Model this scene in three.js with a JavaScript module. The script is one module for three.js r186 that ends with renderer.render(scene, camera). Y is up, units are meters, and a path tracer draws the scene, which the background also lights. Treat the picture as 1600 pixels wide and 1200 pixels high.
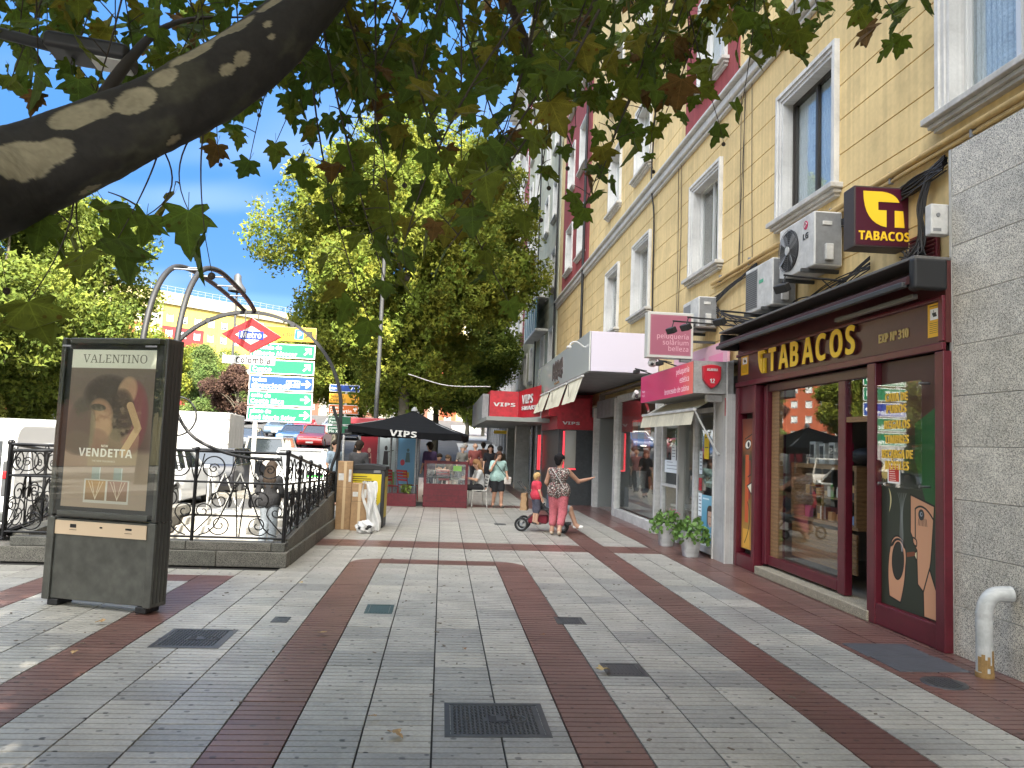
import * as THREE from 'three';
import { RoundedBoxGeometry } from 'three/addons/geometries/RoundedBoxGeometry.js';
import { mergeGeometries } from 'three/addons/utils/BufferGeometryUtils.js';
import { FontLoader } from 'three/addons/loaders/FontLoader.js';
import { TextGeometry } from 'three/addons/geometries/TextGeometry.js';

const scene = new THREE.Scene();

// ---------- camera, sky, sun, exposure ----------
const camera = new THREE.PerspectiveCamera(53.13, 4 / 3, 0.1, 3000);
camera.position.set(0, 1.75, 0);
camera.up.set(-0.04498, 0.99623, 0.07422);
camera.lookAt(0 + 0.08659 * 10, 1.75 + 0.07782 * 10, -0.9932 * 10);

const SUN = new THREE.Vector3(0.205, 0.735, 0.646).normalize();
const EXPOSURE = 9.9, SUN_POWER = 2.2;
{
  const w = 1024, h = 512, d = new Float32Array(w * h * 4);
  const hash = (x, y) => { const s = Math.sin(x * 127.1 + y * 311.7) * 43758.5453; return s - Math.floor(s); };
  const vn = (x, y) => { const i = Math.floor(x), j = Math.floor(y), f = x - i, g = y - j, u = f * f * (3 - 2 * f), v = g * g * (3 - 2 * g);
    return (hash(i, j) * (1 - u) + hash(i + 1, j) * u) * (1 - v) + (hash(i, j + 1) * (1 - u) + hash(i + 1, j + 1) * u) * v; };
  for (let j = 0; j < h; j++) for (let i = 0; i < w; i++) {
    const phi = ((i + 0.5) / w - 0.5) * 2 * Math.PI, th = ((j + 0.5) / h - 0.5) * Math.PI;
    const y = Math.sin(th), c = Math.cos(th), x = c * Math.cos(phi), z = c * Math.sin(phi);
    const mu = x * SUN.x + y * SUN.y + z * SUN.z;
    const e = Math.max(y, 0);
    const hor = Math.exp(-e * 8.0), glow = Math.exp(-(1 - mu) * 3.8), back = 0.5 + 0.5 * mu;
    let r = 0.004 + 0.075 * hor, g = 0.036 + 0.10 * hor, b = 0.105 + 0.10 * hor;
    const k = 0.85 + 1.1 * back * back;
    r = r * k + 1.50 * glow; g = g * k + 1.38 * glow; b = b * k + 1.10 * glow;
    if (y > 0.02) {                                        // thin streaks of high cloud
      const px = x / (y + 0.12), pz = z / (y + 0.12);
      const n = vn(px * 1.1 + pz * 0.5 + 7, pz * 4.2 - px * 0.9) * 0.6 + vn(px * 2.3 + pz, pz * 9 - px * 2) * 0.4;
      const m = Math.max(0, n - 0.55) * 0.55 * Math.min(1, y * 6);
      r += m * 0.14; g += m * 0.13; b += m * 0.10;
    }
    if (y < 0) { const q = Math.min(1, -y * 8); r = r * (1 - q) + 0.10 * q; g = g * (1 - q) + 0.095 * q; b = b * (1 - q) + 0.085 * q; }
    const o = (j * w + i) * 4; d[o] = r; d[o + 1] = g; d[o + 2] = b; d[o + 3] = 1;
  }
  const t = new THREE.DataTexture(d, w, h, THREE.RGBAFormat, THREE.FloatType);
  t.mapping = THREE.EquirectangularReflectionMapping; t.magFilter = THREE.LinearFilter; t.minFilter = THREE.LinearFilter; t.needsUpdate = true;
  scene.background = t; scene.environment = t;
}
const sun = new THREE.DirectionalLight(new THREE.Color(1, 0.93, 0.82), SUN_POWER);
sun.position.copy(SUN).multiplyScalar(150); sun.target.position.set(0, 0, -20);
sun.castShadow = true; sun.shadow.mapSize.set(4096, 4096);
Object.assign(sun.shadow.camera, { left: -70, right: 70, top: 70, bottom: -70, near: 1, far: 400 });
scene.add(sun, sun.target);

// ---------- helpers ----------
const R = Math.PI / 180, V = (x, y, z) => new THREE.Vector3(x, y, z);
function rng(s) { return () => { s |= 0; s = s + 0x6D2B79F5 | 0; let t = Math.imul(s ^ s >>> 15, 1 | s); t = t + Math.imul(t ^ t >>> 7, 61 | t) ^ t; return ((t ^ t >>> 14) >>> 0) / 4294967296; }; }
const font = await new FontLoader().loadAsync('fonts/droid/droid_sans_bold.typeface.json');

class MB {                                                 // collects geometries and merges them into one named mesh
  constructor() { this.g = []; }
  add(g, x = 0, y = 0, z = 0, ry = 0, rx = 0, rz = 0) {
    if (g.index) g = g.toNonIndexed();
    for (const k of Object.keys(g.attributes)) if (!['position', 'normal', 'uv'].includes(k)) g.deleteAttribute(k);
    if (!g.attributes.normal) g.computeVertexNormals();
    if (!g.attributes.uv) g.setAttribute('uv', new THREE.BufferAttribute(new Float32Array(g.attributes.position.count * 2), 2));
    g.morphAttributes = {};
    if (rx || ry || rz) g.applyMatrix4(new THREE.Matrix4().makeRotationFromEuler(new THREE.Euler(rx, ry, rz, 'YXZ')));
    g.translate(x, y, z); this.g.push(g); return this;
  }
  box(w, h, d, x, y, z, ry, rx, rz) { return this.add(new THREE.BoxGeometry(w, h, d), x, y, z, ry, rx, rz); }
  bar(x0, x1, y0, y1, z0, z1) { return this.box(Math.abs(x1 - x0), Math.abs(y1 - y0), Math.abs(z1 - z0), (x0 + x1) / 2, (y0 + y1) / 2, (z0 + z1) / 2); }
  rbox(w, h, d, x, y, z, r = 0.01, ry, rx, rz, s = 2) { return this.add(new RoundedBoxGeometry(w, h, d, s, Math.min(r, w * 0.49, h * 0.49, d * 0.49)), x, y, z, ry, rx, rz); }
  cyl(r0, r1, h, x, y, z, n = 16, rx = 0, rz = 0, ry = 0) { return this.add(new THREE.CylinderGeometry(r0, r1, h, n), x, y, z, ry, rx, rz); }
  rod(a, b, r, n = 8, r2 = r) {
    const d = b.clone().sub(a), g = new THREE.CylinderGeometry(r2, r, d.length(), n);
    g.applyQuaternion(new THREE.Quaternion().setFromUnitVectors(V(0, 1, 0), d.clone().normalize()));
    const m = a.clone().add(b).multiplyScalar(0.5); return this.add(g, m.x, m.y, m.z);
  }
  tube(pts, r, n = 24, s = 8, closed = false) { return this.add(new THREE.TubeGeometry(new THREE.CatmullRomCurve3(pts, closed, 'centripetal'), n, r, s, closed)); }
  sph(r, x, y, z, sx = 1, sy = 1, sz = 1, n = 14) { const g = new THREE.SphereGeometry(r, n, Math.max(6, n * 0.7 | 0)); g.scale(sx, sy, sz); return this.add(g, x, y, z); }
  lathe(p, x, y, z, n = 20, rx = 0, rz = 0) { return this.add(new THREE.LatheGeometry(p.map(([a, b]) => new THREE.Vector2(a, b)), n), x, y, z, 0, rx, rz); }
  ext(shape, depth, x, y, z, ry = 0, rx = 0, rz = 0, bevel = 0, cs = 8) {
    return this.add(new THREE.ExtrudeGeometry(shape, { depth, bevelEnabled: bevel > 0, bevelSize: bevel, bevelThickness: bevel, bevelSegments: 2, curveSegments: cs }), x, y, z, ry, rx, rz);
  }
  quad(a, b, c, d) {                                       // corners in order, uv 0..1
    const g = new THREE.BufferGeometry();
    g.setAttribute('position', new THREE.Float32BufferAttribute([...a, ...b, ...c, ...a, ...c, ...d], 3));
    g.setAttribute('uv', new THREE.Float32BufferAttribute([0, 0, 1, 0, 1, 1, 0, 0, 1, 1, 0, 1], 2));
    g.computeVertexNormals(); return this.add(g);
  }
  geo(m) {
    const g = this.g.length > 1 ? mergeGeometries(this.g, false) : this.g[0];
    if (m && m.userData.tile) boxUV(g, m.userData.tile);
    return g;
  }
  mesh(name, m, parent) { return put(name, this.geo(m), m, parent); }
}
function boxUV(g, s) {
  const p = g.attributes.position, n = g.attributes.normal, u = g.attributes.uv;
  for (let i = 0; i < p.count; i++) {
    const ax = Math.abs(n.getX(i)), ay = Math.abs(n.getY(i)), az = Math.abs(n.getZ(i));
    if (ax >= ay && ax >= az) u.setXY(i, p.getZ(i) / s, p.getY(i) / s);
    else if (ay >= az) u.setXY(i, p.getX(i) / s, p.getZ(i) / s);
    else u.setXY(i, p.getX(i) / s, p.getY(i) / s);
  }
}
const mb = () => new MB();
const used = {};
function numbered(n) { const k = used[n] = (used[n] ?? -1) + 1; return k ? `${n}_${String(k).padStart(3, '0')}` : n; }
function put(name, g, m, parent) {
  const o = new THREE.Mesh(g, m); o.name = parent ? name : numbered(name); o.castShadow = o.receiveShadow = true; (parent || scene).add(o); return o;
}
function tag(o, label, category, group) { o.userData = { label, category }; if (group) o.userData.group = group; return o; }
function thing(name, label, category, [x, y, z] = [0, 0, 0], turn = 0, group) {
  const o = new THREE.Group(); o.name = numbered(name); scene.add(o); o.position.set(x, y, z); o.rotation.y = turn; return tag(o, label, category, group);
}
function sub(name, parent, x = 0, y = 0, z = 0) { const o = new THREE.Group(); o.name = name; o.position.set(x, y, z); parent.add(o); return o; }
function struct(o) { o.userData = { kind: 'structure' }; return o; }
function stuff(o) { o.userData.kind = 'stuff'; return o; }
function dup(src, name, label, [x, y, z], turn = 0, s = 1) {
  const o = src.clone(); o.name = numbered(name); o.position.set(x, y, z); o.rotation.y = turn; o.scale.setScalar(s); scene.add(o);
  o.userData = { ...src.userData, label }; return o;
}

// ---------- textures ----------
const H2 = (x, y, s) => { let n = Math.imul(x, 374761393) + Math.imul(y, 668265263) + Math.imul(s, 2246822519) | 0; n = Math.imul(n ^ n >>> 13, 1274126177); return ((n ^ n >>> 16) >>> 0) / 4294967296; };
function vnoise(u, v, p, s) {                              // tiling value noise, p cells across
  const x = u * p, y = v * p, i = Math.floor(x), j = Math.floor(y), f = x - i, g = y - j, a = f * f * (3 - 2 * f), b = g * g * (3 - 2 * g);
  const m = (k) => ((k % p) + p) % p, A = m(i), B = m(i + 1), C = m(j), D = m(j + 1);
  return (H2(A, C, s) * (1 - a) + H2(B, C, s) * a) * (1 - b) + (H2(A, D, s) * (1 - a) + H2(B, D, s) * a) * b;
}
const fbm = (u, v, p, s, o = 4) => { let t = 0, w = 0, a = 1; for (let k = 0; k < o; k++) { t += a * vnoise(u, v, p << k, s + k); w += a; a *= 0.55; } return t / w; };
function dtex(n, fn, srgb = true) {
  const d = new Uint8Array(n * n * 4);
  for (let j = 0; j < n; j++) for (let i = 0; i < n; i++) {
    const c = fn(i / n, j / n, i, j), o = (j * n + i) * 4, a = Array.isArray(c);
    for (let k = 0; k < 3; k++) d[o + k] = Math.max(0, Math.min(255, (a ? c[k] : c) * 255));
    d[o + 3] = 255;
  }
  const t = new THREE.DataTexture(d, n, n, THREE.RGBAFormat);
  t.wrapS = t.wrapT = THREE.RepeatWrapping; t.magFilter = THREE.LinearFilter; t.minFilter = THREE.LinearMipmapLinearFilter; t.generateMipmaps = true;
  if (srgb) t.colorSpace = THREE.SRGBColorSpace; t.needsUpdate = true; return t;
}
function canv(w, h, fn) {
  const c = document.createElement('canvas'); c.width = w; c.height = h; const x = c.getContext('2d'); fn(x, w, h);
  const t = new THREE.CanvasTexture(c); t.colorSpace = THREE.SRGBColorSpace; t.magFilter = THREE.LinearFilter; return t;
}
const sm = (a, b, x) => { const t = Math.max(0, Math.min(1, (x - a) / (b - a))); return t * t * (3 - 2 * t); };
const TX = {
  grime: dtex(512, (u, v) => { const a = fbm(u, v, 4, 11, 6), b = fbm(u, v, 24, 5, 3); return 0.70 + 0.24 * a + 0.12 * b; }),
  fine: dtex(256, (u, v) => 0.78 + 0.3 * (fbm(u, v, 16, 3, 4) - 0.35)),
  stucco: dtex(512, (u, v) => { const a = fbm(u, v, 3, 21, 5), s = fbm(u, v * 0.999, 10, 8, 3) * 0.5 + vnoise(u, v, 90, 4) * 0.5; const st = vnoise(u, 0.3, 60, 33) * fbm(u, v, 2, 9, 2); const d = sm(0.52, 0.72, fbm(u, v, 5, 61, 5)); return 0.83 + 0.15 * a + 0.07 * s - 0.13 * st - 0.05 * d; }),
  granite: dtex(1024, (u, v) => { const a = vnoise(u, v, 170, 2) * 0.55 + vnoise(u, v, 330, 6) * 0.45, b = fbm(u, v, 5, 17, 3); let t = a < 0.34 ? 0.40 : a < 0.43 ? 0.60 : a > 0.66 ? 0.97 : 0.84; t += (b - 0.5) * 0.16; return [t, t * 0.985, t * 0.95]; }),
  asphalt: dtex(512, (u, v) => 0.62 + 0.5 * (vnoise(u, v, 200, 3) - 0.4) * 0.6 + 0.25 * (fbm(u, v, 4, 8, 4) - 0.5)),
  wood: dtex(512, (u, v) => { const n = fbm(u, v, 6, 41, 3), g = Math.sin((v * 90 + n * 3)) * 0.5 + 0.5, f = vnoise(u * 0.1, v, 240, 7); return 0.68 + 0.10 * g + 0.2 * f; }),
  bumpFine: dtex(256, (u, v) => 0.5 + 0.5 * (fbm(u, v, 20, 13, 4) - 0.5), false),
  bark: dtex(512, (u, v) => 0.5 + 0.9 * (fbm(u, v, 8, 51, 5) - 0.5), false),
  tile: dtex(512, (u, v) => {                              // worn cement paving: blotches, pores and old gum spots
    let t = 0.80 + 0.20 * (fbm(u, v, 5, 71, 5) - 0.45) + 0.10 * (vnoise(u, v, 128, 9) - 0.5);
    const q = 13, cx = Math.floor(u * q), cy = Math.floor(v * q), r = H2(cx, cy, 77);
    if (r > 0.62) { const dx = u * q - cx - 0.2 - 0.6 * H2(cx, cy, 78), dy = v * q - cy - 0.2 - 0.6 * H2(cx, cy, 79), d = Math.hypot(dx, dy * 1.2), rad = 0.07 + 0.11 * H2(cx, cy, 80); t -= (0.16 + 0.32 * H2(cx, cy, 81)) * (1 - sm(rad * 0.7, rad, d)); }
    return t;
  }),
};
function mat(c, rough = 0.7, o = {}) {                     // c: linear rgb
  const { tile, map, bump, bs, phys, ...rest } = o;
  const m = new (phys ? THREE.MeshPhysicalMaterial : THREE.MeshStandardMaterial)({ color: new THREE.Color(...c), roughness: rough, ...rest });
  if (map) m.map = map; if (bump) { m.bumpMap = bump; m.bumpScale = bs ?? 0.002; }
  if (tile) m.userData.tile = tile;
  return m;
}
const glass = (c = [0.96, 0.98, 0.97], r = 0.0) => new THREE.MeshPhysicalMaterial({ color: new THREE.Color(...c), roughness: r, transmission: 1, thickness: 0, ior: 1.5 });
const M = {
  iron: mat([0.018, 0.018, 0.02], 0.42, { metalness: 0.3, map: TX.fine, tile: 0.5 }),
  black: mat([0.012, 0.012, 0.013], 0.6), blackGloss: mat([0.012, 0.012, 0.014], 0.15),
  rubber: mat([0.02, 0.02, 0.02], 0.85), cable: mat([0.02, 0.018, 0.017], 0.7),
  white: mat([0.72, 0.72, 0.70], 0.5, { map: TX.fine, tile: 1.2 }),
  whiteDirty: mat([0.66, 0.65, 0.62], 0.6, { map: TX.grime, tile: 0.9 }),
  cream: mat([0.70, 0.64, 0.48], 0.85, { map: TX.stucco, tile: 1.5, side: THREE.DoubleSide }),
  steel: mat([0.42, 0.43, 0.44], 0.38, { metalness: 0.8, map: TX.fine, tile: 0.6 }),
  grey: mat([0.25, 0.255, 0.26], 0.6, { map: TX.grime, tile: 1 }),
  darkGrey: mat([0.055, 0.058, 0.06], 0.55, { map: TX.grime, tile: 1.3 }),
  red: mat([0.52, 0.012, 0.025], 0.4, { map: TX.fine, tile: 1.5 }),
  wine: mat([0.135, 0.013, 0.024], 0.30, { map: TX.grime, tile: 1.2 }),
  wineDark: mat([0.105, 0.026, 0.024], 0.32, { map: TX.grime, tile: 1.4 }),
  yellow: mat([0.95, 0.60, 0.025], 0.45),
  wood: mat([0.36, 0.20, 0.085], 0.5, { map: TX.wood, tile: 0.8 }),
  card: mat([0.40, 0.25, 0.13], 0.85, { map: TX.grime, tile: 0.7 }),
  glass: glass(), glassDark: mat([0.02, 0.025, 0.03], 0.04, { phys: true, clearcoat: 1, clearcoatRoughness: 0.02 }),
  leafA: mat([0.1, 0.13, 0.022], 0.75, { side: THREE.DoubleSide }), terracotta: mat([0.4, 0.14, 0.07], 0.8),
};
// ---------- ground, road, paving ----------
const roadY = (z) => -0.13 + 2.2 * (() => { const t = Math.max(0, Math.min(1, (-z - 34) / 44)); return t * t * (3 - 2 * t); })() + 0.055 * Math.min(70, Math.max(0, -z - 82));
const HOLE = [-5.5, -2.12, -17.4, -10.75];                 // stairwell: x0, x1, z0, z1
function sheet(xs, zs, yf) {
  const P = [], U = [];
  for (let i = 0; i + 1 < xs.length; i++) for (let j = 0; j + 1 < zs.length; j++) {
    const a = xs[i], b = xs[i + 1], c = zs[j], d = zs[j + 1];
    if (a >= HOLE[0] - 0.01 && b <= HOLE[1] + 0.01 && c >= HOLE[2] - 0.01 && d <= HOLE[3] + 0.01) continue;
    const q = [[a, yf(c, a), c], [a, yf(d, a), d], [b, yf(d, b), d], [b, yf(c, b), c]];
    for (const k of [0, 1, 2, 0, 2, 3]) { P.push(...q[k]); U.push(q[k][0] / 3, q[k][2] / 3); }
  }
  const g = new THREE.BufferGeometry();
  g.setAttribute('position', new THREE.Float32BufferAttribute(P, 3)); g.setAttribute('uv', new THREE.Float32BufferAttribute(U, 2)); g.computeVertexNormals(); return g;
}
const zsFine = []; for (let z = -300; z < -40; z += 10) zsFine.push(z); for (let z = -40; z < -18; z += 2) zsFine.push(z);
zsFine.push(-17.4, -10.75, 0, 40);
struct(put('ground', sheet([-1500, -60, -5.5, -2.12, 60, 1500], [-1500, -300, -17.4, -10.75, 300], () => -0.6), mat([0.12, 0.11, 0.09], 0.95)));
struct(put('road', sheet([-62, -30, -16.5, -5.5, -2.12, 6, 40], zsFine, (z) => roadY(z)), mat([0.105, 0.103, 0.10], 0.82, { map: TX.asphalt, bump: TX.bumpFine, bs: 0.004 })));
{ // lane markings
  const b = mb();
  for (let z = 10; z > -36; z -= 6) b.bar(-10.05, -9.93, -0.126, -0.122, z, z - 2.4);
  for (let x = -16; x < -7; x += 1) b.bar(x, x + 0.5, -0.126, -0.121, -31, -34);
  struct(b.mesh('road_markings', mat([0.62, 0.62, 0.60], 0.7, { map: TX.grime, tile: 1 })));
}
{ // kerbs
  const b = mb(), k = (x0, x1, z0, z1) => { const n = Math.max(1, Math.round(Math.max(Math.abs(x1 - x0), Math.abs(z1 - z0)))); for (let i = 0; i < n; i++) {
    const t = i / n, u = (i + 1) / n, lx = Math.abs(x1 - x0) > 0.5, lz = !lx;
    b.bar(lx ? x0 + (x1 - x0) * t + 0.004 : x0, lx ? x0 + (x1 - x0) * u - 0.004 : x1, -0.35, 0.0, lz ? z0 + (z1 - z0) * t + 0.004 : z0, lz ? z0 + (z1 - z0) * u - 0.004 : z1); } };
  k(-6.1, -5.95, 14, -18.5); k(-5.95, -3.1, -18.5, -18.65); k(-3.25, -3.1, -18.65, -38);
  struct(b.mesh('kerb', mat([0.34, 0.335, 0.32], 0.75, { map: TX.granite, tile: 0.6 })));
  const c = mb().bar(-30, -16.5, -0.4, 0.0, 40, -33); struct(c.mesh('far_pavement', mat([0.33, 0.31, 0.28], 0.8, { map: TX.grime, tile: 2 })));
}
const PITCH = 0.4155, X0 = 0.015, GX = (k) => X0 + PITCH * k;
{
  const rnd = rng(5), pave = struct(new THREE.Group()); pave.name = 'pavement'; scene.add(pave);
  const bed = mat([0.03, 0.028, 0.026], 0.9, { map: TX.grime, tile: 0.8 });
  const bedB = mb();
  for (const [x0, x1, z0, z1] of [[-5.95, 4.9, 14, -10.75], [-5.95, -5.5, -10.75, -17.4], [-2.12, 4.9, -10.75, -17.4], [-5.95, 4.9, -17.4, -18.5], [-3.1, 4.9, -18.5, -38]]) bedB.bar(x0, x1, -0.34, -0.017, z0, z1);
  bedB.mesh('paving_bed', bed, pave);
  const tileGeo = (bars, ou, ov) => {
    const P = [], N = [], U = [], s = PITCH - 0.012, h = 0.02, n = bars, step = PITCH / n, gr = n > 1 ? 0.0115 : 0.007;
    const face = (q, nx, ny, nz) => { for (const k of [0, 1, 2, 0, 2, 3]) { P.push(...q[k]); N.push(nx, ny, nz); U.push(ou + (q[k][0] + q[k][1]) / 1.7, ov + (q[k][2] + q[k][1]) / 1.7); } };
    for (let i = 0; i < n; i++) {
      const z0 = -PITCH / 2 + step * i + gr / 2, z1 = -PITCH / 2 + step * (i + 1) - gr / 2, x0 = -s / 2, x1 = s / 2;
      face([[x0, 0, z1], [x1, 0, z1], [x1, 0, z0], [x0, 0, z0]], 0, 1, 0);
      face([[x0, -h, z1], [x1, -h, z1], [x1, 0, z1], [x0, 0, z1]], 0, 0, 1);
      face([[x1, -h, z0], [x0, -h, z0], [x0, 0, z0], [x1, 0, z0]], 0, 0, -1);
      face([[x1, -h, z1], [x1, -h, z0], [x1, 0, z0], [x1, 0, z1]], 1, 0, 0);
      face([[x0, -h, z0], [x0, -h, z1], [x0, 0, z1], [x0, 0, z0]], -1, 0, 0);
    }
    const g = new THREE.BufferGeometry();
    g.setAttribute('position', new THREE.Float32BufferAttribute(P, 3)); g.setAttribute('normal', new THREE.Float32BufferAttribute(N, 3)); g.setAttribute('uv', new THREE.Float32BufferAttribute(U, 2)); return g;
  };
  const geos = []; for (let i = 0; i < 12; i++) geos.push(tileGeo(5, i * 0.2437, i * 0.3713));
  const flat = tileGeo(1, 0.1, 0.2);
  const o = { map: TX.tile, bump: TX.bumpFine, bs: 0.0012 };
  const whites = [[0.54, 0.515, 0.455], [0.49, 0.475, 0.43], [0.58, 0.55, 0.48], [0.455, 0.445, 0.405], [0.52, 0.50, 0.45], [0.40, 0.39, 0.36], [0.56, 0.535, 0.475]].map((c) => mat(c, 0.40, o));
  const browns = [[0.225, 0.115, 0.095], [0.205, 0.105, 0.088], [0.24, 0.128, 0.105]].map((c) => mat(c, 0.36, o));
  const base = { w: mat([0.53, 0.505, 0.445], 0.4, o), b: mat([0.225, 0.115, 0.095], 0.34, o), fw: mat([0.48, 0.46, 0.41], 0.30, { map: TX.tile }), fb: mat([0.20, 0.10, 0.085], 0.28, { map: TX.tile }) };
  const ZB = -12.80;                                       // first cross band of two brown rows
  const rowZ = (r) => ZB - PITCH * (r + 0.5);              // r = 0 and 1 are the band
  const colour = (k, r) => {
    if ((r === 0 || r === 1) && k >= -5) return 'b';
    if (k >= 9) return 'b'; if (k === 6) return 'b';
    if (r > 19 && r < 22) return 'b';
    if (r >= 0) return 'w';
    if (r === -4 && k >= -3 && k <= 2) return 'b';
    if ((k === 2 || k === -3) && r < -3) return 'b';
    if (k === -7 && r < -8) return 'b'; if (k === -11 && r < -8) return 'b';
    if (r === -8 && k >= -11 && k <= -7) return 'b';
    return 'w';
  };
  const cand = [], P = new THREE.Vector3(); camera.updateMatrixWorld(); camera.updateProjectionMatrix();
  for (let r = -48; r < 58; r++) for (let k = -15; k < 12; k++) {
    const x = GX(k + 0.5), z = rowZ(r); if (x > 4.86 || (z < -18.5 && x < -3.0) || x < -5.95) continue;
    if (z < -10.5 && z > -17.5 && x < -1.95 && x > -5.75) continue;
    P.set(x, 0, z).project(camera); const vis = z < -3.6 && Math.abs(P.x) < 1.02 && Math.abs(P.y) < 1.03;
    cand.push({ x, z, c: colour(k, r), vis, d: Math.hypot(x, 1.75, z), curl: (r === -4 && (k === -3 || k === 2)) ? k : null });
  }
  cand.sort((a, b) => (b.vis - a.vis) || a.d - b.d);
  const rest = { w: [], b: [], fw: [], fb: [] };
  cand.forEach((t, i) => {
    if (t.curl !== null) {                                 // the loop's rounded corner: a brown quarter round let into white
      const s = (PITCH - 0.009), sh = new THREE.Shape(), left = t.curl < 0, q = new THREE.Shape();
      sh.moveTo(0, 0); sh.lineTo(s, 0); sh.absarc(0, 0, s, 0, Math.PI / 2); sh.lineTo(0, 0);
      q.moveTo(s, 0); q.lineTo(s, s); q.lineTo(0, s); q.absarc(0, 0, s, Math.PI / 2, 0, true);
      for (const [shape, m, n] of [[sh, browns[0]], [q, whites[0]]]) {
        const g = new THREE.ExtrudeGeometry(shape, { depth: 0.018, bevelEnabled: false, curveSegments: 10 });
        g.rotateX(-Math.PI / 2); if (left) { g.scale(-1, 1, 1); const ix = g.attributes.position.array; for (let a = 0; a < ix.length; a += 9) for (let c = 0; c < 3; c++) { const e = ix[a + 3 + c]; ix[a + 3 + c] = ix[a + 6 + c]; ix[a + 6 + c] = e; } g.computeVertexNormals(); }
        const mm = put('tile', g, m, pave); mm.position.set(t.x + (left ? s / 2 : -s / 2), -0.018, t.z + s / 2);
      }
      return;
    }
    const v = geos[(rnd() * 12) | 0];
    if (i < 296 && t.vis) {
      const m = put('tile', v, t.c === 'w' ? whites[(rnd() * 7) | 0] : browns[(rnd() * 3) | 0], pave);
      m.position.set(t.x, (rnd() - 0.5) * 0.003, t.z); m.rotation.set((rnd() - 0.5) * 0.006, 0, (rnd() - 0.5) * 0.006);
    } else rest[(t.z > -17 ? '' : 'f') + t.c].push(t);
  });
  const q = new THREE.Matrix4(), cc = new THREE.Color();
  for (const [key, list] of Object.entries(rest)) {
    const im = new THREE.InstancedMesh(key.length > 1 ? flat : geos[3], base[key], list.length); im.name = 'paving'; stuff(im); im.receiveShadow = true;
    list.forEach((t, i) => { q.makeTranslation(t.x, (rnd() - 0.5) * 0.003, t.z); im.setMatrixAt(i, q); const f = 0.88 + rnd() * 0.2; im.setColorAt(i, cc.setRGB(f, f * (0.98 + rnd() * 0.03), f)); });
    pave.add(im);
  }
  struct(put('pavement', sheet([1.2, 5.2], [-120, -100, -80, -60, -50, -44, -40, -38], (z) => roadY(z) + 0.13), mat([0.4, 0.39, 0.36], 0.6, { map: TX.grime })));
}
{ // specks of litter caught in the joints
  const r = rng(91), b = mb(); for (let i = 0; i < 130; i++) { const x = -4 + 8 * r(), z = -4.2 - 8.5 * Math.pow(r(), 0.8), s = 0.006 + 0.014 * r(); b.box(s * (1 + 2 * r()), 0.004, s, x, 0.004, z, r() * 3); }
  const o = b.mesh('litter', mat([0.16, 0.13, 0.10], 0.9)); o.userData = { label: 'specks of litter and leaf crumbs scattered over the paving', category: 'litter', kind: 'stuff' };
}
// covers let into the paving
function cover(label, x0, x1, z0, z1, m, style, group) {
  const w = x1 - x0, d = z1 - z0, t = thing('manhole_cover', label, 'manhole cover', [(x0 + x1) / 2, 0, (z0 + z1) / 2], 0, group);
  const f = mb(), b = 0.035; f.bar(-w / 2, w / 2, -0.015, 0.004, -d / 2, -d / 2 + b).bar(-w / 2, w / 2, -0.015, 0.004, d / 2 - b, d / 2).bar(-w / 2, -w / 2 + b, -0.015, 0.004, -d / 2 + b, d / 2 - b).bar(w / 2 - b, w / 2, -0.015, 0.004, -d / 2 + b, d / 2 - b);
  f.mesh('frame', m, t);
  const p = mb(); p.bar(-w / 2 + b + 0.004, w / 2 - b - 0.004, -0.015, 0.0015, -d / 2 + b + 0.004, d / 2 - b - 0.004);
  p.mesh('plate', m, t);
  const r = mb();
  if (style === 'tread') for (let x = -w / 2 + b + 0.03; x < w / 2 - b - 0.02; x += 0.028) for (let z = -d / 2 + b + 0.03; z < d / 2 - b - 0.02; z += 0.028) { if (Math.hypot(x, z) < 0.07) continue; r.box(0.018, 0.006, 0.006, x, 0.003, z, ((Math.round((x + z) * 36)) & 1 ? 0.78 : -0.78)); }
  else for (let x = -w / 2 + b + 0.02; x < w / 2 - b - 0.015; x += 0.03) r.bar(x, x + 0.012, 0.001, 0.004, -d / 2 + b + 0.015, d / 2 - b - 0.015);
  r.mesh('relief', m, t);
  if (style === 'tread') { mb().box(0.05, 0.006, 0.1, -0.02, 0.003, 0).box(0.12, 0.005, 0.03, 0.02, 0.003, 0.05).mesh('lifting_slot', M.black, t); const e = mb(); e.add(new THREE.TorusGeometry(0.055, 0.006, 6, 20), 0.14, 0.002, 0, 0, Math.PI / 2); e.mesh('emblem', m, t); }
  return t;
}
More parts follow.
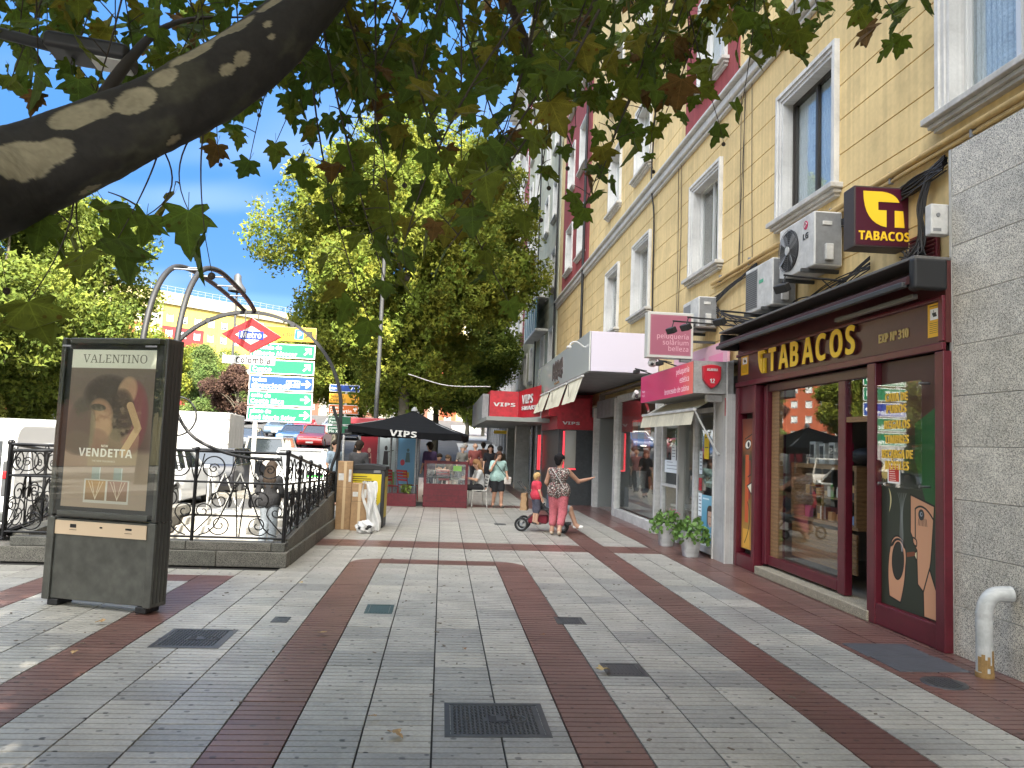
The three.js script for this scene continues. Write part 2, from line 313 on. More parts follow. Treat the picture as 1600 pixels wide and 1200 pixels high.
{
  const castIron = mat([0.085, 0.088, 0.09], 0.42, { metalness: 0.35, map: TX.grime, tile: 0.4 }), greenIron = mat([0.045, 0.085, 0.085], 0.5, { map: TX.grime, tile: 0.5 });
  cover('large square grey iron cover with tread pattern in the middle of the pavement', 0.09, 0.74, -5.32, -4.72, castIron, 'tread');
  cover('wide iron cover with tread pattern on the paving right of the advertising panel', -2.3, -1.74, -7.2, -6.58, castIron, 'tread');
  cover('small green blue cover beside the left brown stripe of the loop', -0.71, -0.43, -8.38, -7.95, greenIron, 'lines');
  cover('tiny grey cover just left of the brown loop stripe', -1.53, -1.38, -7.74, -7.51, castIron, 'lines');
  cover('small grey cover at the edge of the right loop stripe, farther of two', 1.21, 1.50, -7.95, -7.64, castIron, 'lines');
  cover('small square grey cover with a dry yellow leaf at its corner', 1.35, 1.67, -6.31, -5.97, castIron, 'lines');
  cover('small grey cover in the white paving near the woman with the stroller', 1.2, 1.45, -17.0, -16.7, castIron, 'lines');
  const h = thing('cellar_hatch', 'pair of dark grey hatch plates in the brown paving below the painted panel', 'hatch', [4.13, 0, -6.62]);
  const pm = mat([0.085, 0.09, 0.10], 0.5, { map: TX.grime, tile: 0.6, bump: TX.bumpFine, bs: 0.003 });
  mb().rbox(0.62, 0.02, 0.44, 0, -0.004, -0.23, 0.004).mesh('plate', pm, h); mb().rbox(0.62, 0.02, 0.44, 0.02, -0.003, 0.22, 0.004).mesh('plate', pm, h);
  const o = thing('manhole_cover', 'round worn iron cover in the brown paving beside the hatch plates', 'manhole cover', [4.02, 0, -5.88]);
  mb().lathe([[0, 0.003], [0.13, 0.003], [0.14, 0.006], [0.17, 0.006], [0.175, -0.01]], 0, 0, 0, 28).mesh('plate', castIron, o);
  const rb = mb(); for (let i = -3; i < 4; i++) rb.bar(i * 0.035 - 0.008, i * 0.035 + 0.008, 0.002, 0.007, -Math.sqrt(0.0144 - (i * 0.035) ** 2 * 0.9), Math.sqrt(0.0144 - (i * 0.035) ** 2 * 0.9)); rb.mesh('rib', castIron, o);
}
// ---------- the row of apartment buildings on the right ----------
const WALLX = 4.80;
const paint = (c) => mat(c, 0.88, { map: TX.stucco, tile: 2.6, bump: TX.bumpFine, bs: 0.002 });
const PAINT = { yellow: paint([0.80, 0.60, 0.285]), red: paint([0.33, 0.06, 0.06]), sage: paint([0.50, 0.49, 0.36]), pale: paint([0.56, 0.53, 0.44]), trim: mat([0.70, 0.69, 0.66], 0.7, { map: TX.stucco, tile: 1.4 }) };
const alu = mat([0.62, 0.62, 0.60], 0.4, { metalness: 0.3 }), bronze = mat([0.05, 0.045, 0.04], 0.45, { metalness: 0.3 });
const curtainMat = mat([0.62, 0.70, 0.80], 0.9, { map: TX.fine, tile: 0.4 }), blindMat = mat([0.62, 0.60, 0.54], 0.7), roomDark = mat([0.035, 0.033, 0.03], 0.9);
const paneMat = mat([0.10, 0.17, 0.26], 0.03, { phys: true, ior: 1.9, transparent: false });
// a window with moulding, sill, two sliding sashes; local x runs along the wall, local z outwards
function windowUnit(w, h, style) {
  const o = new THREE.Group(); o.name = 'window';
  const m = 0.15, iw = w / 2 - m, ih = h - m;
  const f = mb();
  for (const [a, d] of [[0, 0.07], [0.055, 0.045], [0.105, 0.025]]) {  // stepped moulding
    const t = 0.056;
    f.bar(-w / 2 + a, -w / 2 + a + t, 0.0, h - a, -0.05, d).bar(w / 2 - a - t, w / 2 - a, 0.0, h - a, -0.05, d).bar(-w / 2 + a + t, w / 2 - a - t, h - a - t, h - a, -0.05, d);
  }
  f.bar(-iw - 0.004, -iw + 0.01, 0, ih, -0.27, -0.051).bar(iw - 0.01, iw + 0.004, 0, ih, -0.27, -0.051).bar(-iw + 0.01, iw - 0.01, ih - 0.01, ih + 0.004, -0.27, -0.051);
  f.mesh('frame', PAINT.trim, o);
  const s = mb(); s.rbox(w + 0.2, 0.07, 0.42, 0, -0.035, -0.05, 0.012); s.rbox(w + 0.12, 0.05, 0.12, 0, -0.096, 0.05, 0.012); s.rbox(w + 0.04, 0.04, 0.08, 0, -0.142, 0.03, 0.01);
  s.mesh('sill', mat([0.62, 0.60, 0.56], 0.75, { map: TX.grime, tile: 0.7 }), o);
  const am = style === 'bronze' ? bronze : alu, z = -0.16;
  const a = mb(); a.bar(-iw, iw, 0, 0.05, z - 0.05, z + 0.03).bar(-iw, iw, ih - 0.05, ih, z - 0.05, z + 0.03).bar(-iw, -iw + 0.05, 0.05, ih - 0.05, z - 0.05, z + 0.03).bar(iw - 0.05, iw, 0.05, ih - 0.05, z - 0.05, z + 0.03);
  a.bar(-0.03, 0.03, 0.05, ih - 0.05, z - 0.03, z + 0.02); a.bar(-iw + 0.05, -iw + 0.09, 0.05, ih - 0.05, z - 0.02, z + 0.015).bar(iw - 0.09, iw - 0.05, 0.05, ih - 0.05, z - 0.04, z + 0.0);
  a.mesh('sash', am, o);
  for (const sd of [-1, 1]) { const p = mb(); p.bar(sd < 0 ? -iw + 0.09 : 0.03, sd < 0 ? -0.03 : iw - 0.09, 0.05, ih - 0.05, z - 0.012, z - 0.006); p.mesh('pane', M.glass, o); }
  const c = mb();                                          // curtain folds behind the glass
  for (let x = -iw; x < iw - 0.02; x += 0.07) c.cyl(0.036, 0.036, ih, x + 0.035, ih / 2, z - 0.075, 6);
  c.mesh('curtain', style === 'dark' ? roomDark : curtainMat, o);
  if (style === 'bronze' || style === 'blind') {           // roller shutter half let down on one side
    const b = mb(); for (let y = (style === 'blind' ? 0.6 : 0.02); y < ih - 0.02; y += 0.05) b.rbox(iw * (style === 'blind' ? 2 : 0.6) - 0.06, 0.044, 0.014, style === 'blind' ? 0 : iw * 0.68, y + 0.025, z - 0.035, 0.006, 0, 0, 0, 1);
    b.mesh('shutter', blindMat, o);
  }
  return o;
}
const WT = [windowUnit(1.74, 1.9, 'plain'), windowUnit(1.74, 1.9, 'bronze'), windowUnit(1.74, 1.9, 'dark'), windowUnit(1.56, 1.85, 'plain'), windowUnit(1.56, 1.85, 'blind'), windowUnit(1.4, 1.85, 'dark')];
const BUILD = [];
function building(label, z0, z1, yTop, X, main, strips, wins, courses = true, y0 = 3.1) {
  const t = thing('apartment_building', label, 'building', [X, 0, (z0 + z1) / 2], -Math.PI / 2), zc = (z0 + z1) / 2;   // local x = world z - zc, local z outwards
  const holes = wins.map((w) => ({ a: w.z - w.w / 2 + 0.15 - zc, b: w.z + w.w / 2 - 0.15 - zc, y0: w.y, y1: w.y + w.h - 0.15 }));
  const ys = new Set([y0, yTop, 4.72]);
  const cy = []; if (courses) for (let y = 5.06 - 0.45 * 4; y < yTop; y += 0.45) if (y > y0) { cy.push(y); ys.add(y); ys.add(y + 0.016); }
  holes.forEach((h) => { ys.add(h.y0); ys.add(h.y1); }); strips.forEach((s) => ys.add(s.y));
  const Y = [...ys].sort((a, b) => a - b).filter((v, i, a) => i === 0 || v - a[i - 1] > 1e-4);
  const bins = { [main]: mb() }; strips.forEach((s) => bins[s.m] ??= mb());
  for (let i = 0; i + 1 < Y.length; i++) {
    const a = Y[i], b = Y[i + 1], mid = (a + b) / 2, groove = cy.some((c) => mid > c && mid < c + 0.016);
    const xs = new Set([z0 - zc, z1 - zc]); strips.forEach((s) => { if (mid > s.y) { xs.add(s.a - zc); xs.add(s.b - zc); } });
    if (main === 'yellow' && mid < 4.7 && z1 > -6.7) xs.add(-6.76 - zc);
    const hs = holes.filter((h) => mid > h.y0 && mid < h.y1); hs.forEach((h) => { xs.add(h.a); xs.add(h.b); });
    const Xs = [...xs].sort((p, q) => p - q);
    for (let k = 0; k + 1 < Xs.length; k++) {
      const p = Xs[k], q = Xs[k + 1], m = (p + q) / 2; if (q - p < 1e-4 || hs.some((h) => m > h.a && m < h.b)) continue;
      if (main === 'yellow' && mid < 4.7 && m > -6.76 - zc) continue;
      const s = strips.find((s) => mid > s.y && m > s.a - zc && m < s.b - zc), g = !s && groove;
      bins[s ? s.m : main].bar(p, q, a, b, -0.3, s ? 0.015 : g ? -0.014 : 0);
    }
  }
  for (const [k, b] of Object.entries(bins)) b.mesh('wall', PAINT[k], t);
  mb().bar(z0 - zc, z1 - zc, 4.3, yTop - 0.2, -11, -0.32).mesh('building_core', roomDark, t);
  const r = mb(); r.bar(z0 - zc, z1 - zc, yTop, yTop + 0.25, -11, 0.55).bar(z0 - zc, z1 - zc, yTop - 0.25, yTop - 0.002, -0.29, 0.35); r.mesh('roof_cornice', PAINT.trim, t);
  for (const w of wins) { const c = WT[w.t].clone(); c.position.set(w.z - zc, w.y, 0.002); t.add(c); }
  BUILD.push(t); return t;
}
const FLOORS = [5.15, 8.82, 12.15, 15.5, 18.85, 22.2];
{
  const rnd = rng(9), wins = [];
  FLOORS.forEach((y, f) => {
    const cols = f ? [-2.4, -6.3, -13.7, -18.8, -22.05, -27.65, -30.4] : [-2.3, -6.15, -9.875, -13.95, -18.7, -22.05];
    cols.forEach((z, i) => wins.push({ z, y, w: f ? 1.56 : 1.74, h: f ? 1.85 : 1.9, t: f ? (rnd() < 0.6 ? 3 : 4) : [0, 0, 1, 2, 2, 2][i] }));
  });
  const t = building('yellow rendered apartment building with white window mouldings and red vertical strips', -33.2, 22, 27.5, WALLX, 'yellow', [{ a: -15.3, b: -12.35, y: 8.1, m: 'red' }, { a: -32.2, b: -26.1, y: 8.1, m: 'red' }], wins);
  const zc = t.position.z;
  const s = mb(); s.rbox(55.2, 0.16, 0.14, 0, 7.92, 0.055, 0.03); s.rbox(55.2, 0.08, 0.22, 0, 8.045, 0.09, 0.03); s.rbox(55.2, 0.06, 0.08, 0, 7.80, 0.03, 0.02); s.mesh('string_course', PAINT.trim, t);
  const u = mb(); u.bar(-33.2 - zc, -6.76 - zc, 4.25, 4.3, -6, -0.31); u.bar(-33.2 - zc, -32.9 - zc, 0, 4.25, -6, -0.31); u.bar(-6.98 - zc, 22 - zc, 0, 4.29, -6, -0.02); u.mesh('ground_floor_wall', mat([0.30, 0.29, 0.27], 0.9, { map: TX.stucco, tile: 2 }), t);
  // granite cladding of the ground floor, panel by panel
  const gm = [[0.86, 0.83, 0.77], [0.81, 0.785, 0.735], [0.90, 0.865, 0.80], [0.83, 0.80, 0.735]].map((c) => mat(c, 0.42, { map: TX.granite, bump: TX.bumpFine, bs: 0.0008, tile: 0.9 })), gr = rng(4);
  const rows = [0.0, 0.44, 0.92, 1.40, 1.88, 2.35, 2.82, 3.29, 3.77, 4.255, 4.72];
  for (let c = 0; c < 7; c++) for (let i = 0; i < 10; i++) {
    const z0 = -6.755 + c * 1.15, g = mb(); g.rbox(1.146, rows[i + 1] - rows[i] - 0.004, 0.06, z0 + 0.575 - zc, (rows[i] + rows[i + 1]) / 2, 0.05 + (gr() - 0.5) * 0.002, 0.003, 0, 0, 0, 1);
    const geo = g.geo(gm[0]); const uv = geo.attributes.uv, a = gr(), b = gr(); for (let k = 0; k < uv.count; k++) uv.setXY(k, uv.getX(k) + a, uv.getY(k) + b);
    put('granite_panel', geo, gm[(gr() * 4) | 0], t);
  }
  mb().bar(-6.79 - zc, -6.757 - zc, 0, 4.72, 0, 0.085).mesh('corner_trim', mat([0.55, 0.54, 0.5], 0.5, { map: TX.grime, tile: 0.8 }), t);
  // pipes and conduits along the first floor
  const ymat = mat([0.62, 0.42, 0.16], 0.6, { map: TX.grime, tile: 0.5 });
  for (const [y, x, r] of [[4.84, 0.06, 0.035], [4.775, 0.045, 0.02]]) mb().tube([V(22 - zc, y, x), V(-5 - zc, y, x), V(-6.8 - zc, y, x), V(-9 - zc, y - 0.03, x), V(-13.4 - zc, y - 0.06, x)], r, 30, 8).mesh('conduit', ymat, t);
  for (let z = -13; z < -4; z += 1.3) mb().rbox(0.03, 0.13, 0.05, z - zc, 4.80, 0.05, 0.005).mesh('pipe_clip', M.grey, t);
}
{ // sage building next door, then two more
  const rnd = rng(21), mk = (cols, t0, f0 = 0) => { const w = []; FLOORS.forEach((y, f) => { if (f >= f0) cols.forEach((z) => w.push({ z, y: y + 0.1, w: 1.4, h: 1.85, t: rnd() < 0.5 ? 5 : 5 })); }); return w; };
  building('sage cream apartment building with glazed balcony beyond the yellow one', -47, -33.25, 27.2, WALLX - 0.05, 'sage', [], mk([-34.6, -37.6, -42.4, -45.4]), true);
  building('pale apartment building with one dark red strip of windows', -60, -47.05, 27.6, WALLX - 0.02, 'pale', [{ a: -50.5, b: -47.6, y: 8, m: 'red' }], mk([-49.2, -53, -56, -58.6]), false);
  building('farthest pale apartment building at the end of the right row', -76, -60.05, 27.0, WALLX, 'pale', [], mk([-62, -65, -68, -71, -74]), false);
  const t = BUILD[1], zc = t.position.z, gb = sub('glazed_balcony', t, -38.6 - zc, 7.3, 0);
  mb().bar(-2.6, 2.6, -0.12, 0.0, 0, 0.6).bar(-2.6, 2.6, 1.5, 1.58, 0, 0.6).mesh('slab', PAINT.trim, gb);
  for (let i = 0; i < 6; i++) { mb().bar(-2.6 + i * 0.87, -1.77 + i * 0.87, 0.02, 1.48, 0.555, 0.565).mesh('pane', mat([0.30, 0.48, 0.58], 0.05, { phys: true }), gb); mb().bar(-2.62 + i * 0.87, -2.58 + i * 0.87, 0, 1.5, 0.54, 0.585).mesh('mullion', alu, gb); }
}
function backdropBlock(label, x, z, turn, w, h, d, cols, colours, top) {   // a far building: walls in colour bands, windows set in, roof edge
  const t = thing('apartment_building', label, 'building', [x, 0, z], turn), W = 1.3, fl = 3.0, n = Math.floor((h - 5) / fl), bw = w / cols;
  const bins = {};
  for (let c = 0; c < cols; c++) for (let f = -1; f <= n; f++) {
    const key = colours(c, f, n), b = bins[key] ??= mb(), xa = -w / 2 + c * bw, xb = xa + bw, ya = f < 0 ? 0 : 4.2 + f * fl, yb = f === n ? h : 4.2 + (f + 1) * fl;
    if (f < 0 || f === n) { b.bar(xa, xb, ya, yb, -0.5, 0); continue; }
    const m = (xa + xb) / 2, wy = ya + 0.9, wt = ya + 2.35;
    b.bar(xa, m - W / 2, ya, yb, -0.5, 0).bar(m + W / 2, xb, ya, yb, -0.5, 0).bar(m - W / 2, m + W / 2, ya, wy, -0.5, 0).bar(m - W / 2, m + W / 2, wt, yb, -0.5, 0);
    const g = sub('window', t, m, wy, 0);
    mb().bar(-W / 2, W / 2, 0.5 * ((c * 7 + f * 3) % 3) * 0.45, 1.45, -0.22, -0.2).mesh('shutter', M.white, g);
    const fr = mb(); fr.bar(-W / 2, W / 2, 0, 0.07, -0.3, 0.05).bar(-W / 2, -W / 2 + 0.08, 0.07, 1.45, -0.3, 0.03).bar(W / 2 - 0.08, W / 2, 0.07, 1.45, -0.3, 0.03).bar(-0.04, 0.04, 0.07, 1.4, -0.3, -0.16).mesh('frame', M.white, g);
    mb().bar(-W / 2 + 0.08, W / 2 - 0.08, 0.07, 1.45, -0.36, -0.33).mesh('pane', M.glassDark, g);
  }
  for (const [k, b] of Object.entries(bins)) b.mesh('wall', farPaint[k], t);
  mb().bar(-w / 2, w / 2, 0, h - 0.1, -d, -0.51).mesh('building_core', farPaint.pale, t);
  const r = mb(); r.bar(-w / 2 - 0.4, w / 2 + 0.4, h, h + 0.35, -d, 0.5); r.mesh('roof_edge', farPaint.pale, t);
  if (top) {
    const a = mb(); a.bar(-w / 2, w / 2 - 4, h + 0.35, h + 3, -d, -3); a.mesh('penthouse', farPaint.cream, t);
    const q = mb(); for (let x = -w / 2; x < w / 2; x += 1.6) q.bar(x, x + 0.06, h + 3, h + 4.1, -3.1, -3.04); q.bar(-w / 2, w / 2, h + 4.1, h + 4.16, -3.12, -3.02).bar(-w / 2, w / 2, h + 3.6, h + 3.64, -3.12, -3.02); q.mesh('roof_railing', M.grey, t);
    for (const [x, c] of [[-w / 2 + 9, M.greenAwning], [-w / 2 + 22, M.darkGrey]]) mb().box(9, 0.12, 2.6, x, h + 2.3, -1.8, 0, 0.35).mesh('awning', c, t);
    for (const x of [-3, 14]) mb().rod(V(x, h + 3, -6), V(x, h + 9, -6), 0.06, 6).rod(V(x - 0.7, h + 8.2, -6), V(x + 0.7, h + 8.2, -6), 0.04, 5).rod(V(x - 0.5, h + 7.6, -6), V(x + 0.5, h + 7.6, -6), 0.04, 5).mesh('antenna', M.grey, t);
  }
  return t;
}
const farPaint = Object.fromEntries(Object.entries({ yellow: [0.44, 0.33, 0.07], cream: [0.46, 0.39, 0.19], red: [0.27, 0.022, 0.022], orange: [0.36, 0.085, 0.035], pale: [0.36, 0.33, 0.27], brick: [0.20, 0.085, 0.055] }).map(([k, c]) => [k, mat(c, 0.9, { map: TX.stucco, tile: 5 })]));
M.greenAwning = mat([0.05, 0.22, 0.13], 0.8);
{
  const u = V(24, 0, -24).normalize();
  backdropBlock('long yellow, cream and red apartment block with roof terrace across the avenue', -59.4, -149.6, 45 * R, 80.6, 26.5, 14, 28, (c, f, n) => f >= n - 1 ? (c < 16 ? 'cream' : 'yellow') : c < 15 ? 'orange' : c === 15 ? 'cream' : c < 19 ? 'red' : c === 25 ? 'red' : 'yellow', true);
  backdropBlock('orange and cream apartment block closing the far end of the street', 14, -150, -6 * R, 30, 30, 14, 9, (c) => c % 3 === 1 ? 'cream' : 'orange', false);
  backdropBlock('pale apartment block half hidden behind the middle plane trees', -17, -190, 8 * R, 46, 27, 12, 14, (c) => c % 4 === 2 ? 'brick' : 'pale', false);
  backdropBlock('brick and cream apartment block behind the trees across the road', -31, -6, 90 * R, 64, 20, 12, 18, (c) => c % 5 < 2 ? 'brick' : 'cream', false);
}
// ---------- shop fronts; each is turned so that local x = world z, local z points out over the pavement ----------
const WALLTURN = -Math.PI / 2;
function textGeo(s, size, depth, x = 0, y = 0, z = 0, sx = 1) { const g = new TextGeometry(s, { font, size, depth, curveSegments: 5, bevelEnabled: true, bevelSize: size * 0.012, bevelThickness: 0.004, bevelSegments: 1 }); g.computeBoundingBox(); g.translate(-g.boundingBox.min.x, 0, 0); g.scale(sx, 1, 1); g.translate(x, y, z); return g; }
const fitText = (s, size, depth, x0, x1, y, z) => { const g = textGeo(s, size, depth); g.computeBoundingBox(); g.scale((x1 - x0) / g.boundingBox.max.x, 1, 1); g.translate(x0, y, z); return g; };
function panelTex(parent, name, x0, x1, y0, y1, z, tex, rough = 0.5, o = {}) { const m = new THREE.MeshStandardMaterial({ map: tex, roughness: rough, ...o }); return put(name, mb().quad([x0, y0, z], [x1, y0, z], [x1, y1, z], [x0, y1, z]).geo(), m, parent); }
function T(x, s, px, py, size, color, font = 'sans-serif', weight = 'bold', align = 'left') { x.font = `${weight} ${size}px ${font}`; x.fillStyle = color; x.textAlign = align; x.fillText(s, px, py); }
const speckCanvas = (x, w, h, n, seed, col) => { const r = rng(seed); x.fillStyle = col; for (let i = 0; i < n; i++) x.fillRect(r() * w, r() * h, 1 + r() * 2, 1 + r() * 2); };

{ // ===== tobacco shop =====
  const t = thing('tobacco_shop', 'dark red tobacco shop front with yellow raised lettering and painted panels', 'shop front', [4.63, 0, 0], WALLTURN);
  const w = M.wine, wd = M.wineDark;
  mb().bar(-11.89, -6.765, 2.86, 3.64, -0.165, -0.03).mesh('fascia', wd, t);
  mb().rbox(5.12, 0.075, 0.05, -9.33, 2.822, -0.015, 0.01).rbox(5.12, 0.045, 0.04, -9.33, 3.285, -0.015, 0.01).rbox(0.07, 0.40, 0.035, -6.80, 3.07, -0.014, 0.008).mesh('fascia_moulding', w, t);
  // posts and rails
  const p = mb();
  p.rbox(0.10, 2.78, 0.16, -11.84, 1.39, -0.08, 0.01).rbox(0.10, 2.78, 0.16, -11.16, 1.39, -0.08, 0.01).rbox(0.17, 2.66, 0.10, -8.865, 1.455, -0.19, 0.012).rbox(0.16, 2.78, 0.18, -7.985, 1.39, -0.09, 0.012).rbox(0.13, 2.78, 0.16, -6.83, 1.39, -0.08, 0.01);
  p.rbox(0.58, 0.20, 0.14, -11.5, 0.10, -0.08, 0.008).rbox(1.0, 0.22, 0.14, -7.40, 0.115, -0.08, 0.008).rbox(0.58, 0.42, 0.1, -11.5, 2.575, -0.09, 0.008);
  p.rbox(2.05, 0.13, 0.10, -9.98, 0.215, -0.19, 0.01).rbox(0.12, 2.6, 0.30, -10.98, 1.45, -0.25, 0.01);
  p.mesh('timber_frame', w, t);
  mb().rbox(2.98, 0.12, 0.09, -9.53, 2.72, -0.17, 0.01).mesh('lintel', wd, t);
  mb().rbox(0.58, 2.0, 0.05, -11.5, 1.28, -0.10, 0.004).rbox(1.0, 2.55, 0.05, -7.40, 1.5, -0.10, 0.004).mesh('panel', wd, t);
  mb().rbox(3.0, 0.115, 0.34, -9.52, 0.0575, -0.15, 0.012).mesh('step', mat([0.52, 0.47, 0.37], 0.7, { map: TX.granite, tile: 0.5 }), t);
  { const g = mb(); g.bar(-10.66, -8.955, 0.285, 2.655, -0.185, -0.177); g.mesh('window_pane', M.glass, t); mb().bar(-8.77, -8.07, 2.22, 2.655, -0.185, -0.177).mesh('transom_pane', M.glass, t); }
  mb().bar(-10.90, -10.66, 0.28, 2.66, -0.24, -0.17).bar(-8.77, -8.07, 2.16, 2.22, -0.22, -0.15).mesh('inner_frame', M.wood, t);
  // murals (flat paint on the panels)
  const mural = canv(560, 1280, (x, W, H) => {
    x.fillStyle = '#4b2c25'; x.fillRect(0, 0, W, H);
    x.fillStyle = '#2b3327'; x.fillRect(0, 390, W, H - 390);
    x.fillStyle = '#1f5a2c'; x.beginPath(); x.moveTo(330, 330); x.quadraticCurveTo(460, 280, 545, 240); x.lineTo(545, 760); x.lineTo(470, 820); x.lineTo(330, 520); x.fill();
    for (let i = 0; i < 500; i++) { const r = H2(i, 1, 9); x.fillStyle = `rgba(20,60,30,${0.05 + 0.08 * r})`; x.fillRect(300 + 260 * H2(i, 2, 9), 250 + 600 * H2(i, 3, 9), 3, 60); }
    x.fillStyle = '#d9bd6a'; x.beginPath(); x.arc(35, 585, 38, 0, 7); x.fill(); for (let k = 0; k < 14; k++) { x.beginPath(); x.moveTo(35 + 30 * Math.cos(k * 0.45), 585 + 30 * Math.sin(k * 0.45)); x.lineTo(35 + 60 * Math.cos(k * 0.45), 585 + 60 * Math.sin(k * 0.45)); x.lineTo(35 + 34 * Math.cos(k * 0.45 + 0.2), 585 + 34 * Math.sin(k * 0.45 + 0.2)); x.fill(); }
    x.fillStyle = '#e6d79a'; x.beginPath(); x.moveTo(70, 665); x.quadraticCurveTo(130, 720, 75, 800); x.quadraticCurveTo(105, 720, 70, 665); x.fill();
    const skin = '#cf9873', ink = '#15120f';
    x.lineWidth = 9; x.strokeStyle = ink; x.lineJoin = 'round'; x.lineCap = 'round';
    x.fillStyle = skin; x.beginPath(); x.moveTo(285, 690); x.lineTo(500, 735); x.lineTo(468, 1000); x.quadraticCurveTo(440, 1110, 400, 1160); x.lineTo(350, 1130); x.lineTo(345, 1025); x.lineTo(310, 985); x.lineTo(345, 965); x.lineTo(310, 930); x.lineTo(305, 905); x.lineTo(285, 880); x.closePath(); x.fill(); x.stroke();
    x.beginPath(); x.moveTo(400, 1160); x.lineTo(455, 1040); x.quadraticCurveTo(500, 1120, 545, 1190); x.lineTo(545, 1280); x.lineTo(405, 1280); x.closePath(); x.fill(); x.stroke();
    x.beginPath(); x.moveTo(330, 900); x.lineTo(330, 760); x.quadraticCurveTo(400, 715, 490, 800); x.stroke(); x.beginPath(); x.arc(385, 785, 27, 0, 7); x.fillStyle = '#20242a'; x.fill(); x.beginPath(); x.arc(385, 782, 12, 0, 7); x.fillStyle = '#8a94a0'; x.fill(); x.beginPath(); x.arc(388, 781, 6, 0, 7); x.fillStyle = ink; x.fill();
    for (let k = 0; k < 7; k++) { x.lineWidth = 4; x.beginPath(); x.moveTo(362 + k * 11, 806 + 3 * Math.sin(k)); x.lineTo(356 + k * 13, 838); x.stroke(); }
    x.lineWidth = 8; x.beginPath(); x.moveTo(305, 905); x.quadraticCurveTo(355, 905, 340, 945); x.lineTo(312, 940); x.stroke();
    x.fillStyle = '#e9dfb0'; x.beginPath(); x.moveTo(315, 985); x.lineTo(345, 965); x.lineTo(345, 1020); x.closePath(); x.fill(); x.stroke();
    x.strokeStyle = '#7b4126'; x.lineWidth = 22; x.beginPath(); x.moveTo(215, 1005); x.lineTo(318, 985); x.stroke();
    x.fillStyle = skin; x.strokeStyle = ink; x.lineWidth = 9; x.beginPath(); x.moveTo(80, 1235); x.quadraticCurveTo(45, 1060, 105, 940); x.quadraticCurveTo(150, 890, 215, 930); x.quadraticCurveTo(260, 985, 240, 1060); x.quadraticCurveTo(235, 1150, 190, 1250); x.closePath(); x.fill(); x.stroke();
    x.fillStyle = '#23271f'; x.beginPath(); x.ellipse(165, 1040, 55, 95, 0.1, 0, 7); x.fill(); x.stroke(); for (let k = 0; k < 3; k++) { x.beginPath(); x.arc(170, 990 + k * 8, 60 + k * 9, Math.PI * 1.15, Math.PI * 1.85); x.stroke(); }
    x.strokeStyle = 'rgba(215,215,220,.35)'; for (let k = 0; k < 5; k++) { x.lineWidth = 5 + k; x.beginPath(); x.moveTo(205, 985); x.bezierCurveTo(150 + k * 22, 880, 230 - k * 14, 800, 165 + k * 20, 690); x.stroke(); }
  });
  panelTex(t, 'mural', -7.895, -6.90, 0.235, 2.76, -0.072, mural, 0.45).userData.label = 'painted panel with a stylised figure smoking';
  const muralL = canv(200, 1000, (x, W, H) => {
    x.fillStyle = '#54301f'; x.fillRect(0, 0, W, H); const g = x.createLinearGradient(0, 0, 0, H); g.addColorStop(0, '#5c2a1e'); g.addColorStop(0.2, '#a05a35'); g.addColorStop(0.32, '#3c3a26'); g.addColorStop(1, '#c8913c'); x.fillStyle = g; x.fillRect(0, 0, W, H);
    x.fillStyle = '#c4572a'; x.fillRect(60, 280, 70, 520); x.fillStyle = '#8c2f1f'; x.fillRect(130, 320, 40, 300); x.fillStyle = '#d8a23f'; x.fillRect(30, 850, 130, 150);
    x.lineWidth = 9; x.strokeStyle = '#14110d'; x.fillStyle = '#efe9da'; x.beginPath(); x.ellipse(110, 200, 60, 34, -0.2, 0, 7); x.fill(); x.stroke(); x.fillStyle = '#1a1a1e'; x.beginPath(); x.arc(120, 200, 22, 0, 7); x.fill();
    x.beginPath(); x.moveTo(40, 160); x.lineTo(190, 120); x.moveTo(170, 250); x.lineTo(175, 430); x.lineTo(110, 450); x.stroke(); x.fillStyle = '#e8dfc6'; x.beginPath(); x.moveTo(100, 520); x.lineTo(190, 490); x.lineTo(190, 580); x.closePath(); x.fill(); x.stroke(); x.beginPath(); x.moveTo(110, 640); x.quadraticCurveTo(230, 780, 60, 960); x.stroke();
  });
  panelTex(t, 'mural', -11.74, -11.36, 0.29, 2.28, -0.072, muralL, 0.5).userData.label = 'narrow painted panel with an orange figure';
  // raised letters and emblem
  const ym = M.yellow, dm = M.wineDark;
  const letters = 'TABACOS', xw = [0, 0.335, 0.70, 1.05, 1.42, 1.775, 2.145]; [...letters].forEach((c, i) => { const X = -10.62 + xw[i] * 0.99; put('letter', textGeo(c, 0.33, 0.005, X, 2.93, 0.010, 0.98), ym, t); put('letter_return', textGeo(c, 0.33, 0.032, X + 0.003, 2.927, -0.028, 0.975), dm, t); });
  { // leaf emblem: a quarter circle leaf with a T cut out
    const s = new THREE.Shape(); s.moveTo(0, 0.36); s.lineTo(0.16, 0.36); s.quadraticCurveTo(0.24, 0.35, 0.26, 0.29); s.lineTo(0.10, 0.29); s.lineTo(0.10, 0.22); s.lineTo(0.155, 0.22); s.lineTo(0.155, 0); s.quadraticCurveTo(0.0, 0.06, 0, 0.36);
    const q = new THREE.Shape(); q.moveTo(0.185, 0); q.lineTo(0.25, 0); q.lineTo(0.245, 0.22); q.lineTo(0.185, 0.22); q.closePath();
    mb().ext(s, 0.03, -11.03, 2.925, -0.028).ext(q, 0.03, -11.03, 2.925, -0.028).mesh('emblem', ym, t);
  }
  put('small_lettering', fitText('EXP Nº 310', 0.095, 0.006, -7.87, -7.34, 2.985, -0.028), mat([0.62, 0.45, 0.16], 0.5), t);
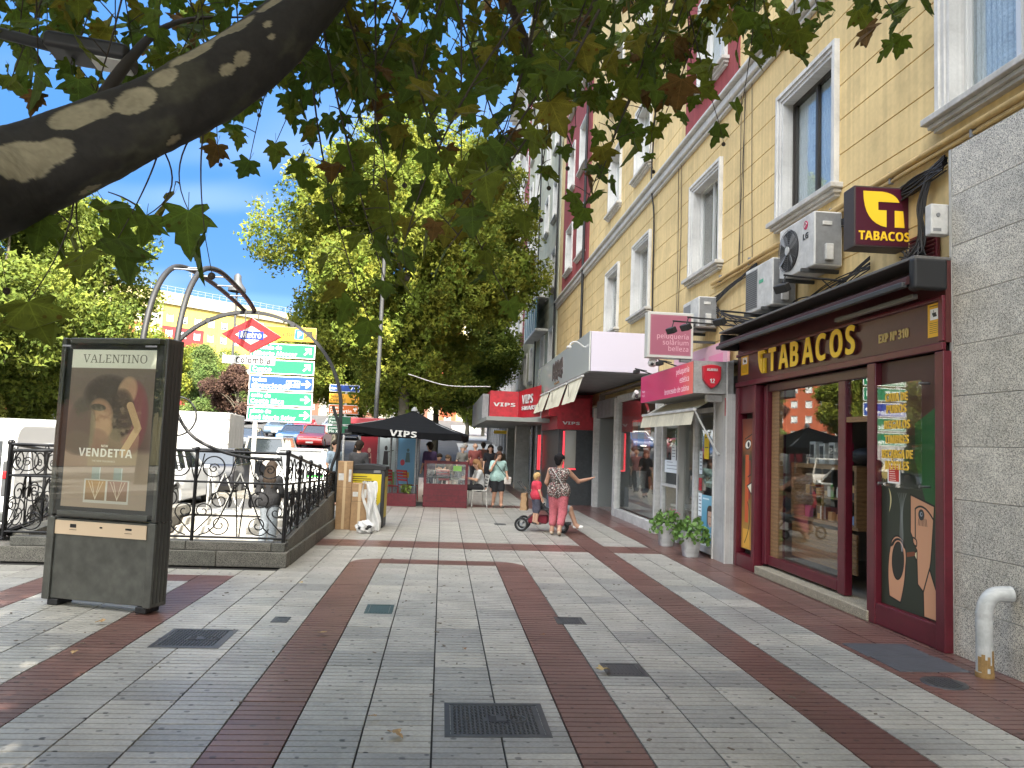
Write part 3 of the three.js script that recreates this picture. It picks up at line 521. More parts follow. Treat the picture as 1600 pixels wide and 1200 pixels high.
  const sticker = canv(128, 256, (x, W, H) => { x.fillStyle = '#eab21a'; x.fillRect(0, 0, W, H); x.fillStyle = '#fff'; x.fillRect(24, 40, 80, 84); x.fillStyle = '#222'; x.fillRect(44, 70, 38, 18); x.fillRect(52, 88, 36, 14); x.fillRect(56, 50, 4, 18); x.fillStyle = '#7a5c10'; for (let k = 0; k < 6; k++) x.fillRect(18, 146 + k * 15, 92, 4); x.fillRect(18, 14, 92, 8); });
  panelTex(t, 'security_notice', -7.03, -6.83, 2.93, 3.255, -0.026, sticker, 0.4); panelTex(t, 'security_notice', -11.74, -11.45, 2.965, 3.29, -0.026, sticker, 0.4);
  // acrylic plate with printed services, a card at its foot
  const acr = sub('acrylic_plate', t, 0, 0, 0); mb().rbox(0.76, 1.06, 0.008, -7.40, 1.99, 0.045, 0.002).mesh('plate', new THREE.MeshPhysicalMaterial({ color: 0xffffff, roughness: 0.02, transmission: 1, thickness: 0, ior: 1.5 }), acr);
  for (const [a, b] of [[-7.75, 1.49], [-7.05, 1.49], [-7.75, 2.49], [-7.05, 2.49]]) mb().cyl(0.012, 0.012, 0.11, a, b, 0.0, 8, Math.PI / 2).mesh('stud', M.steel, acr);
  const ym2 = mat([0.66, 0.40, 0.04], 0.5);
  for (const [s, y, h, a, b] of [['CAVA DE', 2.335, 0.085, -7.62, -7.24], ['PUROS', 2.215, 0.085, -7.60, -7.26], ['REGALOS', 2.055, 0.085, -7.64, -7.20], ['TIMBRES', 1.905, 0.085, -7.63, -7.22], ['RECARGA DE', 1.755, 0.085, -7.68, -7.16], ['MÓVILES', 1.64, 0.085, -7.62, -7.22]]) put('lettering', fitText(s, h, 0.002, a, b, y, 0.051), ym2, acr);
  panelTex(acr, 'card', -7.58, -7.36, 1.50, 1.70, 0.052, canv(128, 128, (x) => { x.fillStyle = '#e8e2d8'; x.fillRect(0, 0, 128, 128); x.fillStyle = '#b8281f'; x.fillRect(12, 12, 104, 104); x.strokeStyle = '#f0d8c8'; x.lineWidth = 4; for (let i = 0; i < 7; i++) { x.beginPath(); x.moveTo(20, 24 + i * 14); x.lineTo(108 - (i * 37) % 40, 24 + i * 14); x.stroke(); } }));
  // retracted awning over the fascia
  const aw = sub('awning', t);
  mb().rbox(5.16, 0.03, 0.46, -9.34, 3.655, 0.05, 0.006).mesh('flashing', mat([0.20, 0.19, 0.18], 0.5, { metalness: 0.3, map: TX.grime, tile: 0.6 }), aw);
  { const s = new THREE.Shape(); s.moveTo(0, 0); s.lineTo(0.34, -0.16); s.lineTo(0.36, -0.24); s.lineTo(0.30, -0.22); s.lineTo(0, -0.10); s.closePath(); mb().ext(s, 5.0, -6.83, 3.635, -0.03, -Math.PI / 2).mesh('folded_cloth', mat([0.045, 0.012, 0.014], 0.9, { map: TX.grime, tile: 0.6 }), aw); }
  mb().rbox(5.0, 0.055, 0.06, -9.34, 3.40, 0.33, 0.012).mesh('front_bar', M.darkGrey, aw);
  mb().rbox(0.08, 0.26, 0.3, -11.88, 3.50, 0.12, 0.03).mesh('end_cap', M.black, aw); mb().rbox(0.10, 0.30, 0.34, -6.80, 3.50, 0.12, 0.03).cyl(0.07, 0.07, 0.12, -6.84, 3.42, 0.2, 14, 0, Math.PI / 2).mesh('end_cap', M.black, aw);
  mb().rbox(1.5, 0.05, 0.06, -7.75, 3.33, 0.12, 0.012).mesh('folding_arm', mat([0.16, 0.15, 0.13], 0.5), aw);
  mb().rbox(0.1, 0.08, 0.04, -7.12, 3.76, -0.13, 0.01).rbox(0.45, 0.34, 0.04, -7.25, 3.87, -0.14, 0.01).mesh('vent', M.wine, t);
  for (let i = 0; i < 7; i++) mb().rbox(0.40, 0.018, 0.03, -7.25, 3.75 + i * 0.042, -0.11, 0.004, 0, 0.5).mesh('vent_slat', M.wineDark, t);
  // interior: room, display case with goods, counter
  const room = sub('shop_interior', t);
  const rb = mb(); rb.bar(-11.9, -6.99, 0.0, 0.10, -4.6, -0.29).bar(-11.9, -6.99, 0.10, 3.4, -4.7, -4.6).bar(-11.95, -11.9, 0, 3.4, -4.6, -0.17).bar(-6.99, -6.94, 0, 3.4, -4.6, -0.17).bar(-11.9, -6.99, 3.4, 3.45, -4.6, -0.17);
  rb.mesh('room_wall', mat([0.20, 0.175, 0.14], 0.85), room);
  const dc = sub('display_case', t);
  const wb = mb(); for (let i = 0; i < 7; i++) wb.rbox(1.72, 0.066, 0.03, -9.82, 0.36 + i * 0.07, -0.40, 0.006, 0, 0, 0, 1); wb.mesh('slatted_base', M.wood, dc);
  mb().bar(-10.7, -8.95, 0.86, 0.90, -0.95, -0.40).bar(-10.7, -8.95, 1.2, 1.215, -0.95, -0.42).bar(-10.7, -8.95, 1.58, 1.64, -0.95, -0.38).bar(-10.7, -10.65, 0.9, 1.58, -0.95, -0.38).bar(-9.0, -8.95, 0.9, 1.58, -0.95, -0.38).bar(-9.85, -9.83, 0.9, 1.58, -0.42, -0.40).mesh('shelf', M.wood, dc);
  const rr = rng(77), goods = [[0.6, 0.58, 0.55], [0.35, 0.05, 0.12], [0.06, 0.06, 0.07], [0.5, 0.3, 0.12], [0.12, 0.2, 0.4], [0.55, 0.5, 0.4]].map((c) => mat(c, 0.45));
  for (let i = 0; i < 26; i++) { const y = i < 13 ? 0.9 : 1.215, h = 0.06 + rr() * 0.12; mb().rbox(0.05 + rr() * 0.09, h, 0.06, -10.55 + (i % 13) * 0.117 + rr() * 0.02, y + h / 2, -0.5 - rr() * 0.15, 0.008).mesh('packet', goods[(rr() * 6) | 0], dc); }
  for (let i = 0; i < 4; i++) { const h = 0.26 + rr() * 0.06; mb().rbox(0.16, h, 0.12, -10.4 + i * 0.27, 1.64 + h / 2, -0.6, 0.01).mesh('box', i === 3 ? goods[1] : M.white, dc); mb().rbox(0.10, h * 0.6, 0.004, -10.4 + i * 0.27, 1.66 + h / 2, -0.537, 0.001).mesh('box_front', M.darkGrey, dc); }
  mb().sph(0.14, -9.2, 1.76, -0.62, 1.5, 0.8, 1).mesh('helmet_box', M.black, dc);
  const cn = sub('counter', t); mb().rbox(3.2, 0.9, 0.5, -9.6, 0.55, -2.6, 0.02).mesh('front', M.wood, cn); mb().rbox(3.3, 0.05, 0.6, -9.6, 1.03, -2.6, 0.01).mesh('top', M.darkGrey, cn);
  const sh = mb(); for (let y = 0.5; y < 2.4; y += 0.38) sh.bar(-11.5, -7.4, y, y + 0.03, -4.58, -4.25); sh.mesh('back_shelf', M.wood, room);
  for (let i = 0; i < 60; i++) { const h = 0.12 + rr() * 0.16; mb().rbox(0.16, h, 0.12, -11.4 + (i % 20) * 0.2, 0.53 + ((i / 20) | 0) * 0.38 + h / 2, -4.4, 0.006, 0, 0, 0, 1).mesh('packet', goods[(rr() * 6) | 0], room); }
  panelTex(room, 'wall_emblem', -9.3, -8.1, 1.75, 2.75, -1.9, canv(256, 220, (x) => { x.fillStyle = '#c9c3b2'; x.fillRect(0, 0, 256, 220); const c = ['#20503a', '#8a1f22', '#c08a2a', '#8a1f22', '#20503a', '#c08a2a']; for (let i = 0; i < 8; i++) { x.save(); x.translate(70 + (i % 3) * 45, 60 + ((i / 3) | 0) * 42); x.rotate(0.6); x.fillStyle = c[i % 6]; x.fillRect(-18, -14, 34, 28); x.restore(); } }), 0.7);
  mb().bar(-9.35, -8.05, 1.7, 2.8, -1.96, -1.905).mesh('hanging_board', M.whiteDirty, room);
}
{ // projecting tobacco sign on its bracket
  const t = thing('projecting_sign', 'dark red box sign with yellow leaf emblem hanging from a black wall bracket', 'sign', [4.53, 4.29, -7.6], -0.04);
  mb().rbox(0.63, 0.66, 0.24, 0, 0, -0.10, 0.012).mesh('box', mat([0.05, 0.035, 0.03], 0.5), t);
  mb().rbox(0.60, 0.62, 0.01, 0, 0, 0.021, 0.003).mesh('face', mat([0.07, 0.008, 0.022], 0.3), t);
  const s = new THREE.Shape(); s.moveTo(-0.22, 0.27); s.lineTo(-0.02, 0.27); s.quadraticCurveTo(0.13, 0.26, 0.17, 0.16); s.lineTo(-0.06, 0.16); s.lineTo(-0.06, 0.07); s.lineTo(0.03, 0.07); s.lineTo(0.03, -0.11); s.quadraticCurveTo(-0.22, -0.08, -0.22, 0.27);
  const q = new THREE.Shape(); q.moveTo(0.12, 0.07); q.lineTo(0.21, 0.07); q.lineTo(0.225, -0.11); q.lineTo(0.12, -0.11); q.closePath();
  mb().ext(s, 0.006, 0, 0, 0.026).ext(q, 0.006, 0, 0, 0.026).mesh('emblem', M.yellow, t);
  put('lettering', fitText('TABACOS', 0.095, 0.005, -0.27, 0.28, -0.255, 0.026), M.yellow, t);
  const b = mb(); b.rbox(0.75, 0.05, 0.05, 0.66, 0.20, -0.08, 0.006).rbox(0.75, 0.06, 0.06, 0.66, -0.20, -0.08, 0.006).rbox(0.04, 0.62, 0.06, 0.30, 0, -0.08, 0.006); b.mesh('bracket', M.black, t);
  const j = thing('junction_box', 'pale grey wall box on the bracket right of the tobacco sign', 'electrical box', [4.60, 4.05, -6.86]);
  mb().rbox(0.2, 0.30, 0.10, 0.05, 0, 0, 0.015).mesh('cover', M.whiteDirty, j); mb().cyl(0.02, 0.02, 0.01, 0.02, 0.04, 0.052, 12, Math.PI / 2).mesh('knob', M.grey, j); mb().bar(-0.03, 0.05, -0.12, -0.09, 0.049, 0.053).mesh('label', M.grey, j);
}
function airCon(label, x, y, z, w, h, d, fanSide) {           // local x along the wall (towards the camera), local z outwards
  const t = thing('air_conditioner', label, 'air conditioner', [x, y, z], WALLTURN);
  mb().rbox(w, h, d, 0, h / 2, d / 2, 0.02).mesh('casing', M.whiteDirty, t);
  mb().rbox(0.006, h * 0.94, d * 0.9, w / 2, h / 2, d / 2, 0.002).mesh('side_panel', M.grey, t);
  mb().rbox(0.02, 0.05, 0.12, w / 2 + 0.006, h * 0.78, d * 0.55, 0.006).rbox(0.05, 0.2, 0.1, w / 2 + 0.02, h * 0.25, d * 0.5, 0.01).mesh('valve_cover', M.whiteDirty, t);
  for (const s of [-1, 1]) mb().bar(s * w * 0.32 - 0.02, s * w * 0.32 + 0.02, -0.05, -0.005, -0.05, d + 0.08).mesh('bracket', M.darkGrey, t);
  return t;
}
{
  const a = airCon('white air conditioner with round dark fan grille and red round mark above the shop awning', 4.76, 4.06, -9.33, 0.98, 0.68, 0.36);
  const fx = -0.19, fy = 0.34, fz = 0.365;
  mb().cyl(0.27, 0.27, 0.012, fx, fy, 0.362, 36, Math.PI / 2).mesh('fan_opening', M.black, a);
  const f = mb(); for (let i = 0; i < 4; i++) { const s = new THREE.Shape(); s.moveTo(0.04, 0); s.quadraticCurveTo(0.12, 0.10, 0.24, 0.10); s.lineTo(0.245, 0.0); s.quadraticCurveTo(0.14, -0.05, 0.04, -0.03); const g = new THREE.ExtrudeGeometry(s, { depth: 0.004, bevelEnabled: false }); g.rotateX(0.3); g.rotateZ(i * Math.PI / 2 + 0.4); f.add(g, fx, fy, fz + 0.005); } f.mesh('fan_blade', M.grey, a);
  const gr = mb(); for (let r = 0.06; r < 0.28; r += 0.027) gr.add(new THREE.TorusGeometry(r, 0.0035, 4, 36), fx, fy, fz + 0.02); for (let i = 0; i < 12; i++) gr.rod(V(fx, fy, fz + 0.02), V(fx + 0.27 * Math.cos(i * R * 30), fy + 0.27 * Math.sin(i * R * 30), fz + 0.02), 0.003, 4); gr.mesh('grille', mat([0.10, 0.10, 0.10], 0.5), a);
  mb().cyl(0.055, 0.055, 0.02, fx, fy, fz + 0.022, 20, Math.PI / 2).mesh('hub', M.white, a);
  mb().cyl(0.055, 0.055, 0.004, 0.27, 0.555, 0.363, 24, Math.PI / 2).mesh('round_mark', mat([0.45, 0.02, 0.08], 0.4), a); put('lettering', fitText('LG', 0.075, 0.003, 0.20, 0.34, 0.38, 0.361), M.darkGrey, a);
  { const g = mb(); g.add(new THREE.TorusGeometry(0.03, 0.005, 4, 20, Math.PI * 1.5), 0.27, 0.555, 0.367); g.bar(0.262, 0.27, 0.535, 0.575, 0.364, 0.369); g.mesh('mark_line', M.white, a); }
  const b = airCon('white air conditioner with grey side grille, lower left of the one with the fan', 4.76, 3.80, -10.55, 0.95, 0.66, 0.34);
  mb().rbox(0.42, 0.56, 0.006, -0.24, 0.33, 0.343, 0.002).mesh('grille_panel', M.grey, b); for (let i = 0; i < 18; i++) mb().bar(-0.44, -0.04, 0.07 + i * 0.03, 0.078 + i * 0.03, 0.345, 0.35).mesh('grille_slat', M.darkGrey, b);
  mb().rbox(0.14, 0.05, 0.004, 0.1, 0.40, 0.342, 0.001).mesh('sticker', mat([0.08, 0.35, 0.22], 0.5), b);
  const c = airCon('white air conditioner seen above the square pink salon sign', 4.76, 3.95, -13.6, 0.9, 0.55, 0.34);
  mb().rbox(0.4, 0.4, 0.006, -0.2, 0.28, 0.343, 0.002).mesh('grille_panel', M.grey, c);
}
{ // spotlights on arms above the awnings
  const ln = (label, z, y, x0, x1) => { const t = thing('arm_spotlight', label, 'spotlight', [x0, y, z], 0, undefined);
    mb().rod(V(0, 0, 0), V(x1 - x0, 0.03, 0), 0.014, 8).rod(V(0, -0.25, 0), V(-0.3, 0, 0), 0.008, 6).mesh('arm', M.black, t);
    mb().rod(V(x1 - x0 + 0.02, 0.03, 0), V(x1 - x0 - 0.02, -0.08, 0.03), 0.008, 6).rbox(0.09, 0.10, 0.20, x1 - x0 - 0.02, -0.13, 0.0, 0.015, 0.3, 0, 0.5).mesh('lamp_head', M.black, t); };
  ln('black spotlight arm over the tobacco awning, nearest to the granite', -8.75, 3.86, 4.76, 3.98); ln('black spotlight arm over the tobacco awning below the lower air conditioner', -10.5, 3.72, 4.76, 3.86);
  ln('black spotlight arm at the far end of the tobacco awning', -11.6, 3.80, 4.76, 3.72); ln('black spotlight arm beside the pink square sign', -12.3, 3.85, 4.76, 3.7);
}
{ // hair salon
  const t = thing('hair_salon', 'hair salon front with pink fascia, cream awning and glass door', 'shop front', [4.5, 0, 0], WALLTURN);
  const wm = M.whiteDirty;
  mb().bar(-12.46, -11.905, 0, 2.68, -0.3, 0).mesh('pillar', mat([0.50, 0.49, 0.47], 0.75, { map: TX.stucco, tile: 1.1 }), t);
  mb().bar(-12.48, -12.44, 0, 2.7, -0.005, 0.02).bar(-11.93, -11.898, 0, 3.2, -0.005, 0.012).mesh('pillar_trim', wm, t);
  const f = mb(); f.bar(-15.63, -15.55, 0, 2.35, -0.10, -0.02).bar(-14.50, -14.40, 0, 2.5, -0.10, 0.0).bar(-13.56, -13.46, 0, 2.5, -0.10, 0.0).bar(-15.55, -12.48, 2.42, 2.5, -0.10, -0.02).bar(-15.55, -14.5, 0.05, 0.13, -0.1, -0.02).bar(-13.46, -12.48, 0.05, 0.16, -0.1, 0.01).bar(-15.55, -14.5, 1.02, 1.07, -0.1, -0.02); f.mesh('frame', wm, t);
  mb().bar(-15.55, -14.5, 0.13, 1.02, -0.07, -0.064).bar(-15.55, -14.5, 1.07, 2.42, -0.07, -0.064).bar(-13.46, -12.48, 0.16, 2.42, -0.07, -0.064).mesh('window_pane', M.glass, t);
  const d = sub('door', t); const df = mb(); df.bar(-14.40, -14.28, 0.02, 2.42, -0.09, -0.01).bar(-13.65, -13.56, 0.02, 2.42, -0.09, -0.03).bar(-14.28, -13.65, 2.3, 2.42, -0.09, -0.03).bar(-14.28, -13.65, 0.02, 0.14, -0.09, -0.03).bar(-14.28, -14.22, 0.14, 2.3, -0.09, 0.05); df.mesh('door_frame', mat([0.30, 0.29, 0.26], 0.5), d); mb().bar(-14.22, -13.65, 0.14, 2.3, -0.06, -0.054).mesh('door_pane', M.glass, d); mb().rod(V(-14.2, 1.0, 0.06), V(-14.2, 1.3, 0.06), 0.012, 8).mesh('handle', M.steel, d);
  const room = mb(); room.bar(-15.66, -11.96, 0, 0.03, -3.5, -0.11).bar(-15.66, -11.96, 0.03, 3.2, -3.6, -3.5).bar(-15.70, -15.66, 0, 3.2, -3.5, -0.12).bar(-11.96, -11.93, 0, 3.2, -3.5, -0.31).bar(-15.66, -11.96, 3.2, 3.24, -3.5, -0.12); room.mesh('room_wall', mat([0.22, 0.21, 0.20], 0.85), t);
  const rr = rng(15); for (let i = 0; i < 9; i++) mb().rbox(0.12 + rr() * 0.2, 0.18 + rr() * 0.3, 0.12, -15.4 + i * 0.33, 0.75 + rr() * 0.9, -0.5 - rr() * 0.7, 0.02).mesh('display_item', [M.red, M.white, M.wood, M.grey, M.darkGrey][(rr() * 5) | 0], t);
  mb().bar(-15.5, -12.5, 0.62, 0.66, -0.9, -0.2).bar(-13.4, -12.5, 1.2, 1.22, -0.9, -0.15).mesh('shelf', M.white, t);
  const note = (a, b, c, e, col, lines) => panelTex(t, 'paper_notice', a, b, c, e, -0.060, canv(96, 128, (x) => { x.fillStyle = col; x.fillRect(0, 0, 96, 128); x.fillStyle = 'rgba(40,50,70,.7)'; for (let i = 0; i < lines; i++) x.fillRect(14, 18 + i * (100 / lines), 40 + (i * 29) % 30, 5); }), 0.6);
  note(-15.05, -14.75, 1.55, 1.85, '#d8dde0', 4); note(-15.5, -14.55, 1.30, 1.55, '#dfe6ea', 3); note(-13.36, -13.2, 1.35, 1.75, '#cfd9df', 5); note(-13.38, -13.2, 0.62, 1.02, '#e4ecef', 5); note(-13.38, -13.22, 1.06, 1.28, '#b02a36', 3); note(-13.12, -12.88, 1.62, 2.06, '#e6c91c', 2);
  panelTex(t, 'poster', -13.2, -12.52, 0.2, 1.0, -0.060, canv(256, 320, (x) => { const g = x.createLinearGradient(0, 0, 0, 320); g.addColorStop(0, '#79b6cc'); g.addColorStop(1, '#4f93b4'); x.fillStyle = g; x.fillRect(0, 0, 256, 320); x.fillStyle = '#c9a592'; x.beginPath(); x.ellipse(160, 150, 46, 62, 0, 0, 7); x.fill(); x.fillStyle = '#3a2a26'; x.beginPath(); x.ellipse(160, 105, 56, 40, 0, Math.PI, 0); x.fill(); x.fillRect(104, 105, 14, 110); x.fillRect(202, 105, 14, 110); x.fillRect(134, 138, 18, 6); x.fillRect(168, 138, 18, 6); x.fillStyle = '#8d3c40'; x.fillRect(146, 184, 28, 7); x.fillStyle = '#d7ecf2'; x.fillRect(20, 20, 120, 10); x.fillRect(30, 250, 190, 8); x.fillRect(30, 268, 150, 8); }), 0.4);
  // fascia box with sloping pink face, alarm shield on its side
  const fb = sub('fascia_box', t); mb().bar(-15.25, -11.96, 2.68, 3.2, -0.12, 0.54).mesh('box', mat([0.36, 0.36, 0.35], 0.7, { map: TX.grime, tile: 0.6 }), fb);
  panelTex(fb, 'pink_face', -15.24, -11.97, 2.67, 3.19, 0.545, canv(1024, 180, (x, W, H) => { const g = x.createLinearGradient(0, 0, W, 0); g.addColorStop(0, '#c22d66'); g.addColorStop(0.75, '#d3396a'); g.addColorStop(1, '#e8705f'); x.fillStyle = g; x.fillRect(0, 0, W, H); T(x, 'peluquería', 960, 52, 46, '#fbe9ee', 'sans-serif', 'normal', 'right'); T(x, 'estética', 960, 104, 46, '#fbe9ee', 'sans-serif', 'normal', 'right'); T(x, 'bronceado de cabina', 960, 158, 46, '#fbe9ee', 'sans-serif', 'normal', 'right'); T(x, 'Horario', 30, 110, 20, '#fbe9ee', 'sans-serif', 'normal'); T(x, '10 a 20', 30, 140, 20, '#fbe9ee', 'sans-serif', 'normal'); }), 0.4);
  const al = sub('alarm_shield', t, -11.955, 2.96, 0.26); { const s = new THREE.Shape(); s.moveTo(-0.14, 0.14); s.quadraticCurveTo(0, 0.19, 0.14, 0.14); s.lineTo(0.13, -0.05); s.quadraticCurveTo(0.08, -0.15, 0, -0.19); s.quadraticCurveTo(-0.08, -0.15, -0.13, -0.05); s.closePath(); const g = new THREE.ExtrudeGeometry(s, { depth: 0.06, bevelEnabled: true, bevelSize: 0.012, bevelThickness: 0.012, bevelSegments: 2 }); g.rotateY(Math.PI / 2); mb().add(g, 0, 0, 0).mesh('shield', mat([0.42, 0.015, 0.03], 0.3), al); const tx = fitText('ALARMA', 0.04, 0.003, -0.09, 0.09, 0.075, 0); tx.rotateY(Math.PI / 2); tx.translate(0.074, 0, 0); put('lettering', tx, M.white, al); const t2 = fitText('12', 0.07, 0.003, -0.04, 0.04, -0.12, 0); t2.rotateY(Math.PI / 2); t2.translate(0.074, 0, 0); put('lettering', t2, M.white, al); }
  mb().bar(-12.0, -11.94, 2.33, 2.62, -0.02, 0.004).mesh('red_plate', M.red, t);
  const aw = sub('awning', t); mb().quad([-15.5, 2.42, 0.42], [-12.25, 2.42, 0.42], [-12.25, 2.66, 0.02], [-15.5, 2.66, 0.02]).quad([-15.5, 2.18, 0.47], [-12.25, 2.18, 0.47], [-12.25, 2.42, 0.42], [-15.5, 2.42, 0.42]).mesh('cloth', M.cream, aw); mb().rbox(3.3, 0.05, 0.05, -13.87, 2.43, 0.42, 0.01).mesh('front_bar', M.whiteDirty, aw); mb().rod(V(-12.25, 2.42, 0.42), V(-12.2, 1.72, 0.04), 0.016, 8).rod(V(-12.2, 1.72, 0.04), V(-12.25, 1.70, -0.05), 0.02, 8).mesh('arm', M.white, aw); mb().rbox(0.14, 0.12, 0.3, -12.2, 2.62, 0.1, 0.02).mesh('arm_box', M.whiteDirty, aw);
}
{
  const t = thing('projecting_sign', 'square dusky pink lit sign in a pale frame above the salon', 'sign', [3.94, 3.78, -13.2]);
  mb().rbox(0.83, 0.82, 0.22, 0, 0, -0.12, 0.015).mesh('frame', mat([0.50, 0.50, 0.47], 0.4), t);
  panelTex(t, 'face', -0.37, 0.37, -0.36, 0.36, -0.0075, canv(512, 512, (x) => { x.fillStyle = '#a06a78'; x.fillRect(0, 0, 512, 512); x.fillStyle = '#9a5c6e'; x.beginPath(); x.roundRect ? x.roundRect(14, 14, 484, 484, 30) : x.rect(14, 14, 484, 484); x.fill(); T(x, 'peluquería', 488, 300, 84, '#cfa3ac', 'sans-serif', 'normal', 'right'); T(x, 'solárium', 488, 378, 84, '#cfa3ac', 'sans-serif', 'normal', 'right'); T(x, 'belleza', 488, 456, 84, '#cfa3ac', 'sans-serif', 'normal', 'right'); }), 0.3);
  mb().bar(0.42, 0.85, -0.1, -0.06, -0.15, -0.1).bar(0.42, 0.85, 0.2, 0.24, -0.15, -0.1).mesh('bracket', M.darkGrey, t); mb().rbox(0.2, 0.05, 0.12, 0.3, -0.435, -0.1, 0.01).mesh('transformer', M.grey, t);
  const p = thing('sign_board', 'pale pink board above the salon fascia', 'sign', [4.70, 3.42, -13.9], WALLTURN); mb().rbox(3.0, 0.42, 0.05, 0, 0, 0, 0.01).mesh('board', mat([0.62, 0.35, 0.42], 0.5), p); for (let i = 0; i < 3; i++) mb().bar(-1.2 + i * 0.9, -0.5 + i * 0.9, -0.18, 0.02, 0.026, 0.03).mesh('square', mat([0.66, 0.22, 0.36], 0.5), p);
  const c = thing('security_camera', 'small white camera with black eye under the square pink sign', 'camera', [3.66, 3.28, -13.35]); mb().sph(0.075, 0, 0, 0, 1.1, 0.9, 1).rbox(0.12, 0.06, 0.12, 0.02, 0.07, -0.02, 0.01).mesh('housing', M.white, c); mb().sph(0.03, -0.02, -0.02, 0.058).mesh('lens', M.blackGloss, c);
  const c2 = thing('security_camera', 'white bullet camera at the far lower corner of the pink fascia', 'camera', [3.86, 2.85, -15.3]); mb().cyl(0.045, 0.05, 0.2, 0, 0, 0, 14, 1.1).mesh('housing', M.white, c2); mb().cyl(0.036, 0.036, 0.02, 0, -0.045, 0.095, 14, 1.1).mesh('lens', M.blackGloss, c2); mb().rod(V(0, 0, 0), V(0.1, 0.1, -0.02), 0.015, 6).mesh('bracket', M.darkGrey, c2);
  for (const [z, n] of [[-14.6, 'black floodlight over the far end of the pink fascia'], [-13.0, 'black floodlight over the middle of the pink fascia']]) { const f = thing('floodlight', n, 'spotlight', [3.93, 3.24, z]); mb().rod(V(0.1, -0.04, 0), V(-0.28, 0.06, 0.05), 0.012, 6).rod(V(-0.28, 0.06, 0.05), V(-0.1, 0.0, 0.25), 0.01, 6).mesh('arm', M.black, f); mb().rbox(0.08, 0.07, 0.24, -0.25, 0.0, 0.05, 0.01).mesh('lamp_head', M.black, f); }
}
{ // shop with the white box sign and big glazing
  const t = thing('shop_front', 'glazed shop front with white frame under the big white box sign', 'shop front', [4.5, 0, 0], WALLTURN);
  const f = mb(); f.bar(-19.95, -19.72, 0, 3.05, -0.12, 0.03).bar(-16.0, -15.86, 0, 3.05, -0.12, 0.03).bar(-19.72, -16.0, 0.0, 0.20, -0.12, 0.02).bar(-19.72, -16.0, 2.95, 3.1, -0.12, 0.02); f.mesh('frame', M.whiteDirty, t); mb().bar(-22.72, -22.5, 0, 2.9, -0.12, 0.03).mesh('door_post', M.whiteDirty, t);
  mb().bar(-19.72, -16.0, 0.2, 2.95, -0.06, -0.052).mesh('window_pane', M.glass, t);
  const e = mb(); e.bar(-22.5, -19.95, 2.6, 3.1, -0.14, -0.02); e.mesh('lintel', M.grey, t);
  const dr = sub('door', t); mb().bar(-22.4, -22.3, 0, 2.6, -0.8, -0.1).bar(-21.3, -21.2, 0, 2.6, -0.8, -0.70).bar(-20.1, -20.0, 0, 2.6, -0.8, -0.1).bar(-22.3, -20.1, 0.0, 0.1, -0.8, -0.74).mesh('door_frame', mat([0.22, 0.23, 0.22], 0.4), dr); mb().bar(-22.3, -21.3, 0.1, 2.6, -0.76, -0.752).bar(-21.2, -20.1, 0.1, 2.6, -0.76, -0.752).mesh('door_pane', M.glass, dr);
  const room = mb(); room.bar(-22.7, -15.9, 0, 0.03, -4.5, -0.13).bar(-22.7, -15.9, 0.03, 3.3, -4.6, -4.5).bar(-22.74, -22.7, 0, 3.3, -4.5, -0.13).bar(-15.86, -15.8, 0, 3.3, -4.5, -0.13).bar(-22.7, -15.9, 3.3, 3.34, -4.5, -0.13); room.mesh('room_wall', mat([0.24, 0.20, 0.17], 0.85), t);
  const rr = rng(31); for (let i = 0; i < 16; i++) { const h = 0.2 + rr() * 0.35; mb().cyl(0.07 + rr() * 0.08, 0.05 + rr() * 0.08, h, -19.5 + i * 0.22, 0.75 + h / 2, -0.6 - rr() * 0.5, 10).mesh('display_item', [M.wood, M.card, M.white, M.terracotta, M.red][(rr() * 5) | 0], t); }
  mb().bar(-19.7, -16.0, 0.2, 0.75, -1.2, -0.25).mesh('display_plinth', M.grey, t); for (let i = 0; i < 3; i++) mb().rbox(0.5, 0.9, 0.03, -19 + i * 1.2, 2.0, -0.3, 0.01).mesh('hanging_panel', mat([0.4, 0.12, 0.07], 0.7), t);
  const s = thing('box_sign', 'big white projecting box sign with dark script letters', 'sign', [3.2, 3.9, -21.6], WALLTURN);
  mb().rbox(9.4, 0.9, 0.03, 0, 0, 0, 0.006).mesh('front_panel', mat([0.60, 0.62, 0.60], 0.12, { phys: true, clearcoat: 0.6 }), s); mb().rbox(0.03, 0.9, 1.55, 4.685, 0, -0.80, 0.006).mesh('side_panel', mat([0.60, 0.56, 0.66], 0.5), s); mb().bar(-4.68, 4.66, -0.47, -0.42, -1.55, -0.01).bar(-4.68, 4.66, 0.40, 0.44, -1.55, -0.01).mesh('soffit', M.grey, s);
  const L = mb(); let gx = -0.9; const gl = [[0, 1, 1], [1, 0, 0], [0, 1, 2], [1, 0, 1], [0, 0, 2], [1, 1, 0], [0, 1, 1], [1, 0, 2]]; for (const [a, b, c] of gl) { const h = 0.42 + 0.08 * c; L.tube([V(gx, -h / 2, 0.03), V(gx, h / 2 - 0.08, 0.03), V(gx + 0.08, h / 2, 0.03), V(gx + 0.15, h / 2 - 0.1, 0.03), V(gx + 0.15, -h * 0.3 * b, 0.03)], 0.022, 14, 6); if (a) L.add(new THREE.TorusGeometry(0.075, 0.02, 6, 16), gx + 0.075, -h * 0.2, 0.03); gx += 0.235; } L.mesh('script_letter', mat([0.05, 0.035, 0.03], 0.5), s);
  const l2 = mb(); for (let i = 0; i < 9; i++) l2.add(new THREE.TorusGeometry(0.03, 0.009, 5, 10, 4), -0.55 + i * 0.11, -0.36, 0.025, 0, 0, i); l2.mesh('small_lettering', mat([0.2, 0.12, 0.06], 0.5), s);
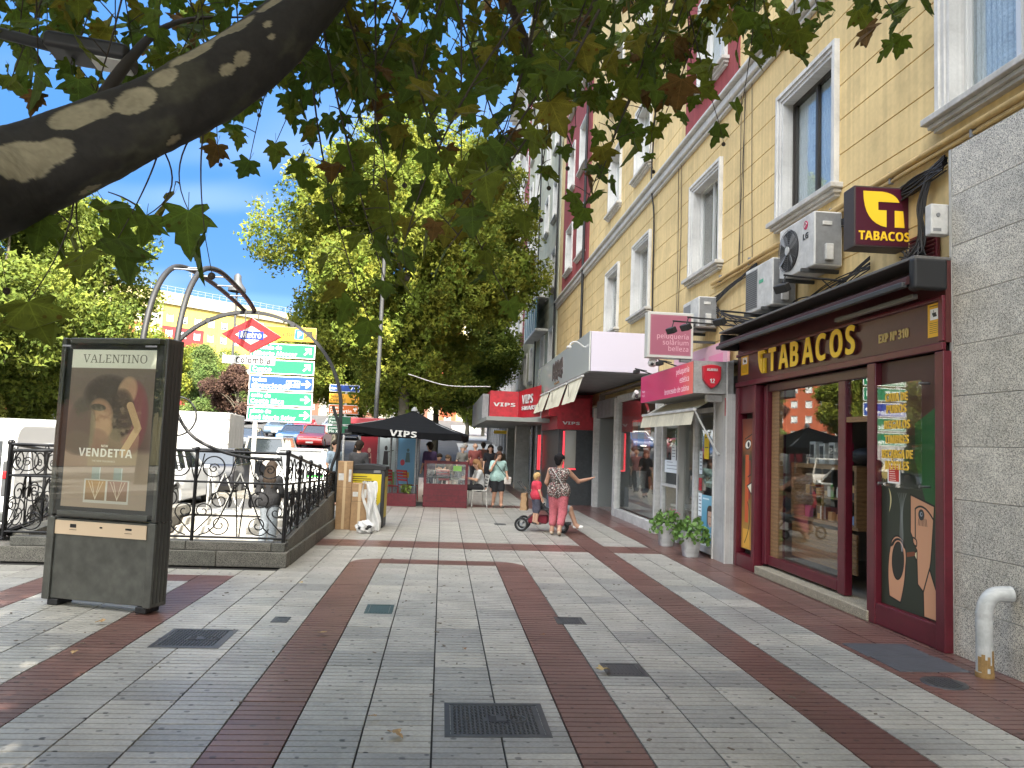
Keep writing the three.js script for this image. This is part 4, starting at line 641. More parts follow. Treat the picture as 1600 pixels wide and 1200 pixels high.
  const lg = thing('sign_lamp', 'small white curved lamp arm on the white box sign', 'spotlight', [3.18, 4.05, -17.5]); mb().tube([V(0, 0, 0), V(-0.2, 0.12, 0), V(-0.32, 0.08, 0.02), V(-0.36, 0.0, 0.04)], 0.02, 16, 8).mesh('arm', M.white, lg); mb().rbox(0.1, 0.06, 0.14, -0.37, -0.02, 0.04, 0.015).mesh('lamp_head', M.white, lg);
  for (const [i, z0, z1, nm] of [[0, -19.3, -17.25, 'nearest'], [1, -22.5, -19.6, 'middle'], [2, -25.4, -22.8, 'farthest']]) { const f = thing('awning', `${nm} of three cream awning flaps hanging under the white box sign`, 'awning', [3.12, 3.34, (z0 + z1) / 2], WALLTURN, 'cream awning flaps'), w = z1 - z0, b = mb(); const n = 12; for (let k = 0; k < n; k++) { const a = -w / 2 + w * k / n, c = a + w / n, o = (q) => 0.02 * Math.sin(q * 1.7); b.quad([a, -0.56, 0.16 + o(k)], [c, -0.56, 0.16 + o(k + 1)], [c, 0, 0.0], [a, 0, 0.0]); } b.mesh('cloth', M.cream, f); mb().rbox(w, 0.05, 0.06, 0, 0.02, 0, 0.012).mesh('roller', M.whiteDirty, f); mb().bar(-0.03, 0.03, -0.4, -0.12, 0.155, 0.16).mesh('dark_mark', M.black, f); }
}
{ // restaurant
  const t = thing('restaurant_front', 'restaurant front with red lettered box sign, grey canopy and dark entrance block', 'shop front', [0, 0, 0]);
  const rf = M.red;
  mb().bar(1.6, 2.6, 2.67, 3.6, -31, -27).mesh('sign_box', rf, t);
  put('lettering', fitText('VIPS', 0.13, 0.01, 1.72, 2.5, 3.06, -26.995), M.white, t);
  { const g = mb(); g.quad([2.605, 2.67, -26.99], [3.12, 2.67, -24.7], [3.12, 3.7, -24.7], [2.605, 3.6, -26.99]); g.mesh('side_sign', rf, t); const a = Math.atan2(-2.29, 0.515); for (const q of [fitText('VIPS', 0.30, 0.01, 0, 1.15, 0, 0), fitText('SMART', 0.13, 0.01, 0, 1.5, -0.22, 0)]) { q.rotateY(a); q.translate(2.70 - 0.012, 3.15, -26.55 + 0.004); put('lettering', q, M.white, t); } }
  mb().bar(3.14, 4.78, 2.62, 3.42, -24.7, -24.5).bar(3.14, 4.4, 2.64, 3.2, -24.48, -22.9).mesh('red_soffit', M.red, t);
  mb().bar(1.36, 1.58, 2.62, 3.5, -36.5, -27.4).mesh('end_panel', M.grey, t);
  mb().bar(1.36, 4.8, 2.48, 2.61, -37, -24.5).mesh('canopy', mat([0.22, 0.225, 0.21], 0.6), t); mb().bar(1.62, 4.8, 2.67, 3.4, -36.6, -31.01).mesh('canopy_upstand', M.grey, t);
  mb().bar(3.46, 4.75, 0, 2.25, -26.5, -22.9).mesh('entrance_block', mat([0.045, 0.05, 0.052], 0.5, { map: TX.fine, tile: 1 }), t); mb().bar(3.40, 4.75, 2.25, 2.64, -26.5, -22.85).mesh('entrance_fascia', rf, t);
  put('lettering', fitText('VIPS', 0.085, 0.008, 3.56, 4.08, 2.40, -22.848), M.white, t);
  const g = mb(); g.bar(3.60, 3.64, 1.05, 2.2, -22.895, -22.86).bar(3.64, 4.0, 1.05, 1.09, -22.895, -22.86).mesh('neon_edge', mat([0.8, 0.05, 0.07], 0.4, { emissive: new THREE.Color(0.5, 0.02, 0.03), emissiveIntensity: 0.35 }), t); mb().bar(3.65, 3.99, 1.1, 2.22, -22.898, -22.88).mesh('menu_pane', mat([0.25, 0.24, 0.2], 0.1), t);
  for (const x of [3.30, 3.36]) mb().bar(x, x + 0.025, 0.9, 2.1, -26.6, -26.5).mesh('neon_edge', mat([0.8, 0.05, 0.07], 0.4, { emissive: new THREE.Color(0.5, 0.02, 0.03), emissiveIntensity: 0.35 }), t);
  mb().bar(3.5, 4.75, 0, 2.48, -37, -26.6).mesh('glazed_hall', mat([0.03, 0.033, 0.035], 0.08), t); for (let i = 0; i < 7; i++) mb().bar(3.47, 3.52, 0, 2.48, -36.8 + i * 1.6, -36.7 + i * 1.6).mesh('mullion', M.steel, t);
  for (const [x, z] of [[2.75, -30.5], [2.85, -35.8]]) mb().rbox(0.55, 2.5, 0.55, x + 0.4, 1.25, z, 0.02).mesh('column', mat([0.36, 0.36, 0.32], 0.35, { map: TX.grime, tile: 1.5 }), t);
  mb().rbox(1.1, 0.16, 0.08, 3.0, 2.3, -37.2, 0.02).mesh('hanging_sign', M.yellow, t);
}
{ // further ground floors down the street
  for (const [z0, z1, m, l] of [[-46.9, -37.2, M.darkGrey, 'dark shop front with columns beyond the restaurant'], [-59.8, -47.1, M.grey, 'grey shop front farther down the right side'], [-75.8, -60.1, M.darkGrey, 'last dark shop front on the right side']]) {
    const t = thing('shop_front', l, 'shop front', [4.4, 0, (z0 + z1) / 2], WALLTURN), w = z1 - z0, lift = roadY(z1 - 2) + 0.13;
    mb().bar(-w / 2, w / 2, -0.3, 3.4 + lift, -0.42, -0.1).mesh('wall', m, t); mb().bar(-w / 2, w / 2, 2.7 + lift, 3.3 + lift, -0.1, 0.25).mesh('fascia', M.whiteDirty, t);
    for (let i = 0; i < 5; i++) { mb().bar(-w / 2 + i * w / 5, -w / 2 + i * w / 5 + 0.5, -0.3, 2.7 + lift, -0.1, 0.1).mesh('column', M.grey, t); mb().bar(-w / 2 + i * w / 5 + 0.5, -w / 2 + (i + 1) * w / 5, 0.2 + lift, 2.65 + lift, -0.1, -0.06).mesh('window_pane', M.glassDark, t); }
  }
}
{ // cables and drain pipe
  const cable = (label, runs, r = 0.009, name = 'cable_run') => { if (runs.length < 6) { const t = thing(name, label, 'cables'); runs.forEach((q) => mb().tube(q.map((p) => V(...p)), r, q.length * 5, 5).mesh('cable', M.cable, t)); return; } const b = mb(); for (const q of runs) b.tube(q.map((p) => V(...p)), r, q.length * 5, 5); const o = b.mesh(name, M.cable); tag(o, label, 'cables'); };
  const rnd = rng(3), bundle = [];
  for (let i = 0; i < 22; i++) { const j = () => (rnd() - 0.5) * 0.16; bundle.push([[4.72 + j() * 0.3, 4.62 + j(), -6.85], [4.74 + j() * 0.3, 4.58 + j(), -7.4], [4.72, 4.52 + j(), -7.9], [4.73, 4.55 + j(), -8.4], [4.75, 4.62 + j() * 0.6, -8.9]]); }
  cable('thick tangled bundle of black cables above the tobacco sign', bundle, 0.010);
  const drop = []; for (let i = 0; i < 14; i++) { const j = () => (rnd() - 0.5) * 0.10; drop.push([[4.73, 4.62 + j(), -7.1 + j()], [4.70 + j() * 0.4, 4.3, -7.2 + j()], [4.70 + j() * 0.4, 3.95, -7.2 + j()], [4.66 + j(), 3.78 + j(), -7.25 + j() * 3], [4.74, 3.9 + j(), -7.5 + j() * 3]]); }
  cable('black cables dropping in loops beside the tobacco sign bracket', drop, 0.009);
  const low = []; for (let i = 0; i < 10; i++) { const j = () => (rnd() - 0.5) * 0.18; low.push([[4.74, 3.95 + j(), -8.2], [4.70, 3.82 + j(), -9.0 + j()], [4.72, 3.80 + j(), -9.9], [4.70, 3.75 + j(), -10.8 + j()], [4.74, 3.85 + j(), -11.8], [4.74, 4.1 + j(), -12.8], [4.75, 4.4 + j(), -13.4]]); }
  cable('loose black cables sagging behind the awning and air conditioners', low, 0.008);
  const far = []; for (let i = 0; i < 9; i++) { const j = () => (rnd() - 0.5) * 0.14; far.push([[4.75, 4.66 + j(), -11.4], [4.74, 4.52 + j(), -12.6], [4.74, 4.42 + j(), -13.6], [4.75, 4.36 + j() * 2, -15.0], [4.77, 4.3 + j(), -17.0]]); }
  cable('bundle of black cables running under the second window from the left', far, 0.009);
  cable('thin wires hanging down the yellow wall between two first floor windows', [[-11.75, 0.1], [-12.0, -0.25], [-12.05, 0], [-12.2, 0.02]].map(([z, s]) => [[4.77, 7.78, z], [4.77, 6.2, z + s * 0.5], [4.775, 4.75, z + s]]), 0.006);
  cable('pair of thin wires on the yellow wall beside the dark window', [[[4.77, 7.8, -15.5], [4.78, 6.2, -15.45], [4.77, 4.6, -15.5]], [[4.775, 7.8, -15.7], [4.775, 6, -15.62], [4.77, 4.5, -15.6]]], 0.007);
  cable('thick black cable down the yellow wall between the far windows', [[[4.76, 10.2, -17.6], [4.7, 8.0, -17.62], [4.74, 7.4, -17.5], [4.77, 5.5, -17.55], [4.77, 4.6, -17.5]]], 0.022);
  const dp = mb().rod(V(4.68, 3.4, -26.55), V(4.68, 27, -26.55), 0.05, 10).mesh('drain_pipe', M.black); tag(dp, 'black drain pipe in front of the far red strip', 'drain pipe');
  const dp2 = mb().rod(V(4.66, 3.4, -33.3), V(4.66, 27, -33.3), 0.045, 10).mesh('drain_pipe', M.black); tag(dp2, 'black drain pipe at the joint of yellow and sage buildings', 'drain pipe');
  const dp3 = mb().rod(V(4.62, 3.4, -39.9), V(4.62, 27, -39.9), 0.04, 8).mesh('drain_pipe', M.black); tag(dp3, 'thin black drain pipe on the sage building', 'drain pipe');
  const p = thing('vent_pipe', 'white elbow pipe with rusty foot rising from the paving by the granite wall', 'pipe', [4.50, 0, -6.07]);
  mb().tube([V(0, 0.02, 0), V(0, 0.3, 0), V(0, 0.5, 0.002), V(0.015, 0.60, 0.012), V(0.07, 0.665, 0.03), V(0.2, 0.68, 0.06)], 0.064, 40, 18).mesh('pipe', mat([0.62, 0.63, 0.61], 0.35, { map: TX.grime, tile: 0.6 }), p); mb().cyl(0.067, 0.067, 0.03, 0, 0.50, 0, 18).mesh('collar', M.white, p);
  const rust = mat([0.36, 0.22, 0.08], 0.85, { map: TX.grime, tile: 0.15 }); const rr = rng(8); const rb = mb(); for (let i = 0; i < 9; i++) { const a = -1.2 + i * 0.32 + rr() * 0.2; rb.rbox(0.018 + rr() * 0.02, 0.06 + rr() * 0.2, 0.005, 0.0645 * Math.sin(a), 0.06 + rr() * 0.07, 0.0645 * Math.cos(a), 0.002, a, 0, 0, 1); } rb.mesh('rust_patch', rust, p); mb().cyl(0.072, 0.07, 0.04, 0, 0.02, 0, 18).mesh('foot', rust, p);
  const u = thing('utility_plate', 'small cream plate on the granite wall beside the elbow pipe', 'plate', [4.718, 0.665, -5.83], WALLTURN); mb().rbox(0.12, 0.12, 0.008, 0, 0, 0, 0.002).mesh('plate', mat([0.6, 0.56, 0.44], 0.5), u); mb().bar(-0.03, 0.03, -0.005, 0.005, 0.004, 0.006).mesh('lettering', M.grey, u);
}
{ // planters by the salon
  const pot = (label, x, z, seed, flower) => {
    const t = thing('potted_plant', label, 'potted plant', [x, 0, z], 0.12); const g = new THREE.CylinderGeometry(0.20, 0.135, 0.42, 4); g.rotateY(Math.PI / 4); mb().add(g.toNonIndexed(), 0, 0.21, 0).mesh('pot', M.white, t); mb().box(0.23, 0.02, 0.23, 0, 0.415, 0).mesh('soil', M.black, t);
    const r = rng(seed), lm = mat([0.10, 0.19, 0.035], 0.55, { side: THREE.DoubleSide }), b = mb(), st = mb();
    for (let i = 0; i < 260; i++) { const a = r() * 7, e = r(), rad = 0.06 + 0.24 * Math.sqrt(r()), y = 0.44 + 0.24 * (1 - (rad / 0.3) ** 2) * r() - (rad > 0.2 ? r() * 0.22 : 0), s = 0.022 + r() * 0.022; const c = new THREE.CircleGeometry(s, 6); b.add(c, rad * Math.cos(a), y, rad * Math.sin(a), r() * 6, -1 + r() * 1.2, r()); if (i % 9 === 0) st.rod(V(0, 0.4, 0), V(rad * Math.cos(a), y, rad * Math.sin(a)), 0.004, 4); }
    stuff(b.mesh('foliage', lm, t)); st.mesh('stem', lm, t);
    if (flower) { const f = mb(); for (let i = 0; i < 14; i++) f.sph(0.018, 0.1 + r() * 0.14, 0.56 + r() * 0.12, (r() - 0.5) * 0.2, 1, 0.8, 1, 6); f.mesh('flower', mat([0.45, 0.18, 0.22], 0.7), t); }
  };
  pot('white square pot with green and pinkish plant, farther from the tobacco shop', 4.16, -13.95, 61, true); pot('white square pot with trailing ivy, nearer to the tobacco shop', 4.18, -12.62, 62, false);
}
// ---------- metro entrance ----------
const stoneA = mat([0.20, 0.20, 0.185], 0.8, { map: TX.granite, tile: 0.7 }), stoneB = mat([0.225, 0.22, 0.205], 0.8, { map: TX.granite, tile: 0.8 }), stoneC = mat([0.18, 0.182, 0.172], 0.8, { map: TX.granite, tile: 0.65 });
{
  const t = thing('metro_entrance_wall', 'low grey stone wall in two courses around the sunken metro stairs', 'wall'), ms = [stoneA, stoneB, stoneC]; let q = 0;
  const block = (b) => b.mesh('stone_block', ms[(q++ * 7 + 1) % 3], t);
  for (let x = -5.62; x < -2.0; x += 0.91) { const e = Math.min(x + 0.906, -1.975); if (e - x < 0.1) continue; block(mb().rbox(e - x, 0.20, 0.24, (x + e) / 2, 0.10, -10.64, 0.012)); }
  for (let x = -5.5; x < -2.0; x += 1.1) { const e = Math.min(x + 1.096, -2.02); if (e - x < 0.1) continue; block(mb().rbox(e - x, 0.115, 0.22, (x + e) / 2, 0.26, -10.67, 0.012)); }
  for (const sx of [1, -1]) {
    const xo = sx > 0 ? -1.975 : -5.625, w = 0.20;
    for (let z = -10.78; z > -17.3; z -= 1.05) { const e = Math.max(z - 1.046, -17.4); block(mb().rbox(0.24, 0.20, z - e, xo - sx * 0.12, 0.10, (z + e) / 2, 0.012)); }
    for (let z = -10.79; z > -15.1; z -= 1.1) { const e = Math.max(z - 1.096, -15.2), h = (s) => 0.32 + 0.39 * (-10.56 - s) / 4.6, s = new THREE.Shape(); s.moveTo(-z, 0.203); s.lineTo(-e, 0.203); s.lineTo(-e, h(e)); s.lineTo(-z, h(z)); s.closePath(); block(mb().ext(s, w, sx > 0 ? xo - 0.045 - w : xo + 0.045, 0, 0, Math.PI / 2, 0, 0, 0.006)); }
  }
  const st = thing('metro_stairs', 'pale stone steps going down behind the iron railing', 'stairs'); const sm1 = mat([0.40, 0.38, 0.34], 0.75, { map: TX.grime, tile: 0.9 }), sm2 = mat([0.36, 0.345, 0.31], 0.75, { map: TX.grime, tile: 1.1 });
  for (let i = 0; i < 15; i++) mb().rbox(3.36, 0.17, 0.36, -3.8, -0.155 - i * 0.14, -17.22 + i * 0.33, 0.012).mesh('step', i % 2 ? sm1 : sm2, st);
  mb().bar(-5.5, -2.12, -2.6, -2.4, -17.4, -10.75).bar(-5.52, -5.49, -2.4, -0.02, -17.4, -10.76).bar(-2.13, -2.10, -2.4, -0.02, -17.4, -10.76).bar(-5.49, -2.13, -2.4, -0.02, -10.79, -10.76).mesh('shaft_wall', mat([0.33, 0.32, 0.30], 0.8, { map: TX.grime, tile: 1 }), st);
}
const spiral = (cx, cy, R0, R1, turns, a0, n = 26) => { const o = []; for (let i = 0; i <= n; i++) { const t = i / n, a = a0 + turns * 2 * Math.PI * t, r = R0 + (R1 - R0) * t; o.push([cx + r * Math.cos(a), cy + r * Math.sin(a)]); } return o; };
function railing(label, map, len, panels) {                  // map(u, v): u metres along, v 0 at the bottom rail, 1 at the top
  const t = thing('iron_railing', label, 'railing'), m = M.iron, pw = len / panels;
  const rail = (v, r, n) => { const p = []; for (let i = 0; i <= 12; i++) p.push(map(len * i / 12, v)); mb().tube(p, r, 24, 6).mesh(n, m, t); };
  rail(1, 0.022, 'top_rail'); rail(0.64, 0.016, 'middle_rail'); rail(0.0, 0.016, 'bottom_rail');
  for (let i = 0; i <= panels; i++) { const u = Math.min(len, i * pw), a = map(u, -0.08), b = map(u, 1.0); mb().rod(a, b, 0.024, 8).sph(0.035, b.x, b.y + 0.02, b.z, 1, 1.1, 1, 10).cyl(0.045, 0.05, 0.03, a.x, a.y + 0.01, a.z, 10).mesh('post', m, t); }
  const draw = (pts, u0, r = 0.0095) => mb().tube(pts.map(([x, y]) => map(u0 + x, y)), r, pts.length * 2, 6).mesh('scroll', m, t);
  for (let i = 0; i < panels; i++) {
    const c = (i + 0.5) * pw, w = pw / 2;
    for (const s of [-1, 1]) {
      const fl = (p) => p.map(([x, y]) => [Math.max(-w + 0.02, Math.min(w - 0.02, s * x)), y]);
      const ar = 1 / 1.17;                                  // v units per metre
      const sp = (cx, cy, r0, r1, tn, a0) => spiral(0, 0, r0, r1, tn, a0).map(([x, y]) => [cx + x, cy + y * ar]);
      // big S scroll: upper spiral near the panel middle, lower one near its foot
      draw(fl([...sp(w * 0.44, 0.43, 0.03, 0.155, 1.55, 0.4), [w * 0.16, 0.56], [w * 0.05, 0.62]]), c);
      draw(fl([...sp(w * 0.42, 0.145, 0.025, 0.15, 1.6, 2.2).reverse()].concat([])), c, 0.0085);
      draw(fl([[w * 0.02, 0.0], [w * 0.06, 0.30], [w * 0.12, 0.63]]), c); draw(fl([[w * 0.14, 0.62], [w * 0.34, 0.33], [w * 0.62, 0.07], [w * 0.85, 0.02]]), c);
      draw(fl([...sp(w * 0.80, 0.30, 0.02, 0.12, 1.4, 1.0), [w * 0.96, 0.05]]), c, 0.0085);
      // upper band: circle with a curl and an S stroke
      draw(fl(sp(w * 0.62, 0.82, 0.14, 0.14, 1, 0)), c); draw(fl(sp(w * 0.62, 0.80, 0.015, 0.07, 1.4, 0.5)), c, 0.008);
      draw(fl([[w * 0.03, 0.97], [w * 0.16, 0.9], [w * 0.26, 0.72], [w * 0.42, 0.655]]), c, 0.0085); draw(fl([[w * 0.84, 0.97], [w * 0.90, 0.8], [w * 0.98, 0.68]]), c, 0.0085);
    }
  }
  return t;
}
railing('black wrought iron railing with scrolls along the near end of the metro stairs', (u, v) => V(-5.62 + u, 0.37 + 1.13 * v, -10.62), 3.56, 3);
railing('black scroll railing sloping down the right side of the metro stairs', (u, v) => { const b = 0.37 + 0.39 * u / 4.6, tp = 1.5 - 0.46 * u / 4.6; return V(-2.06, b + (tp - b) * v, -10.64 - u); }, 4.55, 5);
railing('black scroll railing sloping down the left side of the metro stairs', (u, v) => { const b = 0.37 + 0.39 * u / 4.6, tp = 1.5 - 0.46 * u / 4.6; return V(-5.62, b + (tp - b) * v, -10.66 - u); }, 4.55, 5);
{
  const t = thing('metro_arch', 'dark tubular metro arch with a ladder shaped double pipe rising to its crown', 'arch'), m = mat([0.022, 0.023, 0.025], 0.6, { map: TX.fine, tile: 0.5 });
  const arch = []; for (let i = 0; i <= 30; i++) { const a = Math.PI * i / 30; arch.push(V(-3.8 + 1.8 * Math.cos(a), 2.25 + 1.86 * Math.sin(a), -15.2)); }
  const full = [V(-2.0, 0.5, -15.2), V(-2.0, 1.4, -15.2), ...arch, V(-5.6, 1.4, -15.2), V(-5.6, 0.5, -15.2)];
  const P = [], cr = new THREE.CatmullRomCurve3(full, false, 'centripetal');       // flat bar: a rectangular section swept along the arch
  const sec = [[-0.03, -0.06], [0.03, -0.06], [0.03, 0.06], [-0.03, 0.06]], n = 72, ring = [];
  for (let i = 0; i <= n; i++) { const p = cr.getPointAt(i / n), tg = cr.getTangentAt(i / n), nr = V(-tg.y, tg.x, 0); ring.push(sec.map(([a, b]) => V(p.x + nr.x * a, p.y + nr.y * a, p.z + b))); }
  for (let i = 0; i < n; i++) for (let k = 0; k < 4; k++) { const a = ring[i][k], b = ring[i][(k + 1) % 4], c = ring[i + 1][(k + 1) % 4], d = ring[i + 1][k]; for (const v of [a, c, b, a, d, c]) P.push(v.x, v.y, v.z); }
  const g = new THREE.BufferGeometry(); g.setAttribute('position', new THREE.Float32BufferAttribute(P, 3)); g.computeVertexNormals(); mb().add(g).mesh('arch_bar', m, t);
  for (const x of [-4.07, -3.63]) mb().tube([[0.4, -10.6], [2.5, -10.6], [3.2, -10.72], [3.75, -11.02], [4.12, -11.5], [4.28, -12.2], [4.29, -13.4], [4.22, -14.5], [4.14, -15.18]].map(([y, z], i, a) => V(x + (-3.85 - x) * 0.55 * Math.max(0, (i - 5) / 3), y, z)), 0.041, 60, 10).mesh('ladder_pipe', m, t);
  for (const [y, z, w] of [[4.12, -11.5, 0.40], [4.27, -12.1, 0.40], [4.29, -12.8, 0.36], [4.28, -13.5, 0.33], [4.24, -14.2, 0.28]]) mb().rod(V(-3.85 - w / 2, y, z), V(-3.85 + w / 2, y, z), 0.014, 6).mesh('rung', M.steel, t);
  for (const s of [-1, 1]) {
    mb().tube([[0.19, 2.6], [0.29, 2.04], [0.52, 1.70], [0.87, 1.52], [1.21, 1.44], [1.71, 1.42]].map(([a, b]) => V(-3.85 + s * a, b, -10.6)), 0.022, 40, 8).mesh('flared_brace', m, t);
    mb().tube(spiral(-3.85 + s * 0.30, 1.95, 0.26, 0.26, 0.5, s > 0 ? -1.6 : Math.PI + 1.6 - Math.PI).map(([a, b]) => V(a, b, -10.6)), 0.012, 30, 6).mesh('curl', m, t);
    mb().tube([[1.80, 2.35], [1.93, 1.95], [1.93, 1.5], [1.83, 1.1], [1.9, 0.75]].map(([a, b]) => V(-3.8 + s * a * (s > 0 ? 1 : 1) - s * 0.14, b, -15.1)), 0.03, 30, 8).mesh('leg_brace', m, t);
    mb().rod(V(-3.8 + s * 1.6, 1.82, -15.2), V(-3.8 + s * 2.0, 1.82, -15.2), 0.02, 6).mesh('cross_bar', m, t);
    mb().cyl(0.05, 0.05, 0.05, -3.8 + s * 0.8, 3.9, -15.12, 10, Math.PI / 2).mesh('fitting', m, t);
  }
  const s = thing('metro_sign', 'red diamond metro sign with a blue band hanging from the arch', 'sign', [-3.75, 3.64, -15.05], 0.03);
  const dia = (w, h) => { const q = new THREE.Shape(); q.moveTo(-w, 0); q.lineTo(0, -h); q.lineTo(w, 0); q.lineTo(0, h); q.closePath(); return q; };
  mb().ext(dia(0.55, 0.33), 0.07, 0, 0, -0.07, 0, 0, 0, 0.008).mesh('diamond', mat([0.42, 0.012, 0.014], 0.35), s);
  mb().ext(dia(0.30, 0.18), 0.004, 0, 0, 0.009).mesh('white_diamond', M.white, s); mb().box(0.46, 0.155, 0.006, 0, 0, 0.018).mesh('blue_band', mat([0.008, 0.03, 0.22], 0.35), s);
  put('lettering', fitText('Metro', 0.115, 0.003, -0.19, 0.19, -0.055, 0.022), M.white, s);
  mb().rod(V(-0.14, 0.24, -0.04), V(-0.14, 0.52, -0.06), 0.012, 6).rod(V(0.1, 0.27, -0.04), V(0.1, 0.5, -0.06), 0.012, 6).mesh('hanger', M.darkGrey, s);
  const c = thing('station_plate', 'long white station name plate below the red diamond sign', 'sign', [-3.76, 3.155, -15.02], 0.03); mb().rbox(0.98, 0.155, 0.03, 0, 0, 0, 0.006).mesh('plate', mat([0.48, 0.48, 0.47], 0.5), c); put('lettering', fitText('Colombia', 0.115, 0.003, -0.24, 0.40, -0.055, 0.016), mat([0.012, 0.012, 0.014], 0.6), c); { const q = new THREE.Shape(); q.moveTo(-0.47, -0.07); q.lineTo(-0.40, -0.07); q.lineTo(-0.36, 0.07); q.lineTo(-0.41, 0.07); q.closePath(); mb().ext(q, 0.002, 0, 0, 0.0155).mesh('slanted_mark', M.grey, c); } mb().rod(V(0, 0.07, 0), V(0, 0.20, -0.03), 0.01, 6).mesh('hanger', M.darkGrey, c);
}
// ---------- advertising panel ----------
{
  const t = thing('advertising_panel', 'tall dark grey glazed advertising panel showing a perfume poster', 'advertising panel', [-3.238, 0, -7.985], -18 * R);
  const w = 1.23, d = 0.24, gm = mat([0.14, 0.142, 0.125], 0.42, { metalness: 0.25, map: TX.fine, tile: 1.5 }), gd = mat([0.06, 0.06, 0.055], 0.4, { metalness: 0.3 });
  mb().rbox(w - 0.16, 0.78, d - 0.03, 0, 0.46, -0.012, 0.01).mesh('base_panel', gm, t);
  for (const s of [-1, 1]) mb().rbox(0.085, 0.80, d, s * (w / 2 - 0.042), 0.46, 0, 0.012).mesh('base_edge', gm, t);
  const f = mb(); f.rbox(0.05, 1.78, d, -w / 2 + 0.025, 1.755, 0, 0.012).rbox(0.05, 1.78, d, w / 2 - 0.025, 1.755, 0, 0.012).rbox(w - 0.2, 0.06, d, 0, 2.615, 0, 0.01).rbox(w - 0.2, 0.06, d, 0, 0.90, 0, 0.01); f.mesh('frame', gd, t);
  for (let i = 0; i < 4; i++) mb().bar(w / 2 - 0.001, w / 2 + 0.004, 0.1, 2.6, -0.09 + i * 0.05, -0.065 + i * 0.05).mesh('side_fin', gd, t);
  mb().bar(-w / 2 + 0.05, w / 2 - 0.05, 0.93, 2.585, 0.06, 0.085).mesh('black_backing', M.black, t);
  panelTex(t, 'poster', -0.50, 0.47, 0.97, 2.53, 0.092, canv(640, 1140, (x, W, H) => {
    let g = x.createLinearGradient(0, 0, 0, H); g.addColorStop(0, '#d7d4c4'); g.addColorStop(0.115, '#cfccbb'); g.addColorStop(0.12, '#5b4c45'); g.addColorStop(0.45, '#55403a'); g.addColorStop(0.62, '#4a2f2c'); g.addColorStop(0.66, '#8c7563'); g.addColorStop(1, '#937a66'); x.fillStyle = g; x.fillRect(0, 0, W, H);
    T(x, 'VALENTINO', 330, 95, 84, '#4a463f', 'serif', 'normal', 'center');
    // a couple in dark clothes, soft shapes
    const soft = (c, cx, cy, rx, ry, rot = 0) => { for (let k = 8; k > 0; k--) { x.globalAlpha = 0.22; x.fillStyle = c; x.beginPath(); x.ellipse(cx, cy, rx * (0.75 + k * 0.035), ry * (0.75 + k * 0.035), rot, 0, 7); x.fill(); } x.globalAlpha = 1; };
    soft('#241c1a', 300, 330, 190, 150); soft('#6d2a31', 500, 480, 110, 260); soft('#a9805f', 440, 300, 75, 110, 0.2); soft('#2a1d1b', 400, 470, 110, 190); soft('#a07355', 250, 470, 95, 120, -0.3); soft('#8c5f4a', 270, 560, 80, 90); soft('#211b1a', 230, 420, 60, 26, 0.1); soft('#5f3431', 220, 650, 110, 80);
    x.strokeStyle = '#b08862'; x.lineWidth = 52; x.lineCap = 'round'; x.beginPath(); x.moveTo(470, 400); x.lineTo(540, 560); x.lineTo(440, 740); x.stroke(); soft('#3a332c', 110, 560, 110, 210); soft('#4b4136', 90, 680, 120, 90);
    T(x, 'NEW', 300, 705, 24, '#d8d0c4', 'sans-serif', 'bold', 'center'); T(x, 'VENDETTA', 310, 775, 82, '#e4e0da', 'sans-serif', 'bold', 'center'); T(x, 'THE NEW FRAGRANCE', 300, 812, 18, '#cfc8bd', 'sans-serif', 'normal', 'center');
    for (const [bx, c] of [[180, '#a9742e'], [345, '#8b5c4c']]) { g = x.createLinearGradient(bx, 940, bx, 1100); g.addColorStop(0, c); g.addColorStop(1, '#6b4a32'); x.fillStyle = '#b9b2a6'; x.fillRect(bx - 12, 935, 174, 170); x.fillStyle = g; x.fillRect(bx, 945, 150, 140); x.strokeStyle = 'rgba(240,225,200,.6)'; x.lineWidth = 5; for (const q of [20, 45]) { x.beginPath(); x.moveTo(bx + q, 950); x.lineTo(bx + 78, 1075); x.lineTo(bx + 150 - q, 950); x.stroke(); } x.fillStyle = '#7d8a82'; x.fillRect(bx + 40, 850, 66, 85); x.fillStyle = 'rgba(230,235,230,.5)'; x.fillRect(bx + 98, 850, 6, 85); } x.fillStyle = 'rgba(196,184,160,.20)'; x.fillRect(0, 0, W, H);
  }), 0.5);
  mb().bar(-w / 2 + 0.012, w / 2 - 0.012, 0.895, 2.63, d / 2 + 0.004, d / 2 + 0.010).mesh('front_glass', M.glass, t);
  mb().rbox(1.06, 0.135, 0.008, -0.02, 0.765, d / 2 - 0.02, 0.003).mesh('label_strip', mat([0.60, 0.46, 0.31], 0.5), t);
  mb().rbox(0.07, 0.035, 0.004, -0.32, 0.785, d / 2 - 0.014, 0.002).rbox(0.03, 0.014, 0.004, 0.0, 0.785, d / 2 - 0.014, 0.002).rbox(0.07, 0.018, 0.004, 0.31, 0.785, d / 2 - 0.014, 0.002).bar(-0.36, -0.28, 0.745, 0.749, d / 2 - 0.0155, d / 2 - 0.0135).bar(0.27, 0.35, 0.745, 0.749, d / 2 - 0.0155, d / 2 - 0.0135).mesh('printed_mark', M.black, t);
  for (const s of [-1, 1]) mb().rbox(0.12, 0.06, 0.2, s * 0.5, 0.035, 0, 0.01).mesh('foot', M.black, t);
  mb().bar(-w / 2 + 0.02, -w / 2 + 0.12, 2.555, 2.572, d / 2 + 0.0105, d / 2 + 0.0115).bar(w / 2 - 0.25, w / 2 - 0.12, 2.555, 2.572, d / 2 + 0.0105, d / 2 + 0.0115).mesh('maker_mark', M.grey, t);
}
